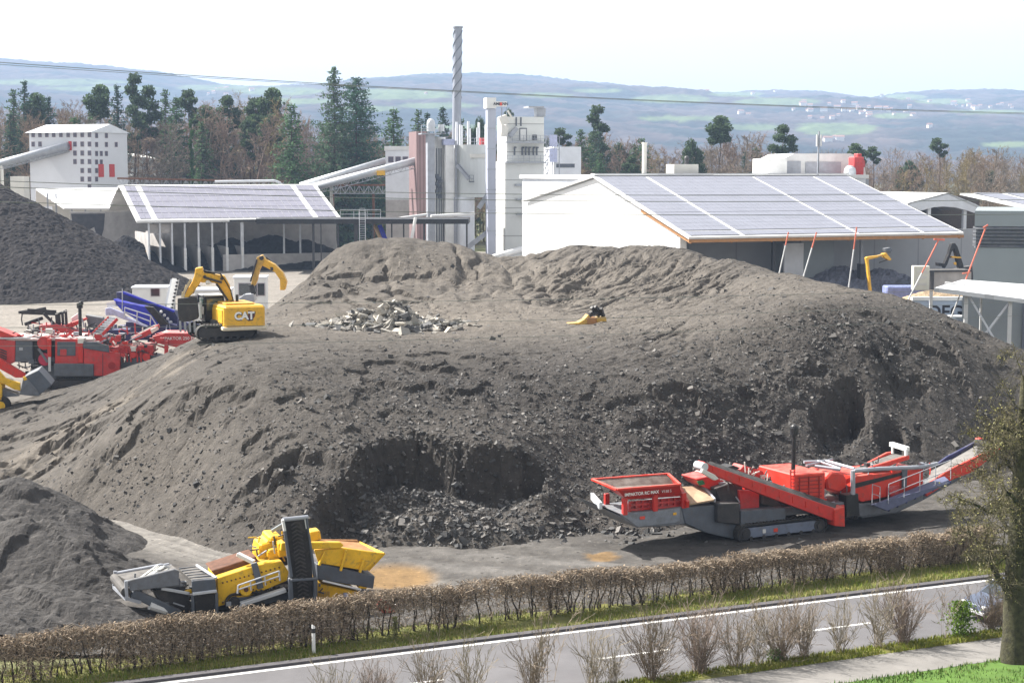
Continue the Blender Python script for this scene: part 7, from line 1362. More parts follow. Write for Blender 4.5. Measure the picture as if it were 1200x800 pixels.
def clump_meshes(seed, H, clumps, col, size=0.6, name='pine', lean=0.0, per=170):
    """open crowned pine: bare trunk, a few limbs, needle clumps at (x, z, r) in crown fractions"""
    rnd = rg(seed); rs_ = np.random.RandomState(seed); P = []; tr = Skel(); n = 8
    tx = lambda z: lean * (z / H) ** 2 * H + 0.25 * math.sin(z * 0.35 + seed)
    for i in range(n): za, zb = H * 0.95 * i / n, H * 0.95 * (i + 1) / n; tr.add((tx(za), 0, za), (tx(zb), 0, zb), H * 0.011 * (1.1 - i / n), H * 0.011 * (1.1 - (i + 1) / n))
    for x, z, r in clumps:
        y = rnd.normal(0, 0.5) * r; c = np.array([x, y, z]); z1 = z - abs(x) * 0.6; tr.add((tx(z1), 0, z1), tuple(c), 0.09, 0.03)
        for _ in range(6): e = rnd.normal(0, 1, 3); e /= np.linalg.norm(e); tr.add(tuple(c), tuple(c + e * r * 0.9), 0.04, 0.02)
        m = int(per * r * r * 0.55 + 30); v = rs_.normal(size=(m, 3)); v /= np.linalg.norm(v, axis=1, keepdims=True); rr = r * 1.12 * rs_.rand(m, 1) ** 0.55 * (0.6 + 0.5 * (fbm(v[:, 0] * 2.2 + z, v[:, 2] * 2.2 + x, 3, seed % 40)[:, None] + 1) * 0.5); P.append(c + v * rr * np.array([1, 1, 0.75]))
    P = np.concatenate(P); V, F = cards(P, size * (0.6 + 0.7 * rs_.rand(len(P))), rs_); cl = fbm(P[:, 0] + P[:, 1], P[:, 2], 3, seed % 40)[:, None]
    tone = 1.3 * np.array(col) * (1 + 0.45 * cl) * (0.75 + 0.5 * rs_.rand(len(P), 1)); crown = npmesh(name + '_crown', V, F, False, {'tone': np.repeat(tone, 4, 0)}); crown.materials.append(M['leaf'])
    trunk = segs_mesh(name + '_trunk', tr.a, tr.b, tr.ra, tr.rb, np.tile(np.array([0.11, 0.075, 0.055]), (len(tr.a), 1)), None, n=5); trunk.materials.append(M['bark']); return trunk, crown
def plant_tree(kind, meshes, x, y, z, rz, sc, label, group=None, sz=None):
    o = empty(kind, (x, y, z), rz, label, 'tree', group); o.scale = (sc, sc, sc if sz is None else sz)
    t = link('trunk', meshes[0], None, o); c = link('crown', meshes[1], None, o); return o
BROWN = (0.19, 0.14, 0.10); GREYB = (0.155, 0.13, 0.105); OCHRE = (0.19, 0.15, 0.075); PINKB = (0.20, 0.145, 0.115)
GS = 1.55; BROWN, GREYB, OCHRE, PINKB = [tuple(c * 1.3 for c in q) for q in (BROWN, GREYB, OCHRE, PINKB)]
bares = [bare_meshes(700 + i, 30, 6.5, c, 4, 0.032) for i, c in enumerate((BROWN, GREYB, PINKB, OCHRE, BROWN))]
spr = [conifer_meshes(720, 30, 5.2, (0.050, 0.085, 0.038)), conifer_meshes(721, 30, 4.6, (0.036, 0.065, 0.045)), conifer_meshes(722, 30, 6.2, (0.055, 0.10, 0.045), 0.05, 0.3, 1.2)]
dens_ = [conifer_meshes(730, 40, 9.5, (0.040, 0.085, 0.055), 0.03, 0.3, 1.3, 'fir', 0.4, 0.58), conifer_meshes(731, 40, 8.0, (0.058, 0.095, 0.052), 0.03, 0.3, 1.25, 'fir', 0.45, 0.62)]
pine_a = clump_meshes(740, 30, [(0.3, 28, 1.8), (-1.0, 26, 1.7), (1.4, 25.5, 1.8), (2.3, 23.5, 1.4), (-1.9, 23.5, 1.5), (0.2, 23, 1.8), (1.0, 20.5, 1.5), (-0.9, 20.5, 1.3)], (0.06, 0.092, 0.045))
pine_b = clump_meshes(741, 30, [(0, 28.2, 1.9), (-1.2, 26.3, 2.0), (1.2, 26.6, 1.9), (0.2, 24.6, 2.3), (-1.5, 23.8, 1.5), (1.6, 24, 1.3)], (0.065, 0.10, 0.048))
pine_c = clump_meshes(742, 30, [(-0.6, 28.5, 1.6), (-1.8, 27, 1.4), (0.6, 27.3, 1.2), (-0.4, 26, 1.2), (0.5, 24.6, 0.9), (1.2, 25.4, 0.8)], (0.065, 0.095, 0.05), lean=-0.02)
tallp = clump_meshes(743, 30, [(0.2, 28.5, 1.5), (-0.5, 26.5, 1.6), (0.5, 25, 1.5), (1.7, 24.5, 1.2), (-0.3, 23, 1.4), (0.4, 21, 1.3), (1.6, 20.5, 1.1), (-0.2, 18.5, 1.2), (0.4, 16.5, 1.0)], (0.06, 0.09, 0.048))
broad = clump_meshes(744, 20, [(0, 17.5, 2.6), (-2.6, 16, 2.4), (2.6, 16, 2.4), (-4.2, 13.5, 2.0), (4.2, 13.6, 2.0), (0, 14, 2.8), (-1.8, 11.5, 2.2), (2.0, 11.5, 2.2)], (0.055, 0.085, 0.045), per=120)
ivy = clump_meshes(745, 20, [(0, 19, 0.9), (0.2, 17.5, 1.0), (-0.2, 16, 1.1), (0.1, 14.5, 1.1), (0, 13, 1.2), (0.2, 11.5, 1.2), (-0.1, 10, 1.3), (0, 8.5, 1.3), (0.1, 7, 1.3), (0, 5.5, 1.4)], (0.035, 0.085, 0.02), 0.5, 'ivy')
rnd = random.Random(31)
def at_top(px, py, d, H0): v = at(px, py, d); return v.x, v.z / H0
KN = [  # px, top row, distance, meshes, model height, kind, label
    (391, 77, 398, dens_[1], 40, 'fir_tree', 'left, taller and paler tree of the big dark pair behind the conveyor tubes'),
    (417, 88, 402, dens_[0], 40, 'fir_tree', 'right, broader tree of the big dark pair behind the conveyor tubes'),
    (341, 119, 392, spr[2], 30, 'spruce_tree', 'bright green spruce standing alone left of the big dark pair'),
    (156, 82, 420, tallp, 30, 'pine_tree', 'tallest ragged pine behind the tall white block'), (171, 95, 428, pine_a, 30, 'pine_tree', 'slightly shorter pine touching the right of the tallest ragged pine'),
    (116, 96, 425, pine_b, 30, 'pine_tree', 'broad dark pine rising above the right end of the white block'), (137, 97, 433, spr[1], 30, 'spruce_tree', 'thin dark spruce between two pines above the white block'),
    (28, 92, 430, spr[1], 30, 'spruce_tree', 'tallest dark spruce near the left edge'), (15, 104, 434, spr[0], 30, 'spruce_tree', 'spruce just left of the tallest one near the left edge'), (56, 111, 428, spr[1], 30, 'spruce_tree', 'dark spruce left of the white block roof'), (42, 106, 438, pine_b, 30, 'pine_tree', 'yellowish green pine between two spruces near the left edge'),
    (193, 104, 436, spr[0], 30, 'spruce_tree', 'spruce between the ragged pine and the bare trees'), (206, 111, 430, spr[2], 30, 'spruce_tree', 'broader spruce right of the ragged pine'), (222, 102, 440, pine_c, 30, 'pine_tree', 'pine with small top above the storage hall'), (240, 121, 430, pine_b, 30, 'pine_tree', 'low rounded pine above the solar shed'), (265, 107, 440, pine_a, 30, 'pine_tree', 'grey green pine among bare crowns above the solar shed'),
    (224, 138, 400, ivy, 20, 'ivy_tree', 'narrow ivy covered trunk above the ridge of the solar shed'), (318, 100, 425, pine_b, 30, 'pine_tree', 'tall pine left of the bright spruce'), (303, 112, 430, pine_c, 30, 'pine_tree', 'slim pine left of the tall pine near the bright spruce'),
    (461, 125, 410, spr[2], 30, 'spruce_tree', 'pale green spruce right of the big dark pair'), (490, 128, 430, spr[0], 30, 'spruce_tree', 'brownish spruce tip between pale spruce and chimney'), (501, 130, 432, spr[1], 30, 'spruce_tree', 'smaller spruce tip beside the brownish one'), (519, 123, 420, spr[1], 30, 'spruce_tree', 'dark bluish spruce just left of the chimney'),
    (597, 121, 440, broad, 20, 'broad_tree', 'broad dark crown behind the bucket elevator head'), (562, 131, 440, broad, 20, 'broad_tree', 'broad dark crown between chimney and bucket elevator'), (540, 138, 436, spr[0], 30, 'spruce_tree', 'small dark tip right of the chimney'),
    (699, 120, 415, tallp, 30, 'pine_tree', 'tall slim pine right of the plant'), (681, 151, 420, spr[0], 30, 'spruce_tree', 'dark spruce left of the tall slim pine'), (703, 152, 410, spr[1], 30, 'spruce_tree', 'dark spruce at the foot of the tall slim pine'), (661, 148, 440, pine_c, 30, 'pine_tree', 'small ragged pine behind the white works building'), (725, 162, 440, broad, 20, 'broad_tree', 'low dark crown among bare trees right of the slim pine'), (752, 160, 430, spr[2], 30, 'spruce_tree', 'pale green spruce behind the flue pipe'), (743, 168, 425, spr[0], 30, 'spruce_tree', 'short spruce left of the flue pipe'),
    (811, 157, 400, broad, 20, 'broad_tree', 'dense rounded evergreen behind the roof box'), (844, 133, 430, pine_b, 30, 'pine_tree', 'pine with oval top above the bare trees behind the hall'), (917, 142, 410, pine_a, 30, 'pine_tree', 'leaning open pine left of the radio mast'), (886, 172, 425, spr[0], 30, 'spruce_tree', 'row end spruce behind the hall ridge left of the white works'), (1003, 166, 425, pine_b, 30, 'pine_tree', 'dark pine above the red dust collector'), (1025, 170, 440, pine_c, 30, 'pine_tree', 'smaller pine right of the dust collector'), (1103, 160, 440, pine_c, 30, 'pine_tree', 'lone tufted pine standing above the bare wood on the right'), (873, 176, 430, spr[1], 30, 'spruce_tree', 'dark spruce right of the tall bare tree behind the hall'), (1066, 184, 445, broad, 20, 'broad_tree', 'low dark crown left of the lone tufted pine'),
    (1158, 196, 440, broad, 20, 'broad_tree', 'low dark crown in the bare wood near the right edge'), (640, 158, 440, broad, 20, 'broad_tree', 'low dark crown hidden behind the stair tower'), (232, 195, 385, spr[2], 30, 'spruce_tree', 'small bushy green spruce on the ridge line of the solar shed'), (168, 214, 360, spr[2], 30, 'spruce_tree', 'tiny green bush tip on the crane girder beside the storage hall')]
for px, py, d, me, H0, kind, lb in KN:
    x, s = at_top(px, py, d, H0); tx_ = {id(pine_c): 0}.get(id(me), 0); w = 1.0
    if H0 == 20: w = min(s, 0.62) * (0.8 if me is ivy else 1.0)
    elif me in dens_: w = 1.0
    elif me in spr: w = min(s, 1.1) * (1.1 if py < 185 else 0.8)
    else: w = 1.1 * min(1.1, s)
    if py > 190: 
        o = plant_tree(kind, me, x, d, 0, rnd.random() * 6, w, lb, None, s); 
    else: o = plant_tree(kind, me, x, d, 0, (rnd.random() * 6 if me in spr + dens_ else rnd.uniform(-0.4, 0.4)), w, lb, None, s)
# the bare wood: rows of leafless trees
tops = [(-60, 118), (20, 122), (70, 118), (120, 125), (190, 130), (245, 120), (300, 104), (330, 122), (380, 140), (450, 150), (520, 150), (560, 160), (640, 158), (700, 150), (760, 165), (820, 165), (870, 150), (900, 168), (960, 185), (1010, 190), (1060, 182), (1100, 176), (1150, 168), (1200, 178), (1270, 176)]
tpx = np.array([t[0] for t in tops], float); tpy = np.array([t[1] for t in tops], float); nb = 0
def bare_label(px):
    return ('leafless tree in the wood behind the tall white block and solar shed' if px < 345 else 'leafless tree in the wood between the big dark pair and the plant' if px < 640 else 'leafless tree in the wood behind the roof of the big hall' if px < 1010 else 'leafless tree in the wood above the open hall on the right')
for d, step, drop in ((408, 20, 26), (436, 17, 14), (468, 16, 4), (505, 15, 2)):
    px = -50 + rnd.random() * 10
    while px < 1260:
        py = float(np.interp(px, tpx, tpy)) + drop * rnd.random() + rnd.uniform(-3, 12); x, s = at_top(px, py, d, 30 * 0.97); y = d + rnd.uniform(-12, 12)
        lb = bare_label(px); plant_tree('bare_tree', bares[rnd.randrange(5)], x, y, 0, rnd.random() * 6.28, max(0.72, s) * rnd.uniform(0.85, 1.15), lb, lb.replace('leafless tree', 'leafless trees'), s); px += step * rnd.uniform(0.75, 1.35); nb += 1
for x0, x1, n_, lb in ((-40, 335, 26, 'dark conifer among the leafless trees behind the tall white block'), (640, 770, 7, 'dark conifer among the leafless trees right of the plant'), (440, 520, 4, 'dark conifer among the leafless trees left of the chimney')):
    for i in range(n_):
        px = rnd.uniform(x0, x1); py = float(np.interp(px, tpx, tpy)) + rnd.uniform(8, 34); d = rnd.uniform(404, 450); me, H0 = rnd.choice(((spr[0], 30), (spr[1], 30), (spr[2], 30), (pine_b, 30), (pine_a, 30))); x, s = at_top(px, py, d, H0)
        plant_tree('spruce_tree' if me in spr else 'pine_tree', me, x, d, 0, rnd.random() * 6.28, min(s, 1.1) * rnd.uniform(0.9, 1.25), lb, lb.replace('dark conifer', 'dark conifers'), s)
# two named bare crowns
for px, py, d, lb in ((868, 147, 400, 'tallest leafless crown behind the hall ridge left of the leaning pine'), (1160, 164, 405, 'tallest leafless crown above the open hall near the right edge')):
    x, s = at_top(px, py, d, 29); plant_tree('bare_tree', bares[1], x, d, 0, 1.0, s * 0.95, lb, None, s)
# a far wood mass between the trees, and low scrub at its foot
def mass(name, label, n, d0, d1, h0, h1, seed, col, twigs=260):
    r = np.random.RandomState(seed); A = []; B = []; RA2 = []; RB2 = []; T = []
    for i in range(n):
        d = r.uniform(d0, d1); x = r.uniform(-0.36, 0.36) * d; H = r.uniform(h0, h1); m = twigs
        z = H * r.rand(m) ** 0.75; w = H * 0.20 * np.sqrt(np.clip(1 - (z / H - 0.5) ** 2 * 3.2, 0.05, 1)); a = np.stack([x + w * r.normal(0, 0.6, m), d + w * r.normal(0, 0.6, m), z * 0.97], -1); e = np.stack([r.normal(0, 0.6, m), r.normal(0, 0.6, m), 0.4 + r.rand(m)], -1) * (H * 0.055)
        A.append(a); B.append(a + e); RA2.append(np.full(m, 0.05)); RB2.append(np.full(m, 0.025)); T.append(np.array(col)[r.randint(0, len(col))] * (0.7 + 0.6 * r.rand(m, 1)))
        A.append(np.array([[x, d, 0]])); B.append(np.array([[x, d, H * 0.9]])); RA2.append(np.array([0.22])); RB2.append(np.array([0.05])); T.append(np.array([col[0]]))
    me = segs_mesh(name, np.concatenate(A), np.concatenate(B), np.concatenate(RA2), np.concatenate(RB2), np.concatenate(T), None); me.materials.append(M['bark'])
    return tag(link(name, me), label, 'wood', kind='stuff')
mass('far_wood', 'far brown wood behind the nearer trees', 420, 540, 900, 17, 26, 61, [BROWN, GREYB, PINKB])
mass('scrub', 'low brown scrub at the foot of the wood', 330, 385, 520, 5, 12, 62, [OCHRE, GREYB, (0.10, 0.115, 0.04)], 220)

# ---- houses on the hill
def hill_pt(px, py):
    k = (HPX - px) ** 2 + (HPY - py) ** 2 * 4; k = np.where(HY > 5150, 1e9, k); i = np.unravel_index(np.argmin(k), k.shape); return HX[i], HY[i], HZ[i]
hw = mat('house_render', (0.72, 0.69, 0.64), 0.8, var=0.08); hr = mat('house_roof', (0.27, 0.15, 0.11), 0.8, var=0.2); hms = []
for i, (w, dp, h) in enumerate(((13, 11, 7), (18, 12, 9), (11, 10, 6.5))):
    m_ = MB(); m_.box(-w / 2, w / 2, -dp / 2, dp / 2, -6, h); a_ = m_.build('house_wall', hw); m_ = MB(); m_.add([(-w / 2 - 1, -dp / 2 - 1, h - .3), (w / 2 + 1, -dp / 2 - 1, h - .3), (w / 2 + 1, dp / 2 + 1, h - .3), (-w / 2 - 1, dp / 2 + 1, h - .3), (-w / 2 - 1, 0, h + 3.6), (w / 2 + 1, 0, h + 3.6)], [(0, 1, 5, 4), (2, 3, 4, 5), (1, 2, 5), (3, 0, 4), (3, 2, 1, 0)]); b_ = m_.build('house_roof', hr); hms.append((a_.data, b_.data)); bpy.data.objects.remove(a_); bpy.data.objects.remove(b_)
for lb, gp_, spots in (('small house in the village on the slope right of the mast', 'houses in the village right of the mast', [(rnd.gauss(985, 55), rnd.gauss(129, 7)) for _ in range(58)]),
                       ('pale house in the row below the wooded hilltop at the far right', 'houses in the row below the right hilltop', [(1118 + i * 6.5 + rnd.uniform(-2, 2), 126 + rnd.uniform(-2, 3)) for i in range(11)]),
                       ('small house scattered on the left hill slope above the trees', 'houses on the left hill slope', [(rnd.uniform(225, 300), rnd.uniform(104, 114)) for _ in range(10)]),
                       ('lone farm house on the green slope beyond the hall', 'farm houses on the green slope', [(975, 163), (982, 165), (968, 166), (500, 112), (1085, 150), (820, 118), (760, 112), (880, 112), (905, 109)])):
    for px, py in spots:
        x, y, z = hill_pt(px, py); i = rnd.randrange(3); o = empty('house', (x, y, z), rnd.uniform(-0.6, 0.6), lb, 'house', gp_); s = rnd.uniform(0.45, 0.8); o.scale = (s, s, s); w_ = link('wall', hms[i][0], None, o); link('roof', hms[i][1], None, o)
# ---- hedge shrubs
def hedge_mesh(seed, dense):
    r = np.random.RandomState(seed); A = []; B = []; R1 = []; R2 = []; T = []; H = 1.75
    ns = r.randint(2, 5)
    for i in range(ns):
        p = np.array([r.uniform(-0.32, 0.32), r.uniform(-0.12, 0.12), 0.0]); d = np.array([r.normal(0, 0.08), r.normal(0, 0.08), 1]); rad = r.uniform(0.022, 0.045); 
        for j in range(6): q = p + d * H * 0.14 + np.append(r.normal(0, 0.045, 2), 0); A.append(p); B.append(q); R1.append(rad); R2.append(rad * 0.88); T.append((0.055, 0.045, 0.036)); p = q; rad *= 0.88
    S0 = (np.array(A), np.array(B), np.array(R1), np.array(R2), np.array(T)); A, B, R1, R2, T = [], [], [], [], []
    m = 900 if dense else 560; z = (0.15 if dense else 0.95) + (H - (0.15 if dense else 0.95)) * r.rand(m) ** (0.8 if dense else 0.9)
    if not dense: z[: m // 4] = 0.25 + 1.4 * r.rand(m // 4)
    wd = 0.42 * (0.75 + 0.25 * np.sin(z * 2)); a = np.stack([r.uniform(-0.55, 0.55, m), wd * r.uniform(-1, 1, m), z], -1); e = r.normal(0, 1, (m, 3)) * np.array([0.11, 0.11, 0.10]) + np.array([0, 0, 0.05]); c = np.array([(0.27, 0.215, 0.16), (0.18, 0.145, 0.11), (0.37, 0.30, 0.225)])[r.randint(0, 3, m)] * (0.7 + 0.6 * r.rand(m, 1))
    V1 = segs_mesh('hedge_stems', *S0, None, n=5); V1.materials.append(M['bark'])
    b = a + e; b[:, 2] = np.minimum(b[:, 2], H + 0.06 * r.rand(m)); sg = segs_mesh('hedge_twigs', a, b, np.full(m, 0.011), np.full(m, 0.007), c, None); 
    k = 520 if dense else 230; P = a[r.randint(0, m, k)] + r.normal(0, 0.05, (k, 3)); lv, lf = cards(P, 0.065 * (0.6 + 0.8 * r.rand(k)), r); lc = np.array([(0.31, 0.225, 0.15), (0.23, 0.165, 0.11), (0.40, 0.31, 0.215)])[r.randint(0, 3, k)]
    n0 = len(sg.vertices); v0 = np.empty(n0 * 3, np.float32); sg.vertices.foreach_get('co', v0); f0 = np.empty(len(sg.polygons) * 4, np.int32); sg.loops.foreach_get('vertex_index', f0)
    V = np.concatenate([v0.reshape(-1, 3), lv]); F = np.concatenate([f0.reshape(-1, 4), lf + n0]); tone = np.concatenate([np.repeat(c, 6, 0), np.repeat(lc, 4, 0)])
    me = npmesh('hedge_twigs', V, F, False, {'tone': tone}); me.materials.append(M['bark']); bpy.data.meshes.remove(sg); return V1, me
hd = [hedge_mesh(800 + i, True) for i in range(4)]; hsp = [hedge_mesh(810 + i, False) for i in range(5)]
def rcoord(v): w = v - RO; return w.dot(U), w.dot(NN)
h0 = rcoord(gnd(200, 779)); h1 = rcoord(gnd(1100, 664)); PR = random.Random(5)
def project(v): a, b = vproj(np.array([v.x]), np.array([v.y]), np.array([v.z])); return float(a[0]), float(b[0])
s = h0[0] - 13
while s < h1[0] + 3.0:
    n = h0[1] + (h1[1] - h0[1]) * (s - h0[0]) / (h1[0] - h0[0]); v = rd(s, n + PR.uniform(-0.12, 0.12)); px, py = project(v); dense = (130 < px < 425) or px > 1040 or PR.random() < 0.12
    if dense: lb = 'dense brown clipped hedge shrub in front of the yellow screener' if px < 600 else 'dense brown clipped hedge shrub toward the right end of the hedge'
    else: lb = 'thin hedge shrub with bare lower stems beside the gravel heap at the left edge' if px < 130 else 'thin hedge shrub with bare lower stems between the two big machines' if px < 740 else 'thin hedge shrub with bare lower stems in front of the red crusher'
    o = empty('hedge_shrub', v, SITE + PR.uniform(-0.15, 0.15) + (math.pi if PR.random() < 0.5 else 0), lb, 'hedge shrub', lb.replace('shrub', 'shrubs')); o.scale = (1.05, 1.1, PR.choice((0.95, 0.99, 1.0, 1.03, 1.06)) * PR.uniform(0.98, 1.02) * (1.0 if px < 700 else 0.93)); k = PR.choice(hd if dense else hsp); link('stems', k[0], None, o); link('twigs_and_leaves', k[1], None, o)  # second part: mostly bare twigs, with dead leaf cards among them
    s += PR.uniform(0.45, 0.72) + (0.35 if PR.random() < 0.06 else 0)
# ---- bushes along the near side of the road
def bush_mesh(seed, n, H, fan, col, depth=2, sub=5):
    rnd_ = rg(seed); sk = Skel()
    for i in range(n):
        a = rnd_.random() * 6.283; t = fan * rnd_.random() ** 0.7; d = np.array([math.cos(a) * t, math.sin(a) * t, 1.0]); d /= np.linalg.norm(d)
        branch(sk, (rnd_.normal(0, 0.10), rnd_.normal(0, 0.10), 0), d, H * (0.6 + 0.45 * rnd_.random()), 0.008 + 0.008 * rnd_.random(), depth, rnd_, 0.06, 0.10, (2, 4), 5, 0.42, 0.006, None, 0.45)
    k = len(sk.a); me = segs_mesh('bush', sk.a, sk.b, sk.ra, sk.rb, np.array(col) * (0.7 + 0.6 * rnd_.random((k, 1))), None); me.materials.append(M['bark']); return me
bm = [bush_mesh(850, 26, 2.1, 0.6, (0.25, 0.20, 0.15)), bush_mesh(851, 42, 2.2, 0.85, (0.21, 0.165, 0.125)), bush_mesh(852, 18, 1.9, 0.5, (0.28, 0.235, 0.17)), bush_mesh(853, 48, 2.2, 0.7, (0.25, 0.195, 0.16)), bush_mesh(854, 4, 2.2, 0.3, (0.26, 0.21, 0.165), 3)]
def near_s(px, n): return min((abs(project(rd(s_ * 0.1, n))[0] - px), s_ * 0.1) for s_ in range(-400, 500))[1]
for px, n, k, sc, lb in ((388, 6.9, 2, 1.0, 'sparse upright twigs at the bottom edge right of the marker post'), (440, 6.9, 3, 0.75, 'wispy pale twigs at the bottom edge below the yellow screener'), (505, 7.0, 0, 1.0, 'reddish twig clump at the bottom edge near the first lane dash'), (548, 6.9, 2, 1.1, 'thin upright twigs beside the first lane dash'), (640, 6.9, 4, 1.15, 'tree like bare bush left of the bottom middle'), (625, 6.95, 0, 1.0, 'bare twig bush spreading at the bottom middle'), (692, 6.9, 2, 1.0, 'small bare bush right of the tree like one'), (716, 6.9, 2, 0.8, 'smallest bare twig tuft before the wide bush'), (765, 6.9, 1, 1.05, 'wide dark bare bush standing left of the long lane dash'), (822, 6.9, 3, 1.05, 'reddish dense twig bush covering the road edge'), (862, 6.9, 0, 1.0, 'bare bush right of the reddish dense one'), (888, 6.85, 2, 0.9, 'thin bare tuft just left of the thick leaning bush'), (915, 6.8, 1, 1.0, 'thick leaning bare bush in front of the lane dash'), (942, 6.8, 0, 0.95, 'bare bush right of the thick leaning one'), (985, 6.8, 2, 1.0, 'thin pale twigs in front of the second lane dash'), (1028, 6.8, 2, 1.15, 'narrow bare bush left of the rounded one'), (1058, 6.8, 3, 0.95, 'rounded bare bush before the green shrub'), (1106, 6.8, 4, 0.9, 'single thin sapling left of the green shrub'), (1160, 6.7, 1, 0.75, 'brown bare bush in front of the parked car'), (1180, 6.7, 0, 0.75, 'low brown twigs between car and mossy trunk')):
    v = rd(near_s(px, n), n, 0.03); o = link('bare_bush', bm[k]); o.location = v; o.rotation_euler = (0, 0, PR.random() * 6.28); o.scale = (sc, sc, sc); tag(o, lb, 'bush')
for nm, px, n, cnt, H_, w_, col, lb, cat_ in (('green_shrub', 1125, 6.75, 1500, 1.35, 0.55, (0.13, 0.21, 0.03), 'small bright green shrub left of the parked car', 'shrub'), ('wild_plant', 464, -1.6, 260, 0.95, 0.10, (0.24, 0.24, 0.10), 'pale green upright wild plant on the verge below the hedge', 'plant'), ('ivy_shrub', 908, 6.7, 240, 0.45, 0.3, (0.07, 0.13, 0.03), 'tiny dark green plant at the foot of the thick leaning bush', 'plant')):
    r = np.random.RandomState(len(lb)); z = H_ * r.rand(cnt) ** 0.8; ww = w_ * np.sqrt(np.clip(1 - (z / H_ - 0.4) ** 2 * 2, 0.05, 1)); P = np.stack([ww * r.normal(0, 0.5, cnt), ww * r.normal(0, 0.5, cnt), z], -1); V, F = cards(P, 0.09 * (0.6 + 0.8 * r.rand(cnt)), r); t = np.array(col) * (0.6 + 0.8 * r.rand(cnt, 1)); me = npmesh(nm, V, F, False, {'tone': np.repeat(t, 4, 0)}); me.materials.append(M['leaf']); o = empty(nm, rd(near_s(px, n), n, 0.03), 0, lb, cat_); link('leaves', me, None, o)
    sk = Skel(); 
    for i in range(5): sk.add((r.normal(0, 0.03), r.normal(0, 0.03), 0), (r.normal(0, w_ * 0.4), r.normal(0, w_ * 0.4), H_ * 0.9), 0.015, 0.006)
    me = segs_mesh('stems', sk.a, sk.b, sk.ra, sk.rb, np.tile([[0.1, 0.09, 0.05]], (5, 1)), None); me.materials.append(M['bark']); link('stems', me, None, o)
# ---- the mossy tree at the right edge
tb0 = gnd(1190, 776); TX = lambda px, py, dy=0.0: np.array(at(px, py, tb0.y + dy)) - np.array([tb0.x, tb0.y, 0])
rnd_ = rg(901); tk = Skel(); sk = Skel(); tips = []
tp = [TX(1189, 778), TX(1190, 740), TX(1190, 700), TX(1191, 660), TX(1193, 610), TX(1195, 560), TX(1197, 515), TX(1199, 480), TX(1200, 440, 0.3)]; rad = [0.56, 0.46, 0.43, 0.38, 0.31, 0.26, 0.22, 0.17, 0.10]
for i in range(len(tp) - 1): tk.add(tp[i], tp[i + 1], rad[i], rad[i + 1])
limbs = [([TX(1189, 702), TX(1172, 680, -0.2), TX(1158, 655, -0.4), TX(1160, 645, -0.4)], 0.17), ([TX(1190, 665), TX(1172, 640, 0.3), TX(1150, 640, 0.6), TX(1135, 622, 0.8)], 0.12), ([TX(1193, 610), TX(1178, 590, -0.5), TX(1160, 600, -0.9), TX(1140, 590, -1.2)], 0.11), ([TX(1195, 560), TX(1180, 540, 0.4), TX(1172, 545, 0.8), TX(1168, 552, 1.0)], 0.10), ([TX(1197, 520), TX(1185, 503, -0.4), TX(1172, 500, -0.8), TX(1166, 506, -1)], 0.07), ([TX(1193, 620), TX(1210, 590, 0.4), TX(1235, 560, 0.8)], 0.15), ([TX(1191, 660), TX(1215, 640, -0.6), TX(1240, 620, -1.2)], 0.13), ([TX(1198, 500), TX(1215, 470, 0.4), TX(1230, 450, 0.6)], 0.10), ([TX(1196, 545), TX(1188, 520, 1.0), TX(1182, 505, 1.8)], 0.09), ([TX(1194, 590), TX(1185, 580, -1.2), TX(1178, 575, -2.0)], 0.09), ([TX(1192, 640), TX(1178, 615, 1.2), TX(1165, 585, 2.0)], 0.10), ([TX(1197, 530), TX(1178, 520, 0.0), TX(1176, 522, 0.2)], 0.06)]
for pts, r0 in limbs:
    r_ = r0
    for i in range(len(pts) - 1):
        a_, b_ = np.array(pts[i]), np.array(pts[i + 1])
        for j in range(3):
            p_ = a_ + (b_ - a_) * j / 3 + rnd_.normal(0, 0.03, 3) * (j > 0); q_ = a_ + (b_ - a_) * (j + 1) / 3; tk.add(p_, q_, r_, r_ * 0.9); r_ *= 0.9
            if i + j > 0:
                for _ in range(2):
                    e = rnd_.normal(0, 1, 3) + np.array([0, 0, 0.35]); e /= np.linalg.norm(e); branch(sk, p_ + (q_ - p_) * rnd_.random(), e, 0.95 * (0.5 + 0.7 * rnd_.random()), max(0.014, r_ * 0.28), 3, rnd_, 0.02, 0.30, (2, 5), 3, 0.62, 0.006, tips, 0.9)
    for _ in range(5): e = rnd_.normal(0, 1, 3); e /= np.linalg.norm(e); branch(sk, np.array(pts[-1]), e, 0.9, 0.02, 3, rnd_, 0.02, 0.3, (4, 6), 3, 0.62, 0.006, tips, 0.9)
for i in range(4, len(tp) - 1):
    for _ in range(2): e = rnd_.normal(0, 1, 3); e[2] = abs(e[2]) * 0.5; e /= np.linalg.norm(e); branch(sk, tp[i] + (tp[i + 1] - tp[i]) * rnd_.random(), e, 0.9 + rnd_.random() * 0.6, 0.022, 3, rnd_, 0.03, 0.3, (4, 6), 3, 0.62, 0.006, tips, 0.9)
mt = empty('mossy_tree', (tb0.x, tb0.y, 0.0), 0, 'near mossy tree with thick dark trunk at the right edge beside the path', 'tree')
mk = mat('mossy_bark', (0.045, 0.040, 0.028), 0.95, var=0.5, scale=5, col2=(0.085, 0.08, 0.04), bump=0.06, bscale=9)
me = segs_mesh('trunk', tk.a, tk.b, tk.ra, tk.rb, np.ones((len(tk.a), 3)), None, n=14); me.polygons.foreach_set('use_smooth', [True] * len(me.polygons)); me.materials.append(mk); link('trunk', me, None, mt)
k = len(sk.a); me = segs_mesh('twigs', sk.a, sk.b, sk.ra, sk.rb, np.array([0.12, 0.105, 0.065]) * (0.7 + 0.6 * rnd_.random((k, 1))), None); me.materials.append(M['bark']); link('twigs', me, None, mt)
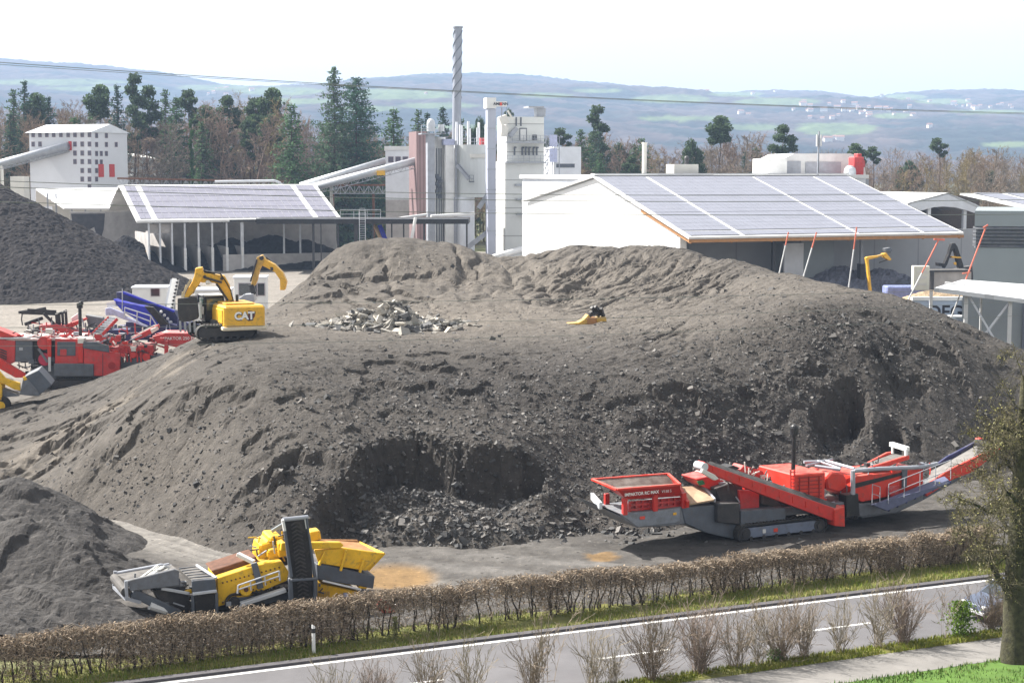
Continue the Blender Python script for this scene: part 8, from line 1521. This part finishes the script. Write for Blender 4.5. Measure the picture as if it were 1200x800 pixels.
r = np.random.RandomState(5); A_ = np.array(sk.a); ii = r.randint(0, len(A_), 3400); P = A_[ii] + r.normal(0, 0.05, (3400, 3)); V, F = cards(P, 0.065 * (0.5 + r.rand(3400)), r); t = np.array([(0.33, 0.31, 0.11), (0.42, 0.39, 0.17), (0.25, 0.23, 0.085), (0.46, 0.43, 0.25)])[r.randint(0, 4, 3400)]; me = npmesh('lichen_leaves', V, F, False, {'tone': np.repeat(t, 4, 0)}); me.materials.append(M['leaf']); link('lichen_leaves', me, None, mt)
# ---- car on the road, half hidden
vc = rd(near_s(1190, 5.2), 5.2); FC = Frame(vc.x, vc.y, 24.5); car = empty('parked_car', FC.loc(), FC.a, 'blue grey hatchback on the road half hidden by bush and trunk', 'car')
cp_ = mat('car_paint', (0.09, 0.11, 0.16), 0.3, 0.3, var=0.05, spec=0.6); prof = [(-2.1, 0.35), (-2.15, 0.62), (-2.0, 0.78), (-1.2, 0.95), (-0.45, 1.40), (0.9, 1.46), (1.6, 1.30), (2.02, 0.95), (2.1, 0.5), (2.05, 0.32)]
MB().prism(prof, -0.86, 0.86).build('body', cp_, car, 0.09); b = MB(); b.prism([(-1.02, 0.98), (-0.45, 1.34), (0.2, 1.38), (0.2, 0.98)], -0.875, 0.875); b.prism([(0.27, 0.98), (0.27, 1.38), (0.95, 1.38), (1.5, 0.98)], -0.875, 0.875); b.build('side_window', M['glass'], car); b = MB(); b.slab((-1.16, -0.7, 0.99), (-0.5, -0.66, 1.395), (-0.5, 0.66, 1.395), (-1.16, 0.7, 0.99), 0.02); b.build('windscreen', M['glass'], car)
for sx in (-1.3, 1.3):
    for sy in (-0.9, 0.72): w_ = MB().tube((sx, sy, 0.32), (sx, sy + 0.19, 0.32), 0.32, n=20).build('wheel', M['rubber'], car, 0.03); MB().tube((sx, sy - 0.005, 0.32), (sx, sy + 0.2, 0.32), 0.2, n=14).build('rim', M['galv'], w_)
for sy in (-0.72, 0.5): b = MB(); b.box(-2.17, -2.0, sy, sy + 0.24, 0.60, 0.74); b.build('headlight', M['white'], car, 0.03)
b = MB(); b.box(-2.17, -2.1, -0.7, 0.7, 0.35, 0.5); b.build('bumper', mat('pale_bumper', (0.6, 0.6, 0.62), 0.5), car, 0.03)
# ---- small roadside things
v = rd(near_s(369, -1.2), -1.2, 0.05); b = MB(); b.prism([(-0.06, 0), (0.06, 0), (0.055, 1.05), (-0.055, 1.12)], -0.05, 0.05); o = b.build('marker_post', M['white'], None, 0.01); o.location = v; o.rotation_euler = (0, 0, SITE); tag(o, 'slim white roadside marker post on the verge at lower left', 'marker post'); b = MB(); b.box(-0.062, 0.062, -0.055, 0.055, 0.80, 0.97); b.build('black_band', M['black'], o)
vb = gnd(452, 725); fb_ = Frame(vb.x, vb.y + 0.8, 20); o = empty('striped_barrier', fb_.loc(), fb_.a, 'tipped red and white barrier board behind the hedge beside the screener', 'barrier'); b = MB(); b.bar(fb_.p(444, 705), fb_.p(462, 722), 0.08, 0.42); b.build('red_board', M['redwhite'], o); b = MB(); b.bar(fb_.p(463, 708, 0.4), fb_.p(490, 724, 0.4), 0.08, 0.28); b.build('white_board', M['white'], o); b = MB(); b.bar(fb_.p(450, 712, 0.3), (fb_.p(450, 712, 0.3)[0], 0.3, 0), 0.08, 0.08); b.build('foot', M['dark'], o)
for (x0, y0, x1, y1, d, lb) in ((917, 303, 924, 272, 158, 'leftmost red and white pole leaning above the pile in front of the hall'), (946, 309, 957, 272, 156, 'red and white pole leaning right, second from the left'), (997, 318, 1004, 266, 152, 'red and white pole in front of the pale inner panel of the hall'), (1066, 348, 1100, 281, 145, 'strongly leaning red and white pole with a crossbar at its top'), (1115, 371, 1155, 267, 143, 'rightmost red and white pole crossing the canopy')):
    f = Frame(*at(x0, y0, d).xy, 0); o = empty('profile_pole', f.loc(), 0, lb, 'pole'); a_ = Vector(f.p(x0, y0)); c_ = Vector(f.p(x1, y1)); e = a_ + (a_ - c_) * (a_.z / max(0.1, c_.z - a_.z)); m_ = a_.lerp(c_, 0.5 if x1 < 1050 else 0.42); b = MB(); b.tube(e, m_, 0.06, n=8); b.build('white_lower', M['white'], o); b = MB(); b.tube(m_, c_, 0.062, n=8)
    if x1 == 1100: b.bar(c_ + Vector((-0.4, 0, 0.05)), c_ + Vector((0.5, 0, 0.0)), 0.16, 0.16)
    if x1 == 1155: b.bar(c_ + Vector((-0.2, 0, 0)), c_ + Vector((0.2, 0, 0.25)), 0.12, 0.12); b.bar(m_ + Vector((-0.3, 0, 0.5)), m_ + Vector((0.35, 0, 0.6)), 0.1, 0.1)
    b.build('red_upper', mat('pole_red', (0.62, 0.17, 0.11), 0.55), o)
WI = [(((0, 73), (270, 92.5), (425, 100.5), (600, 109), (900, 124), (1200, 132.5)), 0.017, 'topmost overhead wire crossing the sky and hills, upper of two'), (((0, 75.5), (270, 94), (425, 102), (600, 110), (900, 125), (1200, 133.8)), 0.012, 'second overhead wire just under the topmost one'), (((0, 212), (300, 222), (600, 227.5), (900, 229), (1200, 226)), 0.018, 'overhead wire across the roofs, upper of three'), (((0, 219), (300, 229), (600, 234.5), (900, 236.5), (1200, 234)), 0.020, 'overhead wire across the roofs, middle of three'), (((0, 236.5), (300, 244.5), (600, 250.5), (900, 252), (1200, 251)), 0.020, 'overhead wire across the roofs, lowest of three'), (((0, 357), (300, 355.5), (700, 350), (1000, 343), (1200, 338)), 0.013, 'overhead wire across the pile above the rubble heap'), (((0, 383.5), (300, 382), (600, 375.5), (1000, 362), (1200, 353)), 0.012, 'overhead wire across the red crushers and the rubble heap'), (((0, 405), (300, 403), (600, 395), (1000, 379), (1200, 370)), 0.011, 'lowest overhead wire across the red crushers and the bench')]
for i, (pts, rad, lb) in enumerate(WI):
    f = Frame(0, 57 + 0.5 * (i % 3), 24.5); xs = np.array([p[0] for p in pts]); ys = np.array([p[1] for p in pts]); co = np.polyfit(xs, ys, 2); X = np.linspace(-500, 1600, 60); pp = []
    for x in X: s_, z_ = f.sz(x, float(np.polyval(co, x))); pp.append(f.w2(s_, 0, z_))
    o = MB().path(pp, rad * 0.62, 5).build('overhead_wire', M['wire']); tag(o, lb, 'wire')
